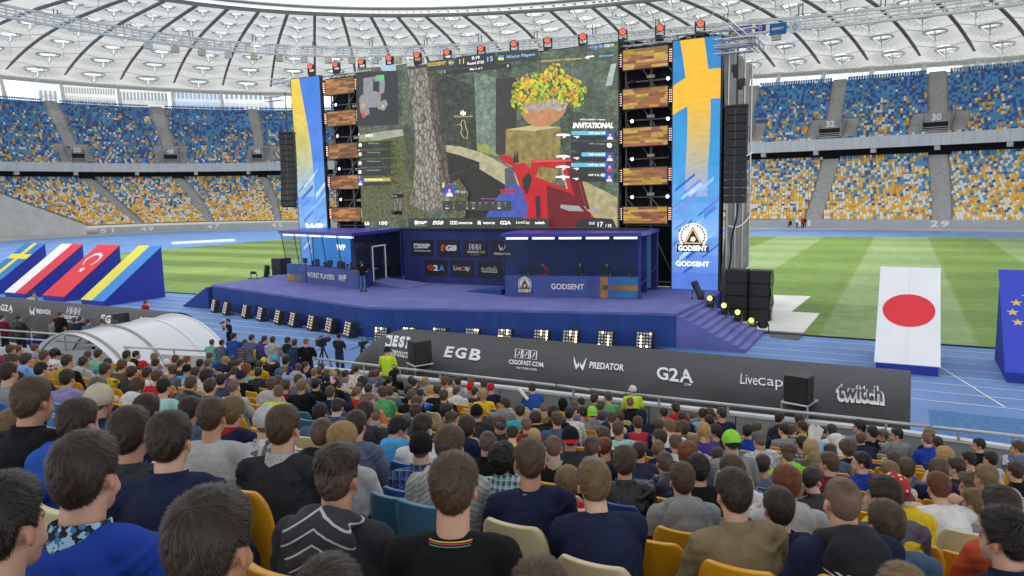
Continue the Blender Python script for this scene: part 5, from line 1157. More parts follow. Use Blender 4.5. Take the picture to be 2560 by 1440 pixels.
def pl(mb, F, ms): slab(mb, F, ms, fm('plred', '#DC3648')); ms.append(fm('white', '#F0F0F6')); bar(mb, F, 0, 0, .5, 1, 1, .004)
def trk(mb, F, ms):
    slab(mb, F, ms, fm('trred', '#E43A42')); ms += [fm('white', '#F0F0F6')]
    c = [(.5+.30*math.cos(a), .70+.135*math.sin(a)) for a in np.linspace(.55-math.pi/2, 2*math.pi-.55-math.pi/2, 30)]; c2_ = [(.5+.24*math.cos(a), .685+.105*math.sin(a)) for a in np.linspace(.75-math.pi/2, 2*math.pi-.75-math.pi/2, 30)]
    for i in range(29): mb.quad(F(*c[i], .006), F(*c[i+1], .006), F(*c2_[i+1], .006), F(*c2_[i], .006), 1)
    mb.add([F(x, y, .006) for x, y in [(.5+dx*.9, .50+dy*.42) for dx, dy in star(0, 0, .15)]], [tuple(range(10))], 1)
def swe(mb, F, ms):
    slab(mb, F, ms, fm('seblue', '#2A7ABE')); ms.append(fm('seyellow', '#E8D83C')); bar(mb, F, .40, 0, .60, 1, 1, .004); bar(mb, F, 0, .66, 1, .76, 1, .006)
flag_ramp(-.66, 1.38, 29.85, 33.7, 3.55, 'white ramp with big red disc, facing the right part of the crowd', jp)
flag_ramp(3.45, 5.7, 29.87, 33.7, 3.55, 'blue ramp with ring of gold stars at the right edge', eu)
flag_ramp(-50.1, -47.6, 29.4, 34.1, 3.75, 'ramp split into yellow and light blue halves, nearest the stage stairs', ua)
flag_ramp(-55.5, -52.9, 29.8, 34.1, 3.75, 'red ramp with white crescent and star', trk, .4)
flag_ramp(-60.6, -57.8, 29.8, 34.1, 3.75, 'ramp split into white and red halves', pl, .6)
flag_ramp(-66., -63.2, 29.8, 34.1, 3.75, 'blue ramp with yellow cross at the left edge', swe, .8)
# ---- floor panels, mats
m_pan = mat('white_board', (.74, .73, .68), .7, var=.12, scale=.6)
for lab, pts, m, z in (('white floor board lying on the grass behind the subwoofers', [(-9, 36.6), (-5.5, 39), (-4.95, 49.3), (-9.5, 49)], m_pan, .03), ('white floor board lying lowest beside the track', [(-6.4, 36.4), (-3.95, 36.4), (-3.8, 42.5), (-5.6, 42.5)], m_pan, .055), ('dark grey mat lying in front of the white boards', [(-5.3, 34.9), (-3.95, 34.7), (-3.85, 36.4), (-5.25, 36.6)], mat('mat_grey', (.12, .11, .11), .9, var=.2), .012)):
    mb = MB(); mb.prism(pts, lambda x, y: V3(x, y, z), lambda x, y: V3(x, y, .005)); tag(mb.build('floor_board' if 'board' in lab else 'rubber_mat', m), lab, 'floor board' if 'board' in lab else 'mat')
a, b = at_z(430, 611), at_z(588, 603); mb = MB(); d = (b-a); n_ = Vector((-d.y, d.x, 0)).normalized()*1.4; mb.prism([(p.x, p.y) for p in (a, b, b+n_, a+n_)], lambda x, y: V3(x, y, .35), lambda x, y: V3(x, y, .0)); tag(mb.build('landing_mat', m_pan), 'long low white board lying at the edge of the grass on the left', 'board')
q = at_z(1630, 875); mb = MB(); mb.bbox((q.x-.8, q.y-.35, .0), (q.x+.8, q.y+.3, .02)); tag(mb.build('carpet_scrap', m_carpet), 'purple carpet scrap lying on the track before the stage', 'carpet')
# ---- covered tunnels with sponsor logos
m_cover = mat('tunnel_cover', (.024, .025, .028), .6, var=.12, scale=1.2, bump=.1, bscale=5)
def cover_yz(t, yc, fr, bk, h):
    """upright below, rounded above"""
    if t < .2: return yc-fr, h*.5*t/.2, 0.
    a = math.pi*min(1., (t-.2)/.8); return yc-(fr if a < math.pi/2 else bk)*math.cos(a), h*.5*(1+math.sin(a)) if a < math.pi/2 else h*math.sin(a), a
def tunnel(x0, x1, yc, fr, bk, h, tilt_, nm, label, logos, seed):
    o = empty('tunnel_cover', ((x0+x1)/2, yc, 0), label, 'tunnel cover', 'dark fabric tunnel covers')
    nu = int((x1-x0)/.12); r = random.Random(seed)
    def prof(x, t, off=0.):
        """t: 0 front ground .. 1 back ground"""
        y, z, a = cover_yz(t, yc, fr, bk, h)
        e = min(1, max(0, (x-x0)/.9)); rr = math.sqrt(max(0, 1-(1-e)**2))*.35+.65 if nm == 'r' else 1.
        y = yc+(y-yc)*rr; z = z*rr
        w_ = 0.
        if t < .55:
            k = max(0, (.5-t)/.5); w_ = k*(.06*math.sin(x*5.2+12*t)+.16*mnoise.noise((x*1.1, t*9, seed))+.085*math.sin(x*2.3+t*22+1.5*math.sin(x*.9)))
        n_ = Vector((0, -math.cos(a), math.sin(a))); p_ = Vector((x, y+tilt_*(x-x1), z))+n_*(w_+off); return p_
    mb = MB(); P = [[prof(x, t) for x in np.linspace(x0, x1, nu)] for t in np.linspace(0, 1, 40)]; mb.grid(P); under(mb.build('fabric', m_cover, smooth=True), o)
    mb = MB(); mb.add([prof(x1, t, -.02)-Vector((.02, 0, 0)) for t in np.linspace(0, 1, 24)], [tuple(range(24))]); mb.add([prof(x0, t, -.02)+Vector((.02, 0, 0)) for t in np.linspace(0, 1, 24)], [tuple(range(24))[::-1]]); under(mb.build('end_cloth', m_cover), o)
    for fn_ in logos: mb = MB(); fn_(mb, prof); under(mb.build('lettering', [mat('cover_white', (.70, .70, .70), .7, var=.05), m_cover]), o)
    return o
def solve_t(px, py, tn):
    """where on the cover (x, t) does a photo pixel fall"""
    best = None; d = ray(px, py)
    for t in np.linspace(.05, .6, 160):
        y, zz, _ = cover_yz(t, tn['yc'], tn['fr'], tn['bk'], tn['h']); x = y*d[0]/d[1]; z = CAMZ+d[2]*y/d[1]; e = abs(z-zz)
        if best is None or e < best[0]: best = (e, x, t)
    return best[1], best[2]
TR = dict(x0=-15.7, x1=.33, yc=19.55, fr=2.55, bk=2., h=2.42, tilt=.0)
def logo(tn, px, py, wpx, hpx, draw):
    x, t = solve_t(px, py, tn); 
    xa, ta = solve_t(px, py-hpx/2, tn); xb, tb_ = solve_t(px, py+hpx/2, tn); xl, _ = solve_t(px-wpx/2, py, tn); xr, _ = solve_t(px+wpx/2, py, tn)
    def fn_(mb, prof):
        f = lambda u, v: prof(lerp(xl, xr, u)+(v-.5)*(xa-xb), lerp(tb_, ta, v), .018)
        draw(mb, f)
    return fn_
def fine(mb, s0):
    pass
dE = lambda mb, f: (wr(mb, f, 'E', .17, .5, .29, .94, 0, .035, .22), wr(mb, f, 'G', .5, .5, .31, .94, 0, .035, .22), wr(mb, f, 'B', .83, .5, .31, .94, 0, .035, .22))
def dESP(mb, f):
    crown(mb, f, .14, .68, .26, .5, 0, 1); wr(mb, f, 'E', .42, .68, .24, .5, 0, .06, .15); wr(mb, f, 'S', .68, .68, .24, .5, 0, .06, .15); wr(mb, f, 'P', .92, .68, .2, .5, 0, .06, .15); wr(mb, f, 'ESPORTSPOOLS.COM', .5, .2, 1.0, .2, 0, .03)
def dCS(mb, f): cards(mb, f, .5, .72, .62, .45, 0, .03); wr(mb, f, 'CSGOFAST.COM', .5, .3, 1., .2, 0, .03); wr(mb, f, 'TRY YOUR LUCK!', .5, .07, .6, .09, 0, .02)
def dP(mb, f): pmark(mb, f, .13, .5, .27, 1., 0); wr(mb, f, 'PREDATOR', .66, .47, .68, .48, 0, .035, .2)
def dG(mb, f): wr(mb, f, 'G', .17, .55, .31, .78, 0, .025); wr(mb, f, '2', .47, .55, .26, .78, 0, .025); wr(mb, f, 'A', .8, .55, .36, .78, 0, .025); wr(mb, f, '.COM', .82, .07, .2, .12, 0, .02)
def dL(mb, f): wr(mb, f, 'Live', .2, .58, .4, .72, 0, .0); wr(mb, f, 'C', .5, .52, .17, .56, 0, .015); wr(mb, f, 'ap', .8, .42, .36, .7, 0, .0)
def dT(mb, f):
    wr(mb, f, 'twitch', .5, .5, 1., .95, 0, .085)
    wr(mb, lambda u, v: f(u, v)+Vector((0, -.012, .012)), 'twitch', .5, .56, .92, .74, 1, .022)
tunnel(TR['x0'], TR['x1'], TR['yc'], TR['fr'], TR['bk'], TR['h'], 0., 'r', 'long black fabric tunnel cover with seven sponsor logos along the right railing',
       [logo(TR, 990, 868, 68, 62, dESP), logo(TR, 1154, 884, 104, 30, dE), logo(TR, 1313, 899, 92, 52, dCS), logo(TR, 1496, 914, 134, 34, dP), logo(TR, 1687, 940, 98, 40, dG), logo(TR, 1905, 957, 112, 36, dL), logo(TR, 2150, 986, 122, 50, dT)], 3)
TL = dict(x0=-47., x1=-28.4, yc=20.75, fr=2.4, bk=1.6, h=2.02, tilt=.0)
tunnel(TL['x0'], TL['x1'], TL['yc'], TL['fr'], TL['bk'], TL['h'], 0., 'l', 'black fabric tunnel cover with sponsor logos on the left, half behind the clear canopy',
       [logo(TL, 16, 772, 40, 22, dG), logo(TL, 98, 779, 66, 24, dP), logo(TL, 178, 788, 60, 40, dCS), logo(TL, 270, 799, 52, 22, dE), logo(TL, 362, 800, 36, 12, dE)], 5)
# ---- clear vaulted canopy over the players' tunnel
cn = empty('vaulted_canopy', (-25.5, 16.6, 0), 'pale translucent vaulted canopy with grey ribs at the left railing', 'canopy')
m_poly = bpy.data.materials.new('milky_polycarbonate'); m_poly.use_nodes = True; n = m_poly.node_tree.nodes; l = m_poly.node_tree.links; b_ = n['Principled BSDF']
b_.inputs['Base Color'].default_value = (.88, .89, .90, 1); b_.inputs['Roughness'].default_value = .22; b_.inputs['Alpha'].default_value = .93
tb_ = n.new('ShaderNodeBsdfTranslucent'); tb_.inputs[0].default_value = (.85, .87, .9, 1); ms_ = n.new('ShaderNodeMixShader'); ms_.inputs[0].default_value = .25; l.new(b_.outputs[0], ms_.inputs[1]); l.new(tb_.outputs[0], ms_.inputs[2]); l.new(ms_.outputs[0], n['Material Output'].inputs[0])
def vault(y, a, off=0., x=-25.5): r = 3.9+off; return Vector((x+r*math.sin(a), y, 2.42-3.9+r*math.cos(a)+.0))
ys = [14.45, 14.75, 16.05, 17.6, 18.7]
for i in range(4):
    mb = MB(); mb.grid([[vault(y, a) for a in np.linspace(-1.05, 1.12, 28)] for y in (ys[i], ys[i+1])]); under(mb.build('sheet', m_poly, smooth=True), cn)
for i, y in enumerate(ys[1:]):
    mb = MB(); mb.tube([vault(y, a, .02) for a in np.linspace(-1.05, 1.12, 28)], (.05 if i < 2 else .035), 6); under(mb.build('rib', mat('canopy_grey', (.30, .30, .30), .4) if i < 2 else m_white), cn)
mb = MB(); mb.tube([vault(ys[0], 1.12), vault(ys[-1], 1.12)], .06, 6); under(mb.build('base_rail', m_white), cn)
# ---- monitor speakers on stands at the railing
def pa_speaker(px, py_top, py_b, y, w_, lab, rz, stand=True):
    a, b = at_y(px, py_top, y), at_y(px, py_b, y); h = a.z-b.z
    o = empty('loudspeaker', (b.x, y, b.z), lab, 'loudspeaker', 'black loudspeakers on stands by the railing', rz=rz)
    mb = MB(); poly = [(-w_/2, -.28), (w_/2, -.28), (w_/2, .12), (w_*.28, .32), (-w_*.28, .32), (-w_/2, .12)]; mb.prism(poly, lambda x, yy: V3(x, yy, h), lambda x, yy: V3(x, yy, 0)); mb.build('cabinet', m_box, o, bevel=.02)
    mb = MB(); mb.box((0, .33, h*.5), (w_*.5, .02, h*.8)); mb.build('grille', m_grille, o)
    mb = MB(); mb.box((w_/2+.005, 0, h*.72), (.02, .12, .12)); mb.box((w_/2+.005, 0, h*.25), (.02, .12, .12)); mb.build('handle', m_blkm, o)
    if stand:
        s = empty('speaker_stand', (b.x, y, 0), 'pipe frame stand under the '+lab.split(' loud')[0]+' speaker', 'stand', 'pipe frame speaker stands')
        mb = MB(); hw = w_/2+.02
        for x in (-hw, hw):
            for yy in (-.3, .3): mb.tube([(x, yy, 0), (x, yy, b.z-.02)], .025, 6)
        mb.build('leg', m_alu, s)
        mb = MB(); mb.tube([(-hw, -.3, b.z-.03), (hw, -.3, b.z-.03), (hw, .3, b.z-.03), (-hw, .3, b.z-.03)], .025, 6, closed=True); mb.build('frame', m_alu, s); s.rotation_euler = (0, 0, rz)
pa_speaker(1050, 851, 906, 17.35, .52, 'big black loudspeaker left in front of the EGB logo', R_(-30)); pa_speaker(1999, 936, 1000, 17.35, .55, 'black loudspeaker before the tunnel cover near the right end', R_(-14)); pa_speaker(301, 782, 810, 18.3, .62, 'black loudspeaker beside the clear canopy on the left', R_(-25))
# ---------------------------------------------------------------- people: builders
def sphere(mb, c, r, rot=None, n=12, m=8):
    r = (r, r, r) if isinstance(r, (int, float)) else r; c = Vector(c); vs = []; fs = []
    for i in range(1, m):
        a = math.pi*i/m
        for j in range(n):
            b = 2*math.pi*j/n; p = Vector((r[0]*math.sin(a)*math.cos(b), r[1]*math.sin(a)*math.sin(b), r[2]*math.cos(a))); vs.append(c+(rot @ p if rot else p))
    t = Vector((0, 0, r[2])); vs.append(c+(rot @ t if rot else t)); vs.append(c-(rot @ t if rot else t)); T, B = len(vs)-2, len(vs)-1
    for i in range(m-2):
        for j in range(n): fs.append((i*n+j, (i+1)*n+j, (i+1)*n+(j+1) % n, i*n+(j+1) % n))
    for j in range(n): fs.append((T, j, (j+1) % n)); fs.append((B, (m-2)*n+(j+1) % n, (m-2)*n+j))
    mb.add(vs, fs)
def limb(mb, pts, rs, n=10):
    pts = [Vector(p) for p in pts]
    for i in range(len(pts)-1): mb.tube([pts[i], pts[i+1]], [rs[i], rs[i+1]], n)
    for p, r in zip(pts, rs): sphere(mb, p, r*.995, n=n, m=6)
def remesh(mb, vox, smooth=3, fac=.5):
    me = mb.build('tmp', [], mesh_only=True); o = bpy.data.objects.new('tmp', me); COL.objects.link(o)
    md = o.modifiers.new('r', 'REMESH'); md.mode = 'VOXEL'; md.voxel_size = vox
    if smooth: s = o.modifiers.new('s', 'SMOOTH'); s.iterations = smooth; s.factor = fac
    dg = bpy.context.evaluated_depsgraph_get(); dg.update(); out = bpy.data.meshes.new_from_object(o.evaluated_get(dg))
    bpy.data.objects.remove(o); bpy.data.meshes.remove(me)
    return out
def coords(me):
    a = np.empty(len(me.vertices)*3); me.vertices.foreach_get('co', a); return a.reshape(-1, 3)
def setcoords(me, a): me.vertices.foreach_set('co', a.ravel()); me.update()
# ---- pose: joints of the skeleton, standing or seated
def skeleton(pose):
    sit = pose[0] != 'S'; J = {}
    if sit:
        lean = {'U': 7, 'F': 26, 'B': -8, 'R': 5, 'P': 5, 'H': 16, 'D': 12}[pose[0]]
        hip = Vector((0, 0, .52))
        def up(x, y, z):
            h = z-.52; a = R_(lean)*min(1, .55+.6*max(0, h)/.5); return Vector((x, y*math.cos(a)+h*math.sin(a)*1.0, .52+h*math.cos(a)-y*math.sin(a)))
        sh = .168
        J['pelvis'] = hip; J['waist'] = up(0, -.02, .70); J['chest'] = up(0, -.025, .88); J['neck'] = up(0, .0, 1.035); J['head'] = up(0, .035, 1.195)
        for s, k in ((-1, 'l'), (1, 'r')):
            J['sh'+k] = up(s*sh, -.01, .985); J['hip'+k] = Vector((s*.09, .03, .50)); J['knee'+k] = Vector((s*.15, .44, .51)); J['ank'+k] = Vector((s*.14, .44, .10)); J['toe'+k] = Vector((s*.15, .58, .04))
            e = J['sh'+k]+Vector((s*.07, .07, -.27)); J['el'+k] = e; J['wr'+k] = Vector((s*.13, .30+.0*s, .635)); J['hd'+k] = Vector((s*.10, .385, .63))
        if pose[0] == 'F':
            for s, k in ((-1, 'l'), (1, 'r')): J['el'+k] = Vector((s*.19, .36, .63)); J['wr'+k] = Vector((s*.07, .55, .76)); J['hd'+k] = Vector((s*.03, .60, .80))
        if pose[0] in 'RH':
            J['elr'] = J['shr']+Vector((.12, .24, -.10)); J['wrr'] = J['elr']+Vector((-.09, .12, .20)); J['hdr'] = J['wrr']+Vector((-.02, .03, .075))
        if pose[0] == 'H':
            J['elr'] = J['shr']+Vector((.10, .26, -.12)); J['wrr'] = J['head']+Vector((.09, .10, -.13)); J['hdr'] = J['head']+Vector((.06, .10, -.06))
        if pose[0] == 'P':
            J['ell'] = J['shl']+Vector((-.22, .10, .02)); J['wrl'] = J['ell']+Vector((-.24, .08, .03)); J['hdl'] = J['wrl']+Vector((-.08, .02, .01))
    else:
        up = lambda x, y, z: Vector((x, y, z)); q = pose[1:2]
        J['pelvis'] = up(0, 0, .95); J['waist'] = up(0, .0, 1.12); J['chest'] = up(0, -.01, 1.30); J['neck'] = up(0, .0, 1.47); J['head'] = up(0, .03, 1.63)
        for s, k in ((-1, 'l'), (1, 'r')):
            J['sh'+k] = up(s*.185, -.01, 1.42); J['hip'+k] = up(s*.09, 0, .92); J['knee'+k] = up(s*.11, .02, .50); J['ank'+k] = up(s*.12, -.02, .10); J['toe'+k] = up(s*.14, .13, .035)
            J['el'+k] = up(s*.25, -.02, 1.14); J['wr'+k] = up(s*.24, .06, .90); J['hd'+k] = up(s*.235, .09, .82)
            if q == 'f': J['el'+k] = up(s*.24, .10, 1.16); J['wr'+k] = up(s*.14, .32, 1.10); J['hd'+k] = up(s*.11, .39, 1.11)
            if q == 'c': J['el'+k] = up(s*.24, .18, 1.24); J['wr'+k] = up(s*.11, .24, 1.50); J['hd'+k] = up(s*.06, .22, 1.58)
        if q == 'p': J['elr'] = up(.27, .14, 1.32); J['wrr'] = up(.16, .26, 1.56); J['hdr'] = up(.14, .28, 1.64); J['ell'] = up(-.24, .1, 1.16); J['wrl'] = up(-.13, .31, 1.12); J['hdl'] = up(-.1, .38, 1.12)
    return J, sit
def head_matrix(pose, hp):
    J, sit = skeleton(pose); yaw = {'0': 0, 'r': -28, 'l': 28, 'R': -62, 'L': 62, 'd': 0, 'D': -50}[hp]; pit = {'d': -28, 'D': -32}.get(hp, -6 if not sit else -4)
    return Matrix.Translation(J['head']+(Vector((0, .03, -.02)) if hp in 'dD' else Vector())) @ Matrix.Rotation(R_(yaw), 4, 'Z') @ Matrix.Rotation(R_(pit), 4, 'X') @ Matrix.Scale(.94, 4)
def add_hand(mb, w_, h, s, up_dir=None):
    """palm, four unequal fingers, thumb; w_ wrist point, h palm centre"""
    d = (h-w_).normalized(); side = Vector((0, 0, 1)).cross(d); side = side.normalized() if side.length > .1 else Vector((1, 0, 0)); nrm = d.cross(side)
    sphere(mb, h, (.04, .045, .018), rot=Matrix((side, d, nrm)).transposed(), n=10, m=6)
    for i, ln in enumerate((.066, .078, .072, .056)):
        b = h+side*(.027-.018*i)*s*-1+d*.034; m1 = b+d*ln*.55-nrm*.008; m2 = m1+d*ln*.4-nrm*.028; limb(mb, [b, m1, m2], [.0095, .009, .0075], 6)
    t0 = h-side*s*-1*-.03-d*.02; tb = h+side*s*-.034-d*.015; limb(mb, [tb, tb+side*s*-.022+d*.03, tb+side*s*-.02+d*.058-nrm*.01], [.012, .0105, .009], 6)
def head_shapes(mb, Mh):
    R3 = Mh.to_3x3(); P = lambda *c: Mh @ Vector(c)
    sphere(mb, P(0, -.012, .03), (.074, .096, .088), R3, 18, 12); sphere(mb, P(0, .032, -.03), (.060, .064, .085), R3, 14, 10); sphere(mb, P(0, .048, -.085), (.043, .046, .034), R3)
    sphere(mb, P(0, .078, .012), (.048, .02, .014), R3); sphere(mb, P(0, .094, -.014), (.009, .014, .024), R3, 8, 6); sphere(mb, P(0, .102, -.032), (.013, .013, .011), R3, 8, 6)
    sphere(mb, P(0, .086, -.066), (.024, .012, .010), R3, 8, 6)
    for s in (-1, 1):
        sphere(mb, P(s*.079, -.010, -.012), (.009, .020, .032), R3 @ Matrix.Rotation(s*.45, 3, 'Z'), 10, 8); sphere(mb, P(s*.036, .058, -.045), (.024, .026, .026), R3)
_BODY = {}
SKN = None
def body_mesh(pose, hp, vox=.0085):
    key = (pose, hp)
    if key in _BODY: return _BODY[key]
    J, sit = skeleton(pose); Mh = head_matrix(pose, hp); mb = MB()
    head_shapes(mb, Mh)
    limb(mb, [J['neck']-Vector((0, .01, .05)), J['neck']+Vector((0, .0, .01)), Mh @ Vector((0, -.022, -.055))], [.066, .058, .057], 14)
    sphere(mb, J['chest'], (.15, .095, .17), Matrix.Rotation(-math.atan2((J['neck']-J['chest']).y, (J['neck']-J['chest']).z), 3, 'X')); sphere(mb, J['waist'], (.135, .095, .14)); sphere(mb, J['pelvis'], (.155, .11, .11))
    for s, k in ((-1, 'l'), (1, 'r')):
        limb(mb, [J['neck']+Vector((s*.03, -.01, -.035)), J['sh'+k]+Vector((0, 0, -.01))], [.045, .048]); limb(mb, [J['sh'+k], J['el'+k], J['wr'+k]], [.05, .039, .027]); add_hand(mb, J['wr'+k], J['hd'+k], s)
        limb(mb, [J['hip'+k], J['knee'+k], J['ank'+k]], [.075, .055, .036]); limb(mb, [J['ank'+k]-Vector((0, 0, .04)), J['toe'+k]], [.035, .03])
    me = remesh(mb, vox, 2); me.name = 'body'
    # tint per vertex: lips, brows, eyes, ears
    c = coords(me); inv = np.array(Mh.inverted()); h = c @ inv[:3, :3].T+inv[:3, 3]; x, y, z = np.abs(h[:, 0]), h[:, 1], h[:, 2]
    t = np.ones((len(c), 4)); 
    def put(mask, col): t[mask, :3] = col
    put((y > .08) & (x < .026) & (z < -.056) & (z > -.076), (.85, .45, .45)); put((y > .055) & (np.abs(x-.033) < .016) & (np.abs(z-.024) < .006), (.25, .2, .18)); put((y > .06) & (np.abs(x-.033) < .011) & (np.abs(z-.004) < .006), (.25, .2, .2))
    put((x > .077) & (np.abs(y+.01) < .03) & (np.abs(z+.01) < .045), (1.05, .80, .76)); put((y > .095) & (x < .018) & (z < -.02) & (z > -.05), (1.05, .85, .82))
    at = me.color_attributes.new('tint', 'FLOAT_COLOR', 'POINT'); at.data.foreach_set('color', t.ravel())
    me.polygons.foreach_set('use_smooth', [True]*len(me.polygons)); me.materials.append(skin_mat()); _BODY[key] = me; return me
def skin_mat():
    if 'skin' in MATS: return MATS['skin']
    m = mat('skin', (.5, .3, .22), .5, var=.10, scale=14, objcol=True, bump=.08, bscale=250); n = m.node_tree.nodes; l = m.node_tree.links; b = n['Principled BSDF']
    src = b.inputs['Base Color'].links[0].from_socket; a = n.new('ShaderNodeAttribute'); a.attribute_name = 'tint'; mm = n.new('ShaderNodeMix'); mm.data_type = 'RGBA'; mm.blend_type = 'MULTIPLY'; mm.inputs[0].default_value = 1
    l.new(src, mm.inputs[6]); l.new(a.outputs['Color'], mm.inputs[7]); l.new(mm.outputs[2], b.inputs['Base Color']); b.inputs['Subsurface Weight'].default_value = .0; return m
def wrinkle(me, seed, amp=.008, keep=None):
    """soft cloth folds: broad slack and a few long diagonal creases"""
    c = coords(me); n = np.empty(len(c)*3); me.vertices.foreach_get('normal', n); n = n.reshape(-1, 3)
    def fold(p):
        w = mnoise.noise((p[0]*3.5+seed, p[1]*3.5, p[2]*3.)); q = p[2]*15-abs(p[0])*9+w*3.2+seed; r = mnoise.noise((q, p[0]*2.2+seed, p[1]*2.2))
        return .55*w+.62*(1-2.2*abs(r))*max(0., mnoise.noise((p[0]*4, p[1]*4+seed, p[2]*4))+.25)+.12*mnoise.noise((p[0]*16, p[1]*16, p[2]*16+seed))
    d = np.array([fold(p) for p in c])*amp
    setcoords(me, c+n*d[:, None])
_TOP = {}
def top_mesh(kind, pose):
    """kind: tee, jacket, hoodie (body of the garment), hood, collar"""
    key = (kind, pose)
    if key in _TOP: return _TOP[key]
    J, sit = skeleton(pose); mb = MB(); f = {'tee': 1.0, 'jacket': 1.13, 'hoodie': 1.17}.get(kind, 1.)
    up = (J['neck']-J['chest']).normalized()
    if kind in ('tee', 'jacket', 'hoodie'):
        a = math.atan2(up.y, up.z); Rr = Matrix.Rotation(-a, 3, 'X')
        sphere(mb, J['chest'], (.172*f, .122*f, .185), Rr, 16, 10); sphere(mb, J['waist'], (.158*f, .122*f, .16), None, 14, 10); sphere(mb, J['pelvis']+Vector((0, 0, .03)), (.178*f, .138*f, .12), None, 14, 8)
        sphere(mb, J['chest']+up*.07, (.165*f, .108*f, .12), Rr, 14, 8)
        for t_ in (.3, .6): sphere(mb, J['chest'].lerp(J['waist'], t_), (.166*f, .122*f, .15), Rr, 14, 10); sphere(mb, J['waist'].lerp(J['pelvis'], t_), (.166*f, .128*f, .14), None, 14, 10)
        sphere(mb, J['neck']-up*.055+Vector((0, -.022, 0)), (.105*f, .072*f, .06), Rr, 14, 8)
        for s, k in ((-1, 'l'), (1, 'r')):
            limb(mb, [J['neck']+Vector((s*.05, -.012, -.02)), J['sh'+k]+Vector((s*.004, 0, .004))], [.058*f, .063*f], 12)
            if kind == 'tee':
                m_ = J['sh'+k].lerp(J['el'+k], .66); limb(mb, [J['sh'+k], m_], [.064, .062], 12)
            else: limb(mb, [J['sh'+k], J['el'+k], J['wr'+k].lerp(J['el'+k], .06)], [.064*f, .054*f, .043*f], 12)
        nb = J['neck']
        if kind == 'tee': mb.tube([nb-up*.06, nb+up*.012], [.085, .070], 16)
        else: mb.tube([nb-up*.06, nb+up*.02], [.092, .074], 16)
        me = remesh(mb, .011, 3); wrinkle(me, {'tee': 1, 'jacket': 5, 'hoodie': 9}[kind], {'tee': .018, 'jacket': .032, 'hoodie': .026}[kind])
    elif kind == 'collar':
        nb = J['neck']; Mx = Matrix.Translation(nb) @ Matrix.Rotation(-math.atan2(up.y, up.z)*.7, 4, 'X')
        for i in range(20):
            a0, a1 = 2*math.pi*i/20, 2*math.pi*(i+1)/20
        P = []
        for z, r in ((-.03, .090), (.02, .077), (.052, .073), (.056, .068), (.03, .064)):
            P.append([Mx @ Vector((r*1.04*math.cos(q), r*1.06*math.sin(q)-.004, z-(.02 if math.sin(q) > .5 else 0))) for q in np.linspace(0, 2*math.pi, 25)])
        mb.grid(P); me = mb.build('c', [], mesh_only=True)
    else:   # hood lying on the back: a thick drooping roll round the neck
        nb = J['neck']; Mx = Matrix.Translation(nb) @ Matrix.Rotation(-math.atan2(up.y, up.z), 4, 'X'); mm = MB()
        pts = []; rs = []
        for q in np.linspace(R_(30), R_(-210), 13):
            bk = max(0, -math.sin(q)); pts.append(Mx @ Vector((.104*math.cos(q), .10*math.sin(q)-.01, .016+.026*bk))); rs.append(.030+.018*bk)
        limb(mm, pts, rs, 10); sphere(mm, Mx @ Vector((0, -.118, -.045)), (.150, .058, .115), None, 16, 10); sphere(mm, Mx @ Vector((0, -.128, -.115)), (.115, .045, .085), None, 12, 8)
        me = remesh(mm, .010, 3); wrinkle(me, 21, .024)
    me.polygons.foreach_set('use_smooth', [True]*len(me.polygons)); _TOP[key] = me; return me
def trouser_mesh(pose):
    key = ('trousers', pose)
    if key in _TOP: return _TOP[key]
    J, sit = skeleton(pose); mb = MB(); sphere(mb, J['pelvis'], (.17, .125, .115))
    for k in 'lr': limb(mb, [J['hip'+k], J['knee'+k], J['ank'+k]+Vector((0, 0, -.02))], [.092, .070, .062], 12)
    me = remesh(mb, .014, 2); wrinkle(me, 33, .016); me.polygons.foreach_set('use_smooth', [True]*len(me.polygons)); _TOP[key] = me; return me
def shoe_mesh(pose, k):
    key = ('shoe'+k, pose)
    if key in _TOP: return _TOP[key]
    J, sit = skeleton(pose); mb = MB(); a, t = J['ank'+k], J['toe'+k]; limb(mb, [a-Vector((0, .03, .045)), (a+t)/2-Vector((0, 0, .02)), t], [.048, .046, .04], 10); mb.box(((a+t)/2.0)-Vector((0, .0, .05)), (.09, .27, .03))
    me = remesh(mb, .012, 2); me.polygons.foreach_set('use_smooth', [True]*len(me.polygons)); _TOP[key] = me; return me
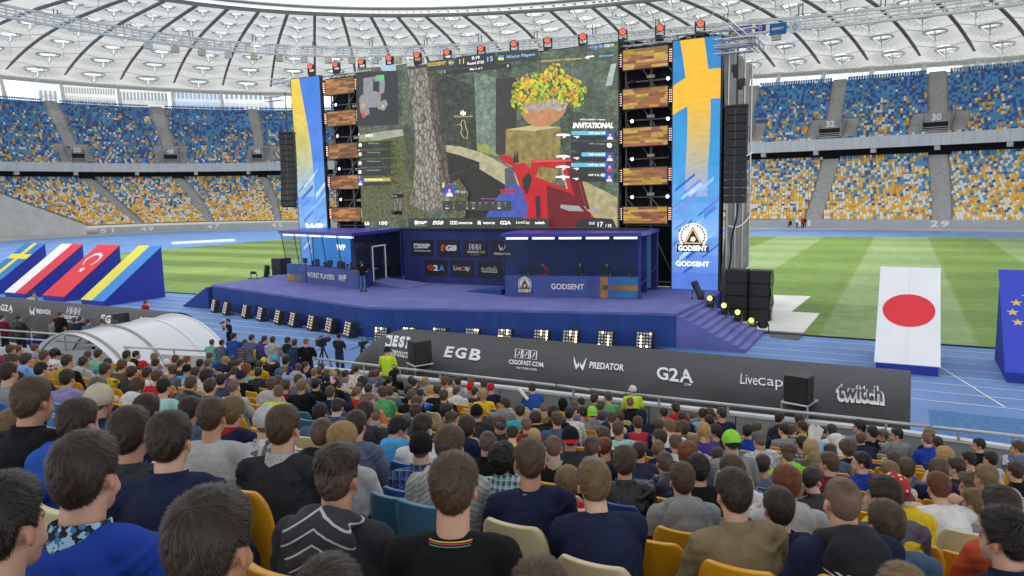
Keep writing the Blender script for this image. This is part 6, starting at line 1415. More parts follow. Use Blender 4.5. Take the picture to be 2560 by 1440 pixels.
# ---- hair: a shell that follows the skull from the whorl to the hairline, and loose locks on it
HC = np.array((0, -.012, .03)); HR = np.array((.074, .096, .088))
_HAIR = {}
HL = [(0, .072), (35, .062), (62, .040), (78, .0), (88, -.022), (94, .012), (112, .016), (125, -.035), (150, -.070), (180, -.082)]
def hairline(al): return np.interp(np.degrees(al), [a for a, _ in HL], [b for _, b in HL])
def skull(d, inf=0.):
    """skull surface point in direction d from its centre (neck column included)"""
    hr = np.broadcast_to(HR+inf, d.shape).copy(); hr[..., 2] = np.where(d[..., 2] < 0, .124+inf, hr[..., 2])
    r = 1/np.sqrt(((d/hr)**2).sum(-1)); p = HC+d*r[..., None]
    return p
def hair_mesh(style, seed=0, fine=False):
    key = (style, seed, fine)
    if key in _HAIR: return _HAIR[key]
    rg = np.random.default_rng(seed*13+len(style)+ord(style[0])*7)
    W = np.array((rg.uniform(-.25, .25), -.62, .78)); W /= np.linalg.norm(W); e1 = np.cross(W, (0, 1., 0)); e1 /= np.linalg.norm(e1); e2 = np.cross(W, e1)
    nphi, nth = 72, 30
    top, side, rid, drop, swirl = {'s': (.024, .011, .0035, 0, .5), 'z': (.007, .004, .0012, 0, .2), 'm': (.034, .024, .006, .016, .7), 'n': (.036, .005, .006, 0, .6), 'c': (.056, .046, .016, .01, .2), 'u': (.022, .020, .005, .0, .3), 'b': (.010, .009, .003, 0, .4), 'q': (.038, .014, .009, 0, .9)}[style]
    phi = np.linspace(0, 2*np.pi, nphi+1)[:-1]; P = np.zeros((nth+1, nphi, 3)); fade = np.zeros((nth+1, nphi)); uv = np.zeros((nth+1, nphi, 2)); ends = np.zeros(nphi)
    ths = np.linspace(0, 2.6, 200)
    def dirs(th, ph): return np.cos(th)[..., None]*W+np.sin(th)[..., None]*(np.cos(ph)[..., None]*e1+np.sin(ph)[..., None]*e2)
    wob = np.array([mnoise.noise((math.cos(q)*2.2, math.sin(q)*2.2, seed*3.1)) for q in phi])
    for j, ph in enumerate(phi):
        d = dirs(ths, np.full_like(ths, ph)); p = skull(d); al = np.arctan2(np.abs(p[:, 0]), p[:, 1]); hl = hairline(al)-(.0 if style != 'm' else .012)+wob[j]*.006
        if style == 'u': hl = np.where(al > R_(70), -.045, hl)
        ok = p[:, 2] < hl; ends[j] = ths[np.argmax(ok)] if ok.any() else 2.3
    for i in range(nth+1):
        f = i/nth; th = ends*(f**.9); d = dirs(th, phi+swirl*.0); p = skull(d); hgt = np.clip((p[:, 2]-.02)/.085, 0, 1); hgt = hgt*hgt*(3-2*hgt)
        if style == 'n': hgt = np.clip((p[:, 2]-.045)/.05, 0, 1); hgt = hgt*hgt*(3-2*hgt)
        frontness = np.clip((p[:, 1]-.02)/.06, 0, 1)
        t = side+(top-side)*hgt; t = t*(1+(.35 if style in 'snq' else 0)*frontness)
        tap = np.clip((1-f)/(.10 if style in 'muc' else .28), 0, 1)**.6; t = t*tap+(-.003)*(1-tap)
        ang = phi+swirl*th
        nz = np.array([mnoise.noise((math.cos(a)*5.5, math.sin(a)*5.5, q*3.+seed)) for a, q in zip(ang, th)]); nz2 = np.array([mnoise.noise((math.cos(a)*17, math.sin(a)*17, q*4+seed*2)) for a, q in zip(ang, th)])
        if style == 'c': nz = np.array([mnoise.noise((x*38, y*38, z*38+seed)) for x, y, z in p]); nz2 = np.array([mnoise.noise((x*80, y*80, z*80)) for x, y, z in p])
        hr2 = np.broadcast_to(HR, p.shape).copy(); hr2[:, 2] = np.where(p[:, 2] < HC[2], .124, HR[2]); nr = (p-HC)/(hr2**2); nr /= np.linalg.norm(nr, axis=1)[:, None]
        p = p+nr*(t+(nz*rid+nz2*rid*.5)*tap)[:, None]
        P[i] = p; fade[i] = (1-tap)*.75 if style in 'sqbm' else 0
        if style in 'zn': fade[i] = np.clip(.45+.4*(1-tap), 0, 1)*(1-hgt*(1 if style == 'n' else .7))
        uv[i, :, 0] = ang; uv[i, :, 1] = th
    rows = nth+1
    if style == 'u':   # let the hair fall to the shoulder blades
        ex = 14; Pe = np.zeros((ex, nphi, 3)); base = P[-1]; al = np.arctan2(np.abs(base[:, 0]), base[:, 1]); back = np.clip((al-R_(60))/R_(40), 0, 1)
        for k in range(ex):
            g = (k+1)/ex; q = base.copy(); q[:, 2] = base[:, 2]-back*g*(.26+.03*wob); q[:, 1] = base[:, 1]*(1-.0*g)-back*(.035*math.sin(g*2.2))-.0; q[:, 0] = base[:, 0]*(1+.22*math.sin(g*2.6)*back)
            nz = np.array([mnoise.noise((math.cos(a)*7, math.sin(a)*7, g*1.5+seed)) for a in phi]); q[:, :2] *= (1+.09*nz*back)[:, None]; Pe[k] = q
        P = np.concatenate([P, Pe]); fade = np.concatenate([fade, np.zeros((ex, nphi))]); uv = np.concatenate([uv, np.stack([np.tile(phi+swirl*ends, (ex, 1)), np.tile(ends, (ex, 1))+np.linspace(.1, 2.5, ex)[:, None]], -1)]); rows += ex
    vs = P.reshape(-1, 3).tolist(); fs = []; n = nphi
    for i in range(rows-1):
        for j in range(n): fs.append((i*n+j, (i+1)*n+j, (i+1)*n+(j+1) % n, i*n+(j+1) % n))
    fa = fade.reshape(-1).tolist(); us = uv.reshape(-1, 2).tolist()
    # loose locks
    cnt = {'z': 250, 'n': 1500, 's': 1500, 'm': 1900, 'c': 1900, 'u': 1300, 'b': 600, 'q': 1900}[style]*(3.4 if fine else .35); cnt = int(cnt)
    for _ in range(cnt):
        j = rg.integers(n); i0 = int(rg.uniform(0, nth-4)); f = rg.uniform(); ln = rg.integers(3, 8 if style != 'z' else 4); w_ = rg.uniform(.0009, .0019)*(.62 if fine else 2.0)
        pts = []; lift = rg.uniform(.001, .011 if style not in 'cq' else .02)*(1 if style not in 'z' else .4); dj = rg.normal()*(.12 if style not in 'cq' else .6)+swirl*.12
        if fade[min(i0+ln, rows-1), j] > .5 and style in 'nz': lift *= .3
        jj = float(j)+f
        for k in range(ln+1):
            i = min(i0+k, rows-1); a = int(jj) % n; b = (a+1) % n; q = P[i, a]*(1-(jj-int(jj)))+P[i, b]*(jj-int(jj)); c_ = q-HC; c_ = c_/np.linalg.norm(c_); pts.append((q+c_*(.0006+lift*(k/ln)**1.3), c_)); jj += dj
        for k in range(ln):
            (p0, c0), (p1, c1) = pts[k], pts[k+1]; t_ = p1-p0; s_ = np.cross(t_, c0); s_ /= (np.linalg.norm(s_)+1e-9); wa, wb = w_*(1-.85*k/ln), w_*(1-.85*(k+1)/ln); o = len(vs)
            vs += [(p0-s_*wa).tolist(), (p0+s_*wa).tolist(), (p1+s_*wb).tolist(), (p1-s_*wb).tolist()]; fs.append((o, o+1, o+2, o+3)); fv = float(fade[min(i0, rows-1), j])*.6; fa += [fv]*4
            uu = float(uv[min(i0+k, rows-1), j, 0])+f*.09; us += [[uu, float(uv[min(i0+k, rows-1), j, 1])]]*4
    me = bpy.data.meshes.new('hair'); me.from_pydata(vs, [], fs); me.polygons.foreach_set('use_smooth', [True]*len(fs))
    at = me.color_attributes.new('lock', 'FLOAT_COLOR', 'POINT'); u = np.array(us); c = np.stack([np.cos(u[:, 0])*.5+.5, np.sin(u[:, 0])*.5+.5, u[:, 1]/5., np.array(fa)], 1); at.data.foreach_set('color', c.ravel())
    me.materials.append(hair_mat()); me.update(); _HAIR[key] = me; return me
def hair_mat():
    if 'hair' in MATS: return MATS['hair']
    m = bpy.data.materials.new('hair'); MATS['hair'] = m; m.use_nodes = True; n = m.node_tree.nodes; l = m.node_tree.links; b = n['Principled BSDF']
    a = n.new('ShaderNodeAttribute'); a.attribute_name = 'lock'; mp = n.new('ShaderNodeVectorMath'); mp.operation = 'MULTIPLY'; mp.inputs[1].default_value = (46, 46, 6); l.new(a.outputs['Color'], mp.inputs[0])
    nz = n.new('ShaderNodeTexNoise'); nz.inputs['Scale'].default_value = 1; nz.inputs['Detail'].default_value = 5; nz.inputs['Roughness'].default_value = .7; l.new(mp.outputs[0], nz.inputs['Vector'])
    mr = n.new('ShaderNodeMapRange'); mr.inputs[1].default_value = .3; mr.inputs[2].default_value = .72; mr.inputs[3].default_value = .35; mr.inputs[4].default_value = 2.0; l.new(nz.outputs['Fac'], mr.inputs[0])
    oi = n.new('ShaderNodeObjectInfo'); mm = n.new('ShaderNodeMix'); mm.data_type = 'RGBA'; mm.blend_type = 'MULTIPLY'; mm.inputs[0].default_value = 1; l.new(oi.outputs['Color'], mm.inputs[6]); l.new(mr.outputs[0], mm.inputs[7])
    m2 = n.new('ShaderNodeMix'); m2.data_type = 'RGBA'; l.new(a.outputs['Alpha'], m2.inputs[0]); l.new(mm.outputs[2], m2.inputs[6]); m2.inputs[7].default_value = (.30, .19, .145, 1); l.new(m2.outputs[2], b.inputs['Base Color'])
    b.inputs['Roughness'].default_value = .44; b.inputs['Specular IOR Level'].default_value = .5
    bp = n.new('ShaderNodeBump'); bp.inputs['Strength'].default_value = .5; bp.inputs['Distance'].default_value = .004; l.new(nz.outputs['Fac'], bp.inputs['Height']); l.new(bp.outputs[0], b.inputs['Normal']); return m
def cap_meshes(kind):
    key = ('cap', kind)
    if key in _HAIR: return _HAIR[key]
    mb = MB(); P = []; inf = .022
    lim = -.012 if kind != 'beanie' else -.03
    for a in np.linspace(0, 1, 12):
        row = []
        for q in np.linspace(0, 2*math.pi, 29):
            z1 = lim+.045*max(0, math.sin(q))+(.0 if kind == 'beanie' else 0); th = a*math.acos(max(-1, min(1, (z1-HC[2])/(HR[2]+inf)))); k = 1+.03*math.cos(a*9)*(.2 if kind == 'beanie' else 0)
            row.append((HC[0]+(HR[0]+inf*.85)*math.sin(th)*math.cos(q)*k, HC[1]+(HR[1]+inf*.85)*math.sin(th)*math.sin(q)*k, HC[2]+(HR[2]+inf)*math.cos(th)))
        P.append(row)
    mb.grid(P, flip=True)
    if kind != 'beanie': mb.lathe([(.012, 0), (.008, .008)], (0, HC[1], HC[2]+HR[2]+inf-.002), 8)
    me = mb.build('cap', [], mesh_only=True); me.polygons.foreach_set('use_smooth', [True]*len(me.polygons)); br = None
    if kind == 'cap':
        mb = MB(); P = []; Q = []
        for r in np.linspace(0, 1, 5):
            P.append([Vector((.085*math.sin(t)*(1-.12*r*0), .078*math.cos(t)+.0+(.075*r)*max(.0, math.cos(t*.82))+.012, .030-.016*abs(math.sin(t))-.022*r)) for t in np.linspace(-1.35, 1.35, 15)])
        mb.grid(P); n0 = len(mb.v); mb.add([Vector(v)-Vector((0, 0, .006)) for v in mb.v], [tuple(i for i in f[::-1]) for f in mb.f]); br = mb.build('brim', [], mesh_only=True); br.polygons.foreach_set('use_smooth', [True]*len(br.polygons))
    _HAIR[key] = (me, br); return me, br
def hoodup_mesh():
    if 'hoodup' in _HAIR: return _HAIR['hoodup']
    mb = MB(); sphere(mb, (0, -.022, .028), (.105, .118, .118), None, 18, 12); sphere(mb, (0, -.035, -.075), (.10, .10, .10), None, 14, 10)
    me = remesh(mb, .010, 3); c = coords(me); keep = ~((c[:, 1] > .062)); bm = bmesh.new(); bm.from_mesh(me); bm.verts.ensure_lookup_table()
    bmesh.ops.delete(bm, geom=[v for v in bm.verts if v.co.y > .060 and v.co.z < .10], context='VERTS'); bm.to_mesh(me); bm.free(); wrinkle(me, 3, .014); me.polygons.foreach_set('use_smooth', [True]*len(me.polygons)); _HAIR['hoodup'] = me; return me
# ---- cloth
def cloth(kind='plain'):
    if kind == 'plain': return mat('cloth', (.5, .5, .5), .85, var=.16, scale=9, bump=.35, bscale=34, objcol=True, spec=.2)
    if kind == 'knit': return mat('knit', (.5, .5, .5), .95, var=.25, scale=60, bump=.6, bscale=160, objcol=True, spec=.1)
    if kind == 'shiny': return mat('nylon', (.5, .5, .5), .38, var=.12, scale=10, bump=.5, bscale=22, objcol=True, spec=.5)
    if kind in MATS: return MATS[kind]
    m = bpy.data.materials.new(kind); MATS[kind] = m; m.use_nodes = True; n = m.node_tree.nodes; l = m.node_tree.links; b = n['Principled BSDF']; b.inputs['Roughness'].default_value = .85
    tc = n.new('ShaderNodeTexCoord'); sp = n.new('ShaderNodeSeparateXYZ'); l.new(tc.outputs['Object'], sp.inputs[0])
    def mth(op, a, v=None, b2=None):
        k = n.new('ShaderNodeMath'); k.operation = op; l.new(a, k.inputs[0])
        if b2 is not None: l.new(b2, k.inputs[1])
        elif v is not None: k.inputs[1].default_value = v
        return k.outputs[0]
    def mixc(fac, c0, c1):
        k = n.new('ShaderNodeMix'); k.data_type = 'RGBA'
        if isinstance(fac, float): k.inputs[0].default_value = fac
        else: l.new(fac, k.inputs[0])
        for i, c_ in ((6, c0), (7, c1)):
            if isinstance(c_, tuple): k.inputs[i].default_value = (*c_, 1)
            else: l.new(c_, k.inputs[i])
        return k.outputs[2]
    if kind.startswith('plaid'):
        _, ca, cb, cc, per = kind.split('_'); per = float(per)/1000; ca, cb, cc = [srgb(q) for q in (ca, cb, cc)]
        sx = mth('LESS_THAN', mth('FRACT', mth('MULTIPLY', sp.outputs[0], 1/per)), .45); sz = mth('LESS_THAN', mth('FRACT', mth('MULTIPLY', sp.outputs[2], 1/per)), .45)
        lx = mth('LESS_THAN', mth('FRACT', mth('MULTIPLY', sp.outputs[0], 1/per)), .08); lz = mth('LESS_THAN', mth('FRACT', mth('MULTIPLY', sp.outputs[2], 1/per)), .08)
        f = mth('MULTIPLY', mth('ADD', sx, b2=sz), .5); c_ = mixc(f, ca, cb); c_ = mixc(mth('MULTIPLY', mth('MAXIMUM', lx, b2=lz), .8), c_, cc)
    elif kind.startswith('stripe'):
        _, ca, cb, per, duty, tilt_ = kind.split('_')[:6]; zr_ = kind.split('_')[6:]; a = mth('ADD', sp.outputs[2], b2=mth('MULTIPLY', mth('ABSOLUTE', sp.outputs[0]), float(tilt_)/100)); f = mth('LESS_THAN', mth('FRACT', mth('MULTIPLY', a, 1000/float(per))), float(duty)/100)
        if zr_: f = mth('MULTIPLY', mth('MULTIPLY', f, b2=mth('GREATER_THAN', sp.outputs[2], float(zr_[0])/1000)), b2=mth('LESS_THAN', sp.outputs[2], float(zr_[1])/1000)); f = mth('MULTIPLY', f, b2=mth('GREATER_THAN', mth('ABSOLUTE', sp.outputs[0]), .035))
        c_ = mixc(f, srgb(ca), srgb(cb))
    elif kind.startswith('blot'):
        _, ca, cb, cc, sc = kind.split('_'); nz = n.new('ShaderNodeTexNoise'); nz.inputs['Scale'].default_value = float(sc); nz.inputs['Detail'].default_value = 4; l.new(tc.outputs['Object'], nz.inputs['Vector']); v = n.new('ShaderNodeTexVoronoi'); v.inputs['Scale'].default_value = float(sc)*.8; l.new(tc.outputs['Object'], v.inputs['Vector'])
        c_ = mixc(mth('GREATER_THAN', nz.outputs['Fac'], .52), srgb(ca), srgb(cb)); c_ = mixc(mth('LESS_THAN', v.outputs['Distance'], .32), c_, srgb(cc))
    elif kind.startswith('yoke'):
        _, ca, cb, zz = kind.split('_'); f = mth('GREATER_THAN', sp.outputs[2], float(zz)/1000); c_ = mixc(f, srgb(ca), srgb(cb))
    elif kind.startswith('raglan'):
        _, ca, cb = kind.split('_'); f = mth('GREATER_THAN', mth('ABSOLUTE', sp.outputs[0]), .15); c_ = mixc(f, srgb(ca), srgb(cb))
    l.new(c_, b.inputs['Base Color'])
    nz = n.new('ShaderNodeTexNoise'); nz.inputs['Scale'].default_value = 30; l.new(tc.outputs['Object'], nz.inputs['Vector']); bp = n.new('ShaderNodeBump'); bp.inputs['Strength'].default_value = .35; bp.inputs['Distance'].default_value = .02; l.new(nz.outputs['Fac'], bp.inputs['Height']); l.new(bp.outputs[0], b.inputs['Normal'])
    return m
def part(name, me, parent, material, rgb=None, mw=None):
    o = bpy.data.objects.new(name, me); COL.objects.link(o); o.parent = parent
    if material is not None:
        if not me.materials: me.materials.append(cloth('plain'))
        o.material_slots[0].link = 'OBJECT'; o.material_slots[0].material = material
    if rgb is not None: o.color = (*rgb, 1)
    if mw is not None: o.matrix_local = mw
    return o
HAIRC = {'k': ('black', '#1E1814'), 'd': ('dark brown', '#362920'), 'b': ('brown', '#503D2C'), 'l': ('light brown', '#77603F'), 'o': ('blond', '#A98A58'), 'r': ('ginger', '#6E3A1E'), 'g': ('grey', '#5C5750'), 'w': ('white', '#B8B4AA')}
SKINC = ['#C99E86', '#C29278', '#D0A78F', '#BE8E74', '#CCA08A']
CLO = {'black': '#15161A', 'navy': '#1C2340', 'charcoal': '#33363C', 'grey': '#85878C', 'light grey': '#B0B1B6', 'white': '#D6D6D6', 'blue': '#2A52A6', 'royal blue': '#1F3FA0', 'light blue': '#7FA8DC', 'sky blue': '#4FA2D8', 'denim blue': '#4B617E', 'slate': '#5D6880', 'red': '#B8202C', 'maroon': '#6A2036', 'yellow': '#DCC020', 'mustard': '#C48E1E', 'green': '#57A66A', 'mint': '#74B89E', 'aqua': '#9CCDCB', 'turquoise': '#2FA9B8', 'teal': '#2B7C7A', 'olive': '#6E6640', 'khaki': '#85765A', 'beige': '#B9AE98', 'brown': '#5E4C3C', 'lavender': '#8C86B4', 'purple': '#4C3C86', 'orange': '#C8673C', 'rust': '#B4492C', 'neon yellow': '#C8E63A', 'lime': '#8BD045', 'cream': '#CFC6B0', 'pink': '#C88C94'}
PPL = CROWD = None
def person(loc, rz=0., scale=1., pose='U', hp='0', hair='d', style='s', top='jacket', col='black', tmat='plain', hoodmat=None, collar=None, cap=None, trousers='#20242E', fine=False, seed=0, hoodup=None, shoes=None, name='person', extra=None):
    """one person; the body is one mesh, hair and clothing are its children"""
    o = empty(name, loc, rz=rz); o.scale = (scale,)*3
    b = part('body', body_mesh(pose, hp), o, skin_mat(), srgb(SKINC[seed % 5])); Mh = head_matrix(pose, hp)
    rgb = srgb(CLO[col]) if col in CLO else srgb(col)
    if style and not hoodup:
        st_ = style if not (cap and cap[0] != 'bandana') else ('z' if style not in 'um' else style)
        part('hair', hair_mesh(st_, seed % 3, fine), o, hair_mat(), [c*(1+.25*((seed*37 % 11)/11-.5)) for c in srgb(HAIRC[hair][1])], Mh)
    km = {'tee': 'tee', 'shirt': 'jacket', 'jacket': 'jacket', 'hoodie': 'hoodie', 'sweater': 'jacket', 'vest': 'tee'}[top]; nm = {'tee': 't_shirt', 'vest': 'vest'}.get(top, top)
    part(nm, top_mesh(km, pose), o, cloth(tmat), rgb)
    if top == 'hoodie' and not hoodup: part('hood', top_mesh('hood', pose), o, cloth(hoodmat or tmat) if not (hoodmat or '').startswith(('grey', '#')) else cloth('plain'), rgb if hoodmat in (None, 'plain') else srgb('#8A8B8E') if hoodmat == 'grey' else srgb(hoodmat) if hoodmat[0] == '#' else rgb)
    if top in ('shirt', 'jacket') or collar: part('collar', top_mesh('collar', pose), o, cloth(collar if collar and collar[0] != '#' else tmat), srgb(collar) if collar and collar[0] == '#' else rgb)
    if hoodup: part('hood', hoodup_mesh(), o, cloth('plain'), srgb(CLO[hoodup]), Mh)
    if cap:
        kind, cc, bc, rev = cap; me, br = cap_meshes('cap' if kind in ('cap',) else 'beanie'); cm = cloth(cc) if cc.startswith('blot') else cloth('plain'); mw = Mh @ (Matrix.Rotation(math.pi, 4, 'Z') if rev else Matrix())
        c = part('cap' if kind == 'cap' else kind, me, o, cm, srgb(CLO.get(cc, cc)) if not cc.startswith('blot') else None, Mh if not rev else Mh @ Matrix.Translation((0, HC[1]*2, 0)) @ Matrix.Rotation(math.pi, 4, 'Z'))
        if br and bc: part('brim', br, c, cloth('plain'), srgb(CLO.get(bc, bc)))
    if extra:
        nb = skeleton(pose)[0]['neck']; mb = MB()
        for k_, (r_, dz) in enumerate(((.0665, .012),) if extra == 'necklace' else ((.078, .017), (.082, .011), (.086, .004))): mb.tube([nb+Vector((r_*1.03*math.cos(q), r_*math.sin(q)-.004, dz-.016*math.sin(q))) for q in np.linspace(0, 2*math.pi, 33)[:-1]], .0025, 5, closed=True, mi=k_)
        mb.build(extra, [m_alu] if extra == 'necklace' else [mat('trim_yellow', (.6, .55, .08), .7), mat('trim_red', (.5, .04, .08), .7), mat('trim_green', (.05, .3, .14), .7)], o)
    part('trousers', trouser_mesh(pose), o, cloth('plain'), srgb(trousers))
    if shoes:
        for k in 'lr': part('shoe', shoe_mesh(pose, k), o, cloth('plain'), srgb(shoes))
    return o
# ---------------------------------------------------------------- the near stand
PROF_Y = [0.3, 1.1, 1.9, 3.1, 4.0, 5.2, 6.6, 7.5, 8.9, 9.9, 10.6, 12.4, 13.4, 15.4]
PROF_Z = [6.49, 6.20, 5.92, 5.50, 5.17, 4.76, 4.34, 4.08, 3.70, 3.45, 3.28, 2.80, 2.53, 2.02]
def headz(y): return float(np.interp(y, PROF_Y, PROF_Z)) if y >= .3 else 6.49+(.3-y)*.36
HS = 1.195; HY = .12
def bend(x, k): return (.09*min(x+3, 3.5) if x > -3 else .02*max(x+3, -12))*min(1, (k+1)/8)   # the rows curve a little
def row_y(k, x=-3.): return 14.63-.8*k+bend(x, k)
def floor_z(k): return headz(row_y(k)+HY)-HS*.985
ST2 = empty('near_grandstand', (-14, 8, 0), 'stepped concrete terrace under the crowd, sloping down to the railing', 'grandstand')
m_terr = mat('terrace_concrete', (.30, .30, .295), .9, var=.2, scale=1.2, bump=.2, bscale=20)
mb = MB(); P = []; XS = np.linspace(-46, 15, 40)
for k in range(-1, 22):
    z = floor_z(max(k, 0)); f0 = lambda x: row_y(k, x)+.52; f1 = lambda x: row_y(k, x)-.28
    if k == -1: f0 = lambda x: 15.85; f1 = lambda x: row_y(0, x)+.52
    P.append([(x, f0(x), z) for x in XS]); P.append([(x, f1(x), z) for x in XS])
mb.grid(P); under(mb.build('terrace', m_terr), ST2)
# parapet with metal panels and white coping
cop = [at_z(784, 917, 1.7), at_z(1046, 945, 1.7), at_z(1251, 966, 1.7), at_z(1839, 1033, 1.7), at_z(2252, 1078, 1.7), at_z(2560, 1122, 1.7), at_z(2560, 1122, 1.7)+Vector((6, -.4, 0))]
PW = empty('parapet_wall', (-4, 16, 0), 'grey metal panelled parapet with white coping in front of the first row', 'parapet')
m_met = mat('parapet_metal', (.34, .35, .35), .45, metal=.3, var=.15, scale=1.5); m_cop = mat('coping_white', (.66, .67, .68), .5, var=.1, scale=2)
for i in range(len(cop)-1):
    a, b = cop[i], cop[i+1]; L_ = (b-a).length; d = (b-a)/L_; nn = Vector((-d.y, d.x, 0)); k = max(1, round(L_/2.1))
    for j in range(k):
        p, q = a+d*(L_*j/k+.015), a+d*(L_*(j+1)/k-.015); mb = MB(); mb.prism([(p.x, p.y), (q.x, q.y), ((q+nn*.08).x, (q+nn*.08).y), ((p+nn*.08).x, (p+nn*.08).y)], lambda x, y: V3(x, y, 1.64), lambda x, y: V3(x, y, 0)); under(mb.build('panel', m_met), PW)
    mb = MB(); mb.prism([((a-nn*.05).x, (a-nn*.05).y), ((b-nn*.05).x, (b-nn*.05).y), ((b+nn*.14).x, (b+nn*.14).y), ((a+nn*.14).x, (a+nn*.14).y)], lambda x, y: V3(x, y, 1.71), lambda x, y: V3(x, y, 1.645)); under(mb.build('coping', m_cop), PW)
# white wall round the tunnel mouth on the left
wl = [at_z(640, 893, 1.55), at_z(516, 890, 1.55), at_z(330, 883, 1.55), at_z(155, 877, 1.55), at_z(40, 872, 1.55), at_z(-200, 860, 1.55)]
WW = empty('tunnel_wall', wl[1], 'white wall in front of the clear canopy on the left', 'wall')
for i in range(len(wl)-1):
    a, b = wl[i], wl[i+1]; d = (b-a).normalized(); nn = Vector((-d.y, d.x, 0)); nn = nn if nn.y > 0 else -nn
    mb = MB(); mb.prism([(a.x, a.y), (b.x, b.y), ((b+nn*.2).x, (b+nn*.2).y), ((a+nn*.2).x, (a+nn*.2).y)], lambda x, y: V3(x, y, 1.55), lambda x, y: V3(x, y, .0)); under(mb.build('wall', mat('wall_white', (.60, .61, .62), .7, var=.08, scale=1.5)), WW)
m_rail = mat('galvanised_rail', (.50, .51, .52), .35, metal=.5, var=.1, scale=15)
def railing(pts, lab, zz, zb, post=1.6, extra=None):
    P = [at_z(x, y, zz) for x, y in pts]; o = empty('railing', P[0]*1, lab, 'railing', 'metal railings along the front row')
    mb = MB(); mb.tube(P, .04, 8); under(mb.build('handrail', m_rail, smooth=True), o)
    L_ = (P[-1]-P[0]).length; k = max(1, round(L_/post))
    for j in range(k):
        t = (j+.5)/k; q = P[0].lerp(P[-1], t) if len(P) == 2 else P[0]+(P[-1]-P[0])*t; mb = MB(); mb.tube([(q.x, q.y, zb), (q.x, q.y, zz)], .032, 6); under(mb.build('post', m_rail), o)
    if extra:
        Q = [at_z(x, y, extra[2]) for x, y in extra[:2]]; mb = MB(); mb.tube(Q, .03, 6); under(mb.build('lower_rail', m_rail), o)
railing([(784, 896), (1046, 926)], 'railing section in front of the camera crew and the steward', 1.92, 1.7); railing([(1048, 926), (1389, 963.6)], 'railing section below the EGB logo', 1.92, 1.7)
railing([(1393, 963.6), (1475, 975)], 'short railing section left of the PREDATOR logo', 1.92, 1.7, .7); railing([(1478, 974), (1564, 984)], 'short railing section below the PREDATOR logo', 1.92, 1.7, .7)
railing([(1567, 984), (2326, 1066.6)], 'long railing section below the G2A, LiveCap and twitch logos', 1.92, 1.7, 1.5); railing([(2331, 1068), (2610, 1097)], 'railing section at the right edge before the blue matting', 1.92, 1.7, 1.2)
railing([(210, 863), (514, 877)], 'thin railing in front of the clear canopy', 1.95, 1.55, 3.2); railing([(205, 841), (128, 834), (60, 829), (-40, 822)], 'double railing on the left where two women lean', 2.15, 1.55, 2.0, ((205, 857), (-40, 840), 1.9))
# low platform for the spectators beyond the canopy
mb = MB(); mb.bbox((-46, 15.9, -.01), (-30.2, 17.2, .85)); under(mb.build('terrace', m_terr), ST2)
# ---- seats -------------------------------------------------------
def seat_back_mesh():
    mb = MB(); prof = []
    hw = lambda v: .205+.02*math.sin(v*math.pi*.8)
    outline = []
    n = 26
    def shape(u, v, off):   # u -1..1 across, v 0..1 up
        w_ = .188*(1-.05*v); 
        return Vector((u*w_, -.165-.075*v-.03*(1-u*u)+off+.02*abs(u)**3, .40+.62*v))
    G_ = []
    for v in list(np.linspace(0, .72, 5))+list(.74+.26*np.sin(np.linspace(0, math.pi/2, 10))):
        row = []
        for u in np.linspace(-1, 1, 15):
            # round the two top corners
            vv, uu = v, u
            if v > .74:
                q = (v-.74)/.26; lim = 1-.34*(1-math.sqrt(max(0, 1-q*q))); uu = u*lim
            row.append((uu, vv))
        G_.append(row)
    rim = lambda i, j: i == 14 or j in (0, 14)
    back = [[shape(u, v, -.018-(.012 if .40 < v < .45 else 0)+(.0 if not rim(i, j) else .006)) for j, (u, v) in enumerate(r)] for i, r in enumerate(G_)]
    front = [[shape(u, v, .014-(.006 if rim(i, j) else 0)) for j, (u, v) in enumerate(r)] for i, r in enumerate(G_)]
    mb.grid(back, flip=False); o = len(mb.v); mb.grid(front, flip=True)
    c = 15
    ring = [(i, 0) for i in range(15)]+[(14, j) for j in range(1, 15)]+[(i, 14) for i in range(13, -1, -1)]
    for (a, b) in zip(ring, ring[1:]): mb.f.append((a[0]*c+a[1], b[0]*c+b[1], o+b[0]*c+b[1], o+a[0]*c+a[1])); mb.m.append(0)
    me = mb.build('backrest', [], mesh_only=True); me.polygons.foreach_set('use_smooth', [True]*len(me.polygons)); return me
def seat_pan_mesh(up):
    mb = MB(); P = []; Q = []
    for v in np.linspace(0, 1, 7):
        r = []; r2 = []
        for u in np.linspace(-1, 1, 9):
            x = u*.18; 
            if up: p = Vector((x, -.155+.03*v+.02*(1-u*u), .41+.36*v)); p2 = p+Vector((0, .03, 0))
            else: p = Vector((x, -.20+.40*v, .43-.02*(1-u*u)+.02*v)); p2 = p-Vector((0, 0, .03))
            r.append(p); r2.append(p2)
        P.append(r); Q.append(r2)
    mb.grid(P); o = len(mb.v); mb.grid(Q, flip=True); c = 9; ring = [(i, 0) for i in range(7)]+[(6, j) for j in range(1, 9)]+[(i, 8) for i in range(5, -1, -1)]+[(0, j) for j in range(7, -1, -1)]
    for (a, b) in zip(ring, ring[1:]): mb.f.append((a[0]*c+a[1], b[0]*c+b[1], o+b[0]*c+b[1], o+a[0]*c+a[1])); mb.m.append(0)
    me = mb.build('seat_pan', [], mesh_only=True); me.polygons.foreach_set('use_smooth', [True]*len(me.polygons)); return me
def bracket_mesh():
    mb = MB(); mb.bbox((-.19, -.24, .34), (.19, -.14, .41)); mb.bbox((-.03, -.26, .02), (.03, -.2, .36)); return mb.build('bracket', [m_blkm], mesh_only=True)
SEATC = {'yellow': '#D69A16', 'cream': '#C9BB96', 'steel blue': '#3E6F8C', 'blue': '#2A5C9C', 'navy blue': '#23448A', 'sky blue': '#3F86C4'}
m_seat = mat('seat_plastic', (.5, .5, .5), .38, var=.07, scale=5, objcol=True, spec=.45, bump=.03, bscale=200)
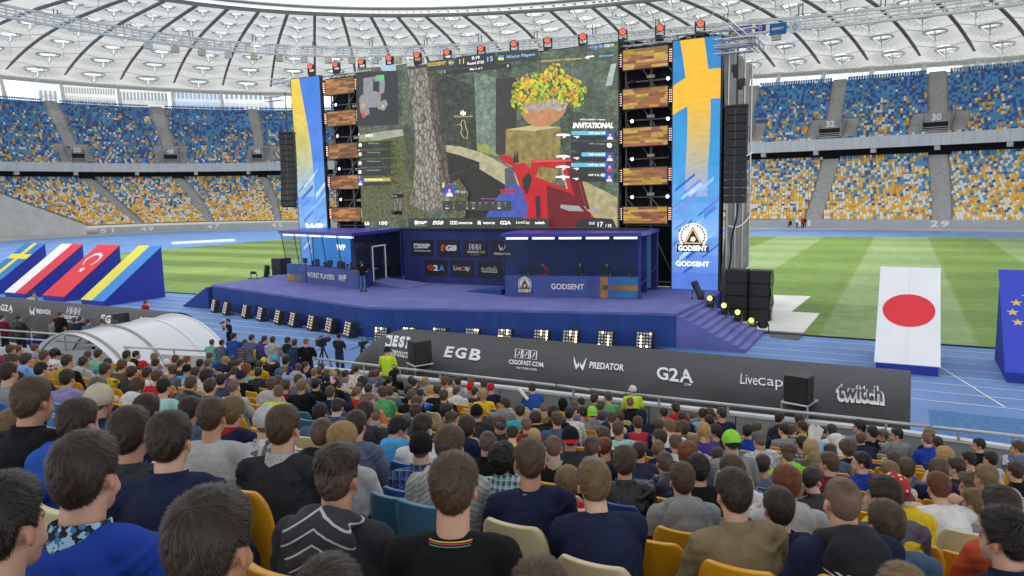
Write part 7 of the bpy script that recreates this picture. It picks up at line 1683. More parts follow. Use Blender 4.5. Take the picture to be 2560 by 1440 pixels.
SB, SPU, SPD, SBR = seat_back_mesh(), seat_pan_mesh(True), seat_pan_mesh(False), bracket_mesh()
for me in (SB, SPU, SPD): me.materials.append(m_seat)
SEAT_AT = [(345, 1385, 'yellow'), (600, 1290, 'yellow'), (100, 1345, 'yellow'), (1040, 1300, 'steel blue'), (1270, 1370, 'cream'), (1535, 1400, 'cream'), (1680, 1370, 'yellow'), (1985, 1390, 'yellow'), (1840, 1435, 'cream'), (2280, 1260, 'yellow'), (125, 1165, 'steel blue'), (1000, 1210, 'blue'), (1560, 1262, 'navy blue'), (1960, 1310, 'sky blue'), (2270, 1360, 'cream'), (1210, 1270, 'steel blue'), (640, 1080, 'yellow'), (600, 1130, 'yellow'), (770, 1130, 'cream'), (30, 1020, 'blue'), (150, 1010, 'sky blue'), (160, 1000, 'yellow'), (310, 1020, 'yellow'), (410, 1030, 'yellow'), (785, 1045, 'steel blue'), (1380, 1220, 'cream'), (1640, 1235, 'yellow'), (1010, 1165, 'cream'), (540, 1220, 'yellow'), (250, 1060, 'yellow'), (1000, 1360, 'yellow'), (1390, 1430, 'yellow'), (230, 1120, 'yellow')]
# ---- crowd: zoomed tiles of the photograph give each head's place (tile, x, y), then hair, cut, garment, colour and extras
rr = random.Random(11)
TILE = {'A': (0, 840, 3.6), 'B': (600, 840, 3.6), 'C': (1200, 940, 3.6), 'D': (1800, 1000, 3.272), 'P': (0, 0, 1)}
CR_ = """
P 220 1195 d s sweater royal~blue y=r collar=blot_#101828_#9FC0D8_#3C78A8_45
P 533 1360 d s tee black y=0
P 38 1312 k s jacket black y=r
P 822 1470 d b tee grey y=0
P 1350 1476 b s tee charcoal y=0
P 2252 1462 l s tee white y=0
P 1135 1225 b s tee black y=0 col2=1
P 847 1190 d n hoodie charcoal hm=stripe_#303238_#B8BAC0_52_14_60
P 1325 1157 b s sweater navy
P 1483 1215 l s sweater navy p=F
P 1832 1235 d s shirt khaki y=0
P 2103 1255 b z hoodie navy hm=stripe_#141620_#E0E0E0_24_42_-60_900_985
P 2213 1315 b s jacket denim~blue
P 2506 1350 k q jacket navy y=l
A 1540 960 d s jacket navy y=r
A 1180 900 d s jacket charcoal
A 725 800 d s hoodie blue y=r hm=plain
A 130 880 l s jacket denim~blue y=r
A 310 600 b s jacket black y=r
A 900 590 b s jacket navy y=r cap=beige:beige
A 890 480 g b jacket black y=r
A 1330 690 d s jacket navy
A 1715 680 d s sweater denim~blue y=r
A 1920 740 b s tee light~grey y=r
A 2100 690 l m jacket navy y=r collar=#A02030
A 85 340 d s tee grey y=r
A 375 310 k s tee black y=r
A 610 390 d s shirt lavender y=r
A 240 220 d s hoodie light~blue y=r
A 110 235 b s jacket charcoal y=r
A 400 185 b s shirt red y=r m=plaid_#8A2428_#C8B8B4_#E0D8D4_70
A 320 115 b s tee lavender
A 500 165 k u hoodie white y=R cap=black:black
A 610 235 d s hoodie black y=r hm=#B8A42A
A 755 240 d s hoodie light~grey y=r
A 890 170 d s tee mint y=r
A 795 180 b s jacket grey y=r
A 950 310 d s jacket yellow y=r m=blot_#C6B422_#B8A81E_#6E6A1E_9
A 975 250 d s tee teal y=r
A 1105 270 b s sweater brown
A 1195 335 d s jacket charcoal
A 1145 180 k s tee white
A 1230 175 k s jacket black
A 1290 275 b s tee red cap=red:red
A 1330 340 d s hoodie white y=r
A 1405 250 d s jacket grey
A 1380 195 l s tee lavender
A 1500 250 b s jacket beige cap=white:white
A 1550 315 b s sweater slate
A 1583 215 r s jacket olive
A 1635 260 d s sweater charcoal
A 1685 305 d s tee sky~blue cap=black:black
A 1688 225 r s tee white
A 1762 335 d s jacket white m=blot_#C8C8C8_#8A8A8A_#E0E0E0_12
A 1805 255 k s shirt pink
A 1878 250 g s tee grey
A 1868 370 k c tee cream
A 1415 372 b s tee red
A 1245 450 b u hoodie white hm=plain
A 1480 465 k s tee aqua y=r
A 1725 435 b s jacket black m=shiny
A 1895 465 d s jacket charcoal y=r m=shiny
A 1995 405 k s jacket navy m=shiny y=r
A 2110 460 b z tee light~grey
A 2170 365 d s jacket black cap=navy:navy
A 2105 330 d s tee purple
A 2090 280 k m jacket charcoal
A 2160 245 b s shirt white
A 2030 225 o s jacket navy
A 2100 212 b s tee olive
A 1890 190 b s shirt blue
A 100 130 b s jacket maroon y=r
A 165 130 b s tee black y=r
B 400 850 b s sweater charcoal y=r m=knit collar=#B8B8BA
B 750 890 d z hoodie black
B 930 985 o q hoodie light~grey
B 1050 815 d s jacket slate
B 1420 850 k s hoodie sky~blue y=D p=D
B 1630 1010 d z shirt navy m=plaid_#1C2A58_#3A5490_#8090B8_50 cap=black:black
B 1655 835 d s shirt white y=r
B 1890 1010 b s hoodie grey m=stripe_#A8AAA8_#8A8E8C_30_50_80
B 2040 835 d s hoodie navy
B 2230 965 d z jacket black
B 350 510 d z vest neon~yellow
B 555 455 l s sweater black
B 685 440 k s jacket black p=R
B 815 515 b s jacket navy p=R
B 870 645 k s shirt blue m=plaid_#1E3A78_#2A2E38_#5878B0_60
B 725 705 k s jacket denim~blue
B 1060 515 l s tee red
B 1165 575 b z shirt orange m=stripe_#C8673C_#D89070_14_45_0
B 1128 700 d s hoodie charcoal
B 1210 715 b z hoodie grey
B 1350 505 b s shirt slate
B 1620 535 k s tee blue m=blot_#2A4FA8_#4C80C8_#18306C_14
B 1550 540 b b tee black
B 1585 690 d s shirt navy m=plaid_#20283C_#303C58_#505C78_50
B 1590 610 b s tee slate
B 1870 685 k s jacket khaki
B 1910 770 d n tee black
B 2130 695 k s jacket charcoal cap=black:black
B 2190 530 o s tee yellow
B 1955 505 b s hoodie white hm=plain
B 1835 545 b s sweater black collar=#6A2036
B 1770 495 d s tee black
B 2075 465 b s tee grey cap=red:red
B 2260 470 b s tee navy cap=red:white
B 2115 505 d s tee charcoal
B 2195 425 d s hoodie grey
B 2080 410 l s jacket cream
B 1955 415 d s shirt light~blue
B 1890 420 b s tee white
B 1845 400 b s tee cream
B 1720 490 o u jacket beige
B 1670 415 o s shirt white m=plaid_#B8B8B4_#707478_#D8D8D0_50
B 1570 430 k s jacket navy
B 1540 405 d s hoodie black
B 1520 495 d s jacket black
B 1345 405 k s jacket charcoal
B 1197 415 b s tee lavender cap=slate:slate
B 1105 420 k c tee white
B 1185 355 b s sweater lavender
B 1232 345 r s hoodie slate
B 1025 340 d s jacket royal~blue
B 1050 300 d b shirt white
B 955 350 d s tee white
B 935 425 l s shirt cream m=plaid_#C8C4B4_#8C9090_#E0DCD0_50
B 850 430 k m jacket black
B 872 340 b s tee olive
B 835 360 o m jacket brown
B 782 380 k u jacket black
B 735 285 d s tee black
B 670 335 l s jacket slate
B 710 320 b s jacket navy
B 595 275 d s tee navy
B 525 290 b s hoodie light~grey
B 530 395 b s tee slate
B 415 225 k m tee purple
B 315 255 d s tee black
B 348 340 b s tee white cap=denim~blue:denim~blue
B 392 310 l s tee light~blue
B 345 415 b s jacket purple
B 414 450 b u tee maroon
B 290 445 b s hoodie light~grey
B 215 230 b s tee white cap=yellow:yellow
B 300 195 b s tee black cap=sky~blue:orange
B 175 265 d s jacket mustard
B 170 335 d s jacket charcoal
B 60 310 r c tee mint
B 242 780 b z jacket white cap=light~grey:red m=blot_#B8B8BC_#5A5E66_#D8D8DC_16
B 1375 355 k s hoodie black hoodup=black
B 1282 515 b s jacket green
B 1160 485 d s shirt slate
B 1075 470 d s tee navy
C 790 970 l m tee red
C 205 770 k c shirt teal m=plaid_#1E5A68_#A8C0C4_#D0DCDC_48
C 660 655 b z jacket black collar=#A8A090
C 815 565 d s jacket charcoal cap=black:red rev=1
C 1010 640 d z hoodie navy hm=grey
C 1130 650 r s tee black
C 1305 790 b q jacket black m=shiny
C 1440 690 d s jacket navy m=plaid_#1A2238_#2C3854_#1A2238_30
C 1605 665 b z hoodie navy collar=#9ACB2A
C 1660 790 d z hoodie navy m=shiny
C 1815 950 b s hoodie grey m=yoke_#16171B_#85868A_860
C 1870 710 r m hoodie slate
C 1960 850 k s jacket black
C 2140 730 d s tee black
C 2260 600 d z tee grey y=0 cap=lime:black rev=1
C 1910 610 l s hoodie light~grey
C 1765 615 b s shirt white
C 1610 565 d s sweater navy
C 1770 475 b s jacket navy
C 1420 430 b s tee red m=raglan_#B02030_#1C2444
C 1245 485 b s tee aqua
C 1130 480 d s sweater navy cap2=beanie:navy
C 1095 545 b s jacket black m=stripe_#16181C_#D8D8D8_160_18_60
C 690 400 b s jacket denim~blue
C 810 345 k s shirt white
C 930 335 k s tee royal~blue
C 500 385 d u jacket black
C 360 320 d s tee turquoise
C 415 445 b z shirt red m=plaid_#8A1A22_#3A1A1E_#B84A4A_50
C 290 525 k s tee yellow
C 485 560 o z tee cream
C 100 600 d z jacket black
C 180 440 b s jacket charcoal cap2=bandana:blot_#101014_#101014_#D8D8D8_70
C 95 425 b s jacket beige
C 220 255 d s hoodie grey
C 470 115 k s jacket blue
C 575 295 d z tee olive
C 660 335 k u jacket black
C 740 255 k s hoodie mustard hoodup=black
C 845 285 b s tee slate
C 915 240 k s jacket charcoal
C 1030 210 d s jacket brown
C 1090 275 b s hoodie blue
C 1150 195 b s tee green y=l
C 1010 335 d s jacket grey cap=lime:lime rev=1
C 1095 370 b s tee navy
C 1185 385 b s tee cream
C 1245 375 b s jacket navy
C 1350 240 b z jacket black
C 1455 360 d s hoodie navy hoodup=navy
C 1650 335 d s jacket light~grey
C 1758 295 d s hoodie red
C 1605 445 b u jacket purple collar=#A89A7A
C 1700 465 l s tee white
C 1830 470 b m sweater black
C 1915 365 l s hoodie grey
C 2003 500 o u tee purple
C 2005 345 d s tee light~blue
C 2058 415 k s tee slate
C 2110 510 k m sweater black
C 2145 395 k s hoodie yellow
C 2168 345 d s tee navy
C 2065 345 b s tee white
C 2250 770 l s jacket light~grey
C 2260 860 b s jacket white
C 1815 375 d s jacket navy
D 1330 800 d s jacket charcoal y=l m=blot_#4A4856_#54525E_#D0B418_3
D 1425 750 d z hoodie yellow cap=blot_#A82430_#A82430_#D8C8A0_30:maroon rev=1
D 475 900 d s jacket navy
D 760 655 d s jacket black m=shiny
D 540 700 r s hoodie light~grey hm=plain
D 350 535 d s sweater slate
D 330 335 g s shirt white m=plaid_#C4C6CC_#9AA0AC_#E0E0E4_60
D 228 260 k s jacket royal~blue
D 303 235 b s tee charcoal
D 518 250 k s tee grey
D 592 255 b s jacket black
D 665 225 d s jacket yellow
D 492 155 k s hoodie charcoal y=R
D 645 155 d s jacket navy
D 667 365 k s shirt charcoal m=plaid_#3A3E44_#A8ACB0_#707478_50
D 755 290 b s jacket light~blue
D 830 265 k s tee grey
D 912 255 d s hoodie white
D 745 400 o u jacket brown
D 550 450 b n hoodie lime
D 780 500 b s jacket olive cap=khaki:khaki rev=1
D 885 525 b s jacket maroon
D 910 430 d s jacket denim~blue
D 1040 405 b c tee black
D 1150 515 k s jacket royal~blue y=L
D 1135 215 k m sweater grey y=L p=P
D 1240 270 k s tee black
D 1152 325 b s jacket navy
D 1322 295 l s hoodie grey m=stripe_#3A3C40_#A8A8A4_110_45_30
D 1440 290 k s hoodie grey y=L
D 1420 505 b s jacket purple m=shiny
D 1385 600 l s jacket cream
D 1522 570 b s jacket slate
D 1690 325 b z jacket royal~blue
D 1702 280 l b jacket black y=l
D 1772 355 d s sweater black
D 1788 575 b u jacket navy
D 1782 720 r s tee white
D 1925 560 d s jacket charcoal
D 1830 465 o m tee cream
D 2110 375 k s jacket black y=L
D 2025 490 k s tee white
D 2208 490 k s tee light~grey
D 2430 395 b s hoodie slate y=l
D 2410 590 d s jacket black p=R
D 2172 650 l s hoodie light~grey
D 2045 715 b c tee charcoal y=L
D 2080 860 l s sweater grey y=l
D 2280 895 d s jacket rust y=0
D 130 600 b s jacket slate
"""
def parse():
    out = []
    for ln in CR_.strip().split('\n'):
        t = ln.split(); ox, oy, sc_ = TILE[t[0]]; d = dict(px=ox+float(t[1])/sc_, py=oy+float(t[2])/sc_, hair=t[3], style=t[4], top=t[5], col=t[6].replace('~', ' '))
        for e in t[7:]:
            k, v = e.split('='); v = v.replace('~', ' ')
            if k == 'y': d['hp'] = v
            elif k == 'p': d['pose'] = v
            elif k == 'm': d['tmat'] = v
            elif k == 'hm': d['hoodmat'] = v
            elif k == 'collar': d['collar'] = v
            elif k == 'cap': a, b = v.split(':'); d['cap'] = ('cap', a, b, False)
            elif k == 'rev': d['cap'] = d['cap'][:3]+(v == '1',)
            elif k == 'cap2': a, b = v.split(':'); d['cap'] = (a, b, None, False)
            elif k == 'hoodup': d['hoodup'] = v
        out.append(d)
    return out
CROWD = parse()
# measured head widths of the nearest heads (photo pixels), which give their distance
WID = [tuple(float(v) for v in q.split()) for q in '''220 1195 155;533 1373 205;12 1322 185;827 1515 190;1350 1507 150;2252 1500 120;1135 1225 125;847 1201 112;1325 1157 80;1483 1215 86;1832 1238 89;2103 1257 97;2213 1315 86;2506 1350 98;428 1107 105;328 1090 98;201 1062 88;36 1084 80;86 1007 86;533 1046 68;583 1032 52;476 1029 50;711 1074 82;808 1087 65;858 1112 66;892 1066 53;994 1073 48;1053 1120 58;1058 1072 50;1125 1120 76;1167 1072 44;1219 1108 47;1257 1151 50;1419 1209 56;1383 1120 48;1426 1097 44;1480 1118 44;1562 1160 54;1661 1159 47;1704 1204 64;1744 1176 56;1719 1137 44;1945 1275 76;2032 1200 46;2206 1244 74;2234 1229 66;2344 1220 53;2436 1262 54;2497 1273 80;250 1004 62;247 973 46;370 1031 62;1828 1106 44;1646 1124 36;1600 1131 37;1514 1120 36;2463 1198 50'''.split(';')]
# which row each head belongs to, and how tall the sitter must be
for d in CROWD:
    if d['px'] < 720 and d.get('hp') == 'r': d['hp'] = '0'
    r = ray(d['px'], d['py']); ys = np.arange(.15, 15.5, .02); zs = CAMZ+r[2]/r[1]*ys; hz = np.array([headz(y-bend(y*r[0]/r[1], (14.7-y)/.8)) for y in ys]); df = zs-hz
    i = int(np.argmin(np.abs(df))); sg = np.where(np.diff(np.sign(df)) != 0)[0]
    if len(sg): i = sg[0]
    d['scale0'] = 1.; y = ys[i]; d['kf'] = (14.63+HY-y+bend(y*r[0]/r[1], (14.7-y)/.8))/.8; d['k'] = max(0, round(d['kf']))
    near = d['k'] >= 11; d['pose'] = d.get('pose') or ('U' if near else rr.choice('UUUUFBB'))
    d['J'] = skeleton(d['pose'])[0]['head']
    q = min(WID+[(-9e3, 0, 1)], key=lambda q: math.hypot(q[0]-d['px'], q[1]-d['py']))
    if math.hypot(q[0]-d['px'], q[1]-d['py']) < (60 if d['py'] > 1400 or d['px'] < 60 else 16) and not d.get('w'):
        WID.remove(q); d['px'], d['py'], d['w'] = q; r = ray(q[0], q[1]); t = (.168 if d['scale0'] > .95 else .152)/q[2]; d['yh'] = t*r[1]; d['zh'] = CAMZ+t*r[2]
def fit(d, k):
    r = ray(d['px'], d['py']); m_ = r[2]/r[1]; hy, hz = d['J'].y, d['J'].z; fl = floor_z(k); y0 = row_y(k)
    for _ in range(3):
        sc_ = min(1.1, max(.84, (CAMZ+m_*y0-fl)/(hz-m_*hy))); y1 = (fl+hz*sc_-CAMZ)/m_-hy*sc_; x = (y1+hy*sc_)*r[0]/r[1]; yr = row_y(k, x); y0 = yr
    y1 = min(yr+.16, max(yr-.12, y1)); x = (y1+hy*sc_)*r[0]/r[1]; return x, y1, sc_
CROWD.sort(key=lambda d: -d['py'])
rows_ = {}
for d in CROWD:
    if d.get('w'):
        sc_ = .98; d['scale'] = sc_; d['yy'] = d['yh']-d['J'].y*sc_; d['fl'] = d['zh']-d['J'].z*sc_; r = ray(d['px'], d['py']); d['x'] = d['yh']*r[0]/r[1]
        d['k'] = max(0, min(18, round((14.63-d['yy']+bend(d['x'], 14))/.8))); rows_.setdefault(d['k'], []).append(d['x'])
for d in CROWD:
    if d.get('w'): continue
    best = None
    for dk in (0, -1, 1, -2, 2):
        k = d['k']+dk
        if k < 0 or k > 18: continue
        x, y, sc_ = fit(d, k); gap = min([abs(x-q) for q in rows_.get(k, [])]+[9]); cost = abs(k-d['kf'])*(1.6 if k > d['kf'] else 1)+(0 if gap > .42 else (.42-gap)*7)
        if best is None or cost < best[0]: best = (cost, k, x, y, sc_)
    d['k'], d['x'], d['yy'], d['scale'] = best[1:]; d['fl'] = floor_z(d['k']); rows_.setdefault(d['k'], []).append(d['x'])
hw_ = {'k': 'black-haired', 'd': 'dark-haired', 'b': 'brown-haired', 'l': 'light-brown-haired', 'o': 'blond', 'r': 'ginger-haired', 'g': 'grey-haired'}
def look(d):
    mt = d.get('tmat', ''); g_ = {'tee': 't-shirt', 'vest': 'safety vest'}.get(d['top'], d['top'])
    pat = 'checked ' if mt.startswith('plaid') else 'striped ' if mt.startswith('stripe') else 'patterned ' if mt.startswith('blot') else 'shiny ' if mt == 'shiny' else ''
    pre = {'u': 'long-haired ', 'c': 'curly ', 'z': 'close-cropped ', 'n': '', 'm': '', 'q': 'tousled ', 'b': ''}.get(d['style'], '')
    if d.get('hoodup'): return 'person with %s hood up in %s%s %s' % (d['hoodup'], pat, d['col'], g_)
    if d.get('cap'):
        c = d['cap']; cn_ = c[1] if not c[1].startswith('blot') else ('red floral' if '#A82430' in c[1] else 'black spotted')
        return 'person wearing %s %s in %s%s %s' % (cn_, c[0], pat, d['col'], g_)
    return '%s%s person in %s%s %s' % (pre, hw_[d['hair']], pat, d['col'], g_)
for d in CROWD: d['look'] = look(d)
from collections import Counter
def single_out(items, ref):
    """items whose look is shared get a neighbour with a unique look named in their label"""
    cnt_ = Counter(d['look'] for d in items); used = set(d['look'] for d in items if cnt_[d['look']] == 1); anchors = [d for d in ref if cnt_.get(d['look'], 1) <= 1 or ref is not items]
    rel = lambda d, a: ('left of' if d['px'] < a['px'] else 'right of') if abs(d['px']-a['px']) > 1.1*abs(d['py']-a['py']) else ('behind' if d['py'] > a['py'] else 'in front of')
    for d in items:
        if cnt_[d['look']] == 1: d['label'] = d['look']; continue
        for a in sorted(anchors, key=lambda a: math.hypot(a['px']-d['px'], a['py']-d['py'])):
            if a is d: continue
            w_ = a['look'].replace('person', 'one'); t = '%s %s the %s' % (d['look'], rel(d, a), w_)
            if t not in used and len(t.split()) <= 16: d['label'] = t; used.add(t); break
single_out(CROWD, CROWD)
TRS = ['#20242E', '#2A3550', '#3A4A66', '#15161A', '#33363C', '#4A4238']
def phone(o, pose, lab):
    h = skeleton(pose)[0]['hdr']; Mo = Matrix.Translation(o.location) @ Matrix.Rotation(o.rotation_euler.z, 4, 'Z') @ Matrix.Scale(o.scale.x, 4); q = Mo @ (h+Vector((-.02, .03, .05)))
    e = empty('phone', q, lab, 'phone', 'phones held up in the crowd', rz=o.rotation_euler.z); mb = MB(); mb.box((0, 0, 0), (.075, .01, .145)); mb.build('case', m_blkm, e, bevel=.003); mb = MB(); mb.box((0, -.0065, 0), (.068, .002, .13)); mb.build('display', led('phone_screen', '#8FA4C8', .5), e)
for i, d in enumerate(CROWD):
    near = d['k'] >= 11
    rz = math.atan2(22+d['x'], 38-d['yy'])*.85+R_(rr.uniform(-8, 8)); hd_ = d['J']*d['scale']; off = Matrix.Rotation(rz, 3, 'Z') @ hd_-hd_
    d['sx'], d['sy'] = d['x']-off.x+.04, d['yy']-off.y
    o = person((d['x']-off.x, d['yy']-off.y, d['fl']), rz, d['scale'], pose=d['pose'], hp=d.get('hp') or rr.choice('000' if near else '000000rrlldRL'), hair=d['hair'], style=d['style'], top=d['top'], col=d['col'], tmat=d.get('tmat', 'plain'), hoodmat=d.get('hoodmat'), collar=d.get('collar'), cap=d.get('cap'), trousers=rr.choice(TRS), fine=near, seed=i, extra='necklace' if abs(d['px']-1325) < 9 and d['py'] > 1140 else 'neck_trim' if abs(d['px']-1135) < 3 and d['py'] > 1200 else None, hoodup=d.get('hoodup'))
    tag(o, d['label'], 'spectator', 'seated spectators')
    if d['pose'] == 'R': phone(o, d['pose'], 'black phone held up by the '+d['look'])
# seats: one under each spectator, and empty ones filling the gaps of each row
seats = []
for k in range(0, 20):
    y = row_y(k)+.1; X0, X1 = -y*1.28-1.2, y*.44+1.2
    if k <= 2: X0 = max(X0, -15.5)
    elif k <= 5: X0 = max(X0, -24)
    xs = sorted(d['x'] for d in CROWD if d['k'] == k); occ = {x: 1 for x in xs}; allx = list(xs); edges = [X0]+xs+[X1]
    for a, b in zip(edges, edges[1:]):
        n = round((b-a)/.5)-1
        for j in range(n): allx.append(a+(b-a)*(j+1)/(n+1))
    if not xs: allx = list(np.arange(X0, X1, .5))
    for x in sorted(allx): seats.append((k, x, x in occ))
def topx(k, x): return Vector((x, row_y(k, x)-.25, floor_z(k)+.90))
def project(p):
    v = (np.array(p)-np.array((0, 0, CAMZ))) @ CR
    return 1280-FPX*v[0]/v[2], 720+FPX*v[1]/v[2], -v[2]
SEAT_OF = {(1325, 1157): 'cream', (1483, 1215): 'cream', (1125, 1120): 'steel blue', (1053, 1120): 'blue', (1704, 1204): 'yellow', (428, 1107): 'yellow', (711, 1074): 'yellow', (2213, 1315): 'cream', (1945, 1275): 'sky blue', (201, 1062): 'steel blue', (847, 1201): 'yellow', (1135, 1225): 'yellow', (1562, 1160): 'navy blue', (1832, 1238): 'yellow', (858, 1112): 'steel blue', (1257, 1151): 'steel blue'}
occ_at = {(d['k'], round(d['x'], 4)): d for d in CROWD}
sl_ = []
for k, x, oc in seats:
    px, py, dz = project(topx(k, x))
    if dz < .25 or not (-120 < px < 2680) or py > 1700: continue
    c = min(SEAT_AT, key=lambda s: math.hypot(s[0]-px, s[1]-py)); q = rr.random()
    col = c[2] if math.hypot(c[0]-px, c[1]-py) < 75 else ('yellow' if q < .52 else 'cream' if q < .82 else 'steel blue' if q < .89 else 'blue' if q < .95 else 'navy blue')
    if oc:
        d = occ_at[(k, round(x, 4))]
        for (sx_, sy_), sc2 in SEAT_OF.items():
            if math.hypot(sx_-d['px'], sy_-d['py']) < 9: col = sc2
    sl_.append(dict(k=k, x=x, oc=oc, px=px, py=py, dz=dz, look=('%s seat' % col) if oc else 'empty %s seat' % col, col=col))
sl_.sort(key=lambda s: s['dz'])
indiv, rest_ = sl_[:285], sl_[285:]
occ_at = {(d['k'], round(d['x'], 4)): d for d in CROWD}
used = set()
for s in indiv:
    if s['oc']:
        d = occ_at[(s['k'], round(s['x'], 4))]; t = '%s taken by the %s' % (s['look'], d['label'])
        if len(t.split()) > 16: t = None
        else: s['label'] = t; used.add(t)
for s in indiv:
    if s.get('label'): continue
    for d in sorted(CROWD, key=lambda d: math.hypot(d['px']-s['px'], d['py']+30-s['py'])):
        for rel in (('left of' if s['px'] < d['px'] else 'right of'), ('behind' if s['py'] > d['py']+40 else 'in front of'), 'near'):
            t = '%s %s the %s' % (s['look'], rel, d['label'])
            if t not in used and len(t.split()) <= 16: s['label'] = t; used.add(t); break
        if s.get('label'): break
for s in indiv:
    d = occ_at.get((s['k'], round(s['x'], 4))) if s['oc'] else None
    o = empty('stadium_seat', (d['sx'] if d else s['x'], (d['sy'] if d else row_y(s['k'], s['x']))-.04, d['fl'] if d else floor_z(s['k'])), s['label'], 'seat', 'plastic seats of the near stand')
    rgb = srgb(SEATC[s['col']])
    for nm, me in (('backrest', SB), ('seat_pan', SPD if s['oc'] else SPU)):
        p_ = bpy.data.objects.new(nm, me); COL.objects.link(p_); p_.parent = o; p_.color = (*rgb, 1)
    p_ = bpy.data.objects.new('bracket', SBR); COL.objects.link(p_); p_.parent = o
if rest_:
    bv = coords(SB); bf = [tuple(p.vertices) for p in SB.polygons]; mb = MB(); cols = list(SEATC)
    for s in rest_: mb.add((bv+np.array((s['x'], row_y(s['k'], s['x'])-.04, floor_z(s['k'])))).tolist(), bf, cols.index(s['col']))
    o = mb.build('stadium_seats', [mat('seat_'+c.replace(' ', '_'), srgb(SEATC[c]), .4, var=.07, scale=5) for c in cols], smooth=True); tag(o, 'remaining seats of the front rows, mostly yellow and cream', 'seats', kind='stuff')
# ---- people who stand, and those on the stage and the field
def y_for_z(px, py, z): r = ray(px, py); t = (z-CAMZ)/r[2]; return t*r[1]
def stander(px, py, label, y=None, floor=None, group=None, cat='person', **kw):
    """head at photo pixel; either the depth or the floor height is known"""
    sc_ = kw.pop('scale', 1.); r = ray(px, py); hz_ = kw.pop('hz', 1.64)
    if y is None: z = floor+hz_*sc_; y = (z-CAMZ)/r[2]*r[1]
    x = y*r[0]/r[1]; z = CAMZ+r[2]/r[1]*y
    if floor is None: floor = z-hz_*sc_
    rz = kw.pop('rz', 22.)
    o = person((x, y, floor), R_(rz), sc_, **kw); return tag(o, label, cat, group)
sp_ = 'spectators standing at the front left'
i0 = 900
for j, (px, py, lab, hair, style, top, col, kw) in enumerate([
    (529, 857, 'boy in mint sweater leaning at the canopy wall', 'b', 's', 'sweater', 'mint', dict(scale=.92)), (554, 858, 'dark-haired youth in blue-grey jacket beside the boy in mint', 'k', 's', 'jacket', 'slate', dict(scale=.9)),
    (584, 842, 'tall man in blue jacket standing right of the boy in mint', 'k', 's', 'jacket', 'blue', {}), (611, 858, 'youth in dark plaid shirt standing left of the raised phone', 'b', 's', 'shirt', 'navy', dict(tmat='plaid_#241E2C_#5A4650_#C8B8A8_80')),
    (629, 846, 'dark-haired standing man in slate jacket behind the plaid shirt', 'd', 's', 'jacket', 'slate', {}), (653, 862, 'youth in navy vest with mustard sleeves filming on a raised phone', 'b', 's', 'sweater', 'navy', dict(pose='Sp', tmat='raglan_#1C2038_#C8961E')),
    (681, 851, 'dark-haired standing youth in light grey hoodie right of the raised phone', 'd', 's', 'hoodie', 'light grey', {}), (661, 849, 'standing person in purple jacket behind the raised phone', 'd', 's', 'jacket', 'purple', {}),
    (719, 852, 'standing youth in grey hoodie with black hood', 'd', 's', 'hoodie', 'grey', dict(hoodmat='stripe_#17181C_#17181C_50_50_0')), (736, 858, 'standing youth in blue and black checked shirt', 'd', 's', 'shirt', 'blue', dict(tmat='plaid_#1E3468_#14161C_#44587C_90')),
    (765, 855, 'close-cropped man in black t-shirt standing left of the television camera', 'b', 'z', 'tee', 'black', dict(scale=1.02))]):
    pz = kw.pop('pose', 'Sf'); o = stander(px, py, lab, y=15.35, group=sp_, cat='spectator', pose=pz, hp='r' if j % 3 else '0', hair=hair, style=style, top=top, col=col, seed=i0+j, **kw)
    if pz == 'Sp': phone(o, pz, 'black phone raised by the standing youth with mustard sleeves')
for j, (px, py, lab, hair, style, top, col, kw) in enumerate([
    (46, 795, 'woman with long brown hair in black leather jacket at the left railing', 'd', 'u', 'jacket', 'black', dict(tmat='shiny')), (82, 832, 'woman in grey-green cap and violet jacket leaning on the left railing', 'b', 'u', 'jacket', '#2E2C7A', dict(cap=('cap', '#5E7470', '#5E7470', False))),
    (4, 795, 'person in maroon sweater cut by the left edge of the photo', 'd', 's', 'sweater', 'maroon', {})]):
    stander(px, py, lab, y=15.0, group=sp_, cat='spectator', pose='Sf', hp='r', hair=hair, style=style, top=top, col=col, seed=930+j, **kw)
far_l = [(146, 787, 'b', 'jacket', 'black', None), (130, 802, 'd', 'tee', 'grey', 'red'), (120, 820, 'd', 'jacket', 'navy', None), (140, 826, 'b', 'jacket', 'brown', None), (156, 824, 'l', 'tee', 'cream', None), (180, 802, 'b', 'jacket', 'charcoal', None), (196, 800, 'd', 'jacket', 'navy', None), (216, 806, 'd', 'jacket', 'slate', None), (250, 805, 'b', 'sweater', 'purple', None), (247, 818, 'd', 'jacket', 'black', None), (284, 810, 'b', 'jacket', 'olive', None)]
for j, (px, py, h, top, col, cp) in enumerate(far_l):
    stander(px, py, '%s person in %s %s before the left tunnel cover, %s' % (hw_[h] if not cp else 'red-capped', col, {'tee': 't-shirt'}.get(top, top), ['beside the red cap', 'left of the navy jackets', 'below the red cap', 'lowest of the row', 'right of the brown jacket', 'left of the loudspeaker group', 'in the middle of the group', 'near the canopy edge', 'left of the loudspeaker', 'below the purple sweater', 'right below the loudspeaker'][j]),
            y=16.55, group='spectators beyond the canopy', cat='spectator', pose='U', hz=1.195, hp='r0l'[j % 3], hair=h, style='s', top=top, col=col, seed=950+j, cap=('cap', 'red', 'red', False) if cp else None)
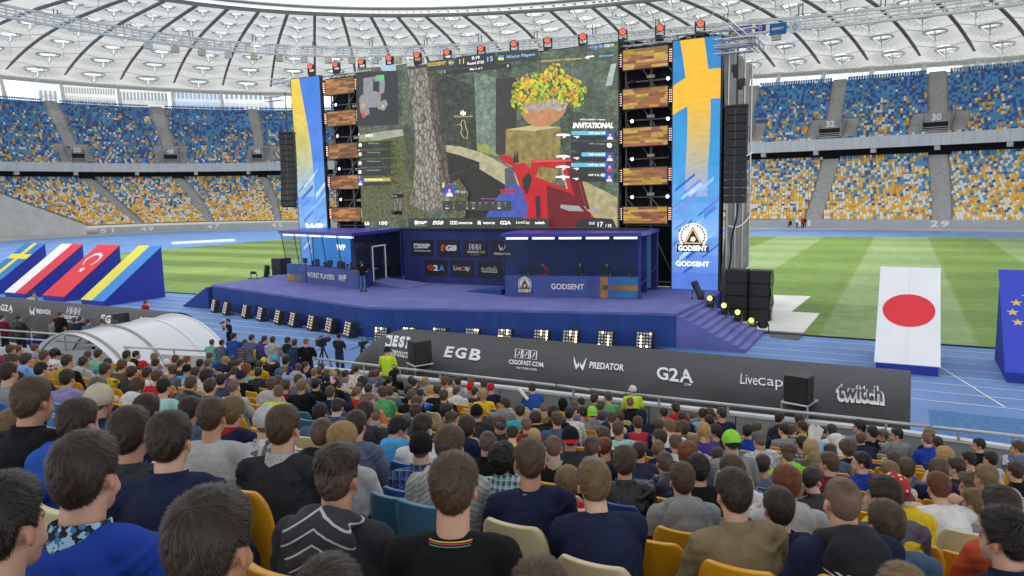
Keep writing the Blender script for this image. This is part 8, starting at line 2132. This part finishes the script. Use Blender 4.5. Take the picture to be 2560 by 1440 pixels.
# press and crew
o = stander(571, 803, 'photographer in dark t-shirt aiming a camera at the crowd', floor=0., pose='Sc', hp='0', rz=160, hair='d', style='s', top='tee', col='#1E2436', seed=970, shoes='#222222')
def held(parent, name, label, cat, build):
    e = empty(name, parent, label, cat); build(e); return e
J, _ = skeleton('Sc'); q = o.matrix_world if False else Matrix.Translation(o.location) @ Matrix.Rotation(R_(160), 4, 'Z'); hp_ = q @ Vector((0, .24, 1.60))
e = empty('photo_camera', hp_, 'black camera held to the eye of the photographer', 'camera', rz=R_(160)); mb = MB(); mb.box((0, -.02, 0), (.14, .07, .10)); mb.box((0, -.02, .06), (.06, .05, .03)); mb.build('body', m_blkm, e, bevel=.008); mb = MB(); mb.lathe([(.035, 0), (.04, .08), (.045, .13), (.04, .13)], (0, .015, 0), 12, rot=Matrix.Rotation(R_(-90), 3, 'X')); mb.build('lens', m_blkm, e)
stander(846, 842, 'camera operator in charcoal t-shirt with headphones behind the television camera', floor=0., pose='Sf', hp='l', rz=10, hair='d', style='s', top='tee', col='charcoal', seed=972, cap=('cap', '#22242A', '#22242A', True), trousers='#3A465E', shoes='#202020')
def tripod(x, y, h, lab, rad):
    e = empty('tripod', (x, y, 0), lab, 'tripod')
    for a in (.4, 2.5, 4.6): mb = MB(); mb.tube([(rad*math.cos(a), rad*math.sin(a), .02), (.05*math.cos(a), .05*math.sin(a), h)], [.022, .03], 6); mb.build('leg', m_blkm, e)
    mb = MB(); mb.lathe([(.07, h-.05), (.09, h), (.06, h+.1)], (0, 0, 0), 10); mb.build('head', m_blkm, e); mb = MB(); mb.tube([(0, 0, h+.06), (-.35, -.3, h-.1)], .014, 5); mb.build('pan_bar', m_blkm, e)
y_ = 20.0; q = at_y(806, 853, y_); tripod(q.x, y_, q.z-.32, 'black tripod under the television camera', .55)
e = empty('television_camera', (q.x, y_, q.z), 'black television camera with side viewfinder and red details on a tripod', 'camera', rz=R_(15)); mb = MB(); mb.box((0, -.1, 0), (.18, .55, .24)); mb.box((.0, .0, -.16), (.2, .3, .08)); mb.box((.18, -.2, .12), (.14, .18, .12)); mb.box((0, -.1, .2), (.04, .3, .05)); mb.build('body', m_blkm, e, bevel=.015)
mb = MB(); mb.lathe([(.09, 0), (.1, .16), (.12, .3), (.1, .3)], (0, .16, 0), 14, rot=Matrix.Rotation(R_(-90), 3, 'X')); mb.build('lens', m_blkm, e); mb = MB(); mb.tube([(-.12, -.3, .1), (-.14, -.1, .14), (-.12, .1, .05)], .015, 5); mb.build('cable', mat('red_plastic', (.6, .04, .03), .4), e)
q = at_y(906, 858, 19.6); tripod(q.x, 19.6, q.z-.12, 'thin black tripod left of the tunnel cover', .42); e = empty('video_camera', (q.x, 19.6, q.z), 'small video camera with a top microphone on the thin tripod', 'camera'); mb = MB(); mb.box((0, 0, 0), (.13, .3, .13)); mb.lathe([(.05, 0), (.055, .14), (.05, .14)], (0, .14, 0), 10, rot=Matrix.Rotation(R_(-90), 3, 'X')); mb.build('body', m_blkm, e, bevel=.01); mb = MB(); mb.tube([(0, 0, .06), (0, 0, .55)], .012, 5); mb.box((0, 0, .57), (.3, .05, .04)); mb.build('microphone', m_blkm, e)
stander(966, 879, 'steward in neon vest and dark cap seated before the ESP logo', y=16.25, pose='U', hz=1.195, hp='R', hair='d', style='s', top='vest', col='neon yellow', seed=975, cap=('cap', 'navy', 'navy', False), cat='steward')
stander(1582, 978, 'steward with white cap and neon vest behind the railing below the PREDATOR logo', y=16.45, pose='U', hz=1.195, hp='l', hair='d', style='s', top='vest', col='neon yellow', seed=976, cap=('cap', 'white', 'white', False), cat='steward')
stander(363, 757, 'bearded man in red hoodie beyond the left tunnel cover', floor=.0, pose='Sd', hp='r', rz=0, hair='d', style='s', top='hoodie', col='#D01C38', seed=977)
stander(76, 738, 'dark-haired person in white t-shirt beside the red crescent ramp', floor=0., pose='Sd', hp='l', hair='d', style='s', top='tee', col='white', seed=978); stander(84, 733, 'person in grey t-shirt half hidden beside the red crescent ramp', y=26.5, pose='Sd', hp='r', hair='b', style='s', top='tee', col='grey', seed=979)
# on the stage
sg = 'people on the stage'
person_at = lambda px, py, z, lab, **kw: tag(person(at_z(px, py, z), **kw), lab, 'person', sg)
person_at(908, 729, ZS, 'person in black t-shirt and blue jeans standing with back turned at the left booth', pose='Sf', hair='d', style='s', top='tee', col='black', trousers='#5A7394', shoes='#303034', seed=980, rz=R_(10))
person_at(903, 722, ZS, 'person in black t-shirt and shorts half hidden beside the blue jeans', pose='Sf', hp='l', hair='d', style='s', top='tee', col='#1E1E22', trousers='#2A2A2E', shoes='#C8C8C8', seed=981, rz=R_(150))
person_at(972, 700, ZS, 'man in grey-green shirt behind the glass door of the left booth', pose='Sf', hair='d', style='s', top='shirt', col='#6E7C74', shoes='#202020', seed=982, rz=R_(120), hp='l')
a, b = Vector((-36.12, 35.04, 0)), Vector((-28.12, 32.82, 0)); nb_ = Vector((.27, .96, 0))
chair = []
def office_chair(p, rz, lab):
    e = empty('gaming_chair', p, lab, 'chair', 'chairs in the player booths', rz=rz); mb = MB(); mb.box((0, 0, .42), (.5, .5, .1)); mb.build('seat', m_blkm, e, bevel=.03); mb = MB(); mb.box((0, -.27, .92), (.48, .1, .85)); mb.build('backrest', mat('chair_black', (.02, .02, .025), .6), e, bevel=.03); mb = MB(); mb.tube([(0, 0, .03), (0, 0, .38)], .035, 6); mb.box((0, 0, .03), (.5, .06, .05)); mb.box((0, 0, .03), (.06, .5, .05)); mb.build('base', m_blkm, e)
def monitor(p, rz, lab):
    e = empty('monitor', p, lab, 'monitor', 'monitors on the booth desks', rz=rz); mb = MB(); mb.box((0, 0, .32), (.55, .04, .33)); mb.build('housing', m_blkm, e, bevel=.01); mb = MB(); mb.box((0, .0, .09), (.06, .05, .18)); mb.box((0, 0, .01), (.25, .2, .02)); mb.build('stand', m_blkm, e)
w4 = ['leftmost', 'second', 'third', 'fourth', 'rightmost']
for j, (t, col) in enumerate(((.16, 'black'), (.34, 'navy'), (.53, 'charcoal'), (.66, 'white'), (.84, 'light grey'))):
    p = a+(b-a)*t; rz = math.atan2(-.96, -.27)-math.pi/2; pp = p+nb_*1.25+Vector((0, 0, ZS)); tag(person(pp, rz, .98, pose='U', hair='kdbdk'[j], style='s', top='tee' if j != 1 else 'hoodie', col=col, seed=985+j), w4[j]+' player seated in the left booth, wearing %s' % col, 'player', 'players in the booths'); office_chair(pp, rz, 'black chair of the %s player in the left booth' % w4[j]); monitor(p+nb_*.62+Vector((0, 0, 2.58)), rz, 'black monitor of the %s player in the left booth' % w4[j])
a, b = Vector((-18.44, 33.19, 0)), Vector((-11.48, 34.58, 0)); nb_ = Vector((-.196, .98, 0)); rz = math.atan2(-.98, .196)-math.pi/2
for j, (t, col, stn) in enumerate(((.13, 'charcoal', 0), (.24, 'red', 1), (.53, 'black', 1), (.73, 'navy', 1), (.9, 'black', 0))):
    p = a+(b-a)*t; pp = p+nb_*1.5+Vector((0, 0, ZS)); tag(person(pp, rz+.3*(j % 2), .97, pose='Sf' if stn else 'U', hp='rl0'[j % 3], hair='dkbkd'[j], style='s', top='hoodie' if j == 1 else 'tee', col=col, shoes='#202020' if stn else None, seed=992+j), '%s player %s in the right booth, wearing %s' % (w4[j], 'standing' if stn else 'seated', col), 'player', 'players in the booths')
    if not stn: office_chair(pp, rz, 'black chair of the %s player in the right booth' % w4[j])
    monitor(p+nb_*.62+Vector((0, 0, 2.58)), rz, 'black monitor at the %s place in the right booth' % w4[j])
# far away by the wall
for j, (px, py, lab, top, col, tr) in enumerate(((1992, 571, 'distant man in white shirt standing by the far wall', 'shirt', 'white', '#5A3A30'), (2006, 571, 'distant man in red jacket standing by the far wall', 'jacket', 'red', '#2A3040'), (2011, 570, 'distant man in black coat standing beside the red jacket', 'jacket', 'black', '#20242E'), (1976, 569, 'distant man in navy sitting low by the far wall', 'jacket', 'navy', '#20242E'))):
    q = at_z(px, py, .0); tag(person((q.x, q.y, 0), R_(160), 1.1, pose='Sd' if j < 3 else 'U', hair='d', style='s', top=top, col=col, trousers=tr, seed=1000+j), lab, 'person', 'people by the far wall')
# loose props
q = at_y(2026, 1090, 12.6); mb = MB(); mb.add([q+Vector(v) for v in ((-.05, 0, -.2), (.06, .02, -.18), (.1, 0, .16), (.02, .04, .22), (-.03, .0, .15))], [(0, 1, 2, 3, 4)]); mb.add([q+Vector(v) for v in ((.0, .03, -.2), (.12, .05, -.16), (.2, .06, .12), (.1, .05, .2))], [(0, 1, 2, 3)]); tag(mb.build('paper_sheets', white_p), 'white paper sheets held up among the spectators left of the pointing man', 'paper')
q = at_y(1308, 985, 14.6); mb = MB(); mb.tube([q+Vector((-.12, 0, .12)), q+Vector((.12, 0, -.12))], .04, 8); tag(mb.build('paper_roll', white_p), 'white paper roll in front of the blue jacket by the railing', 'paper')
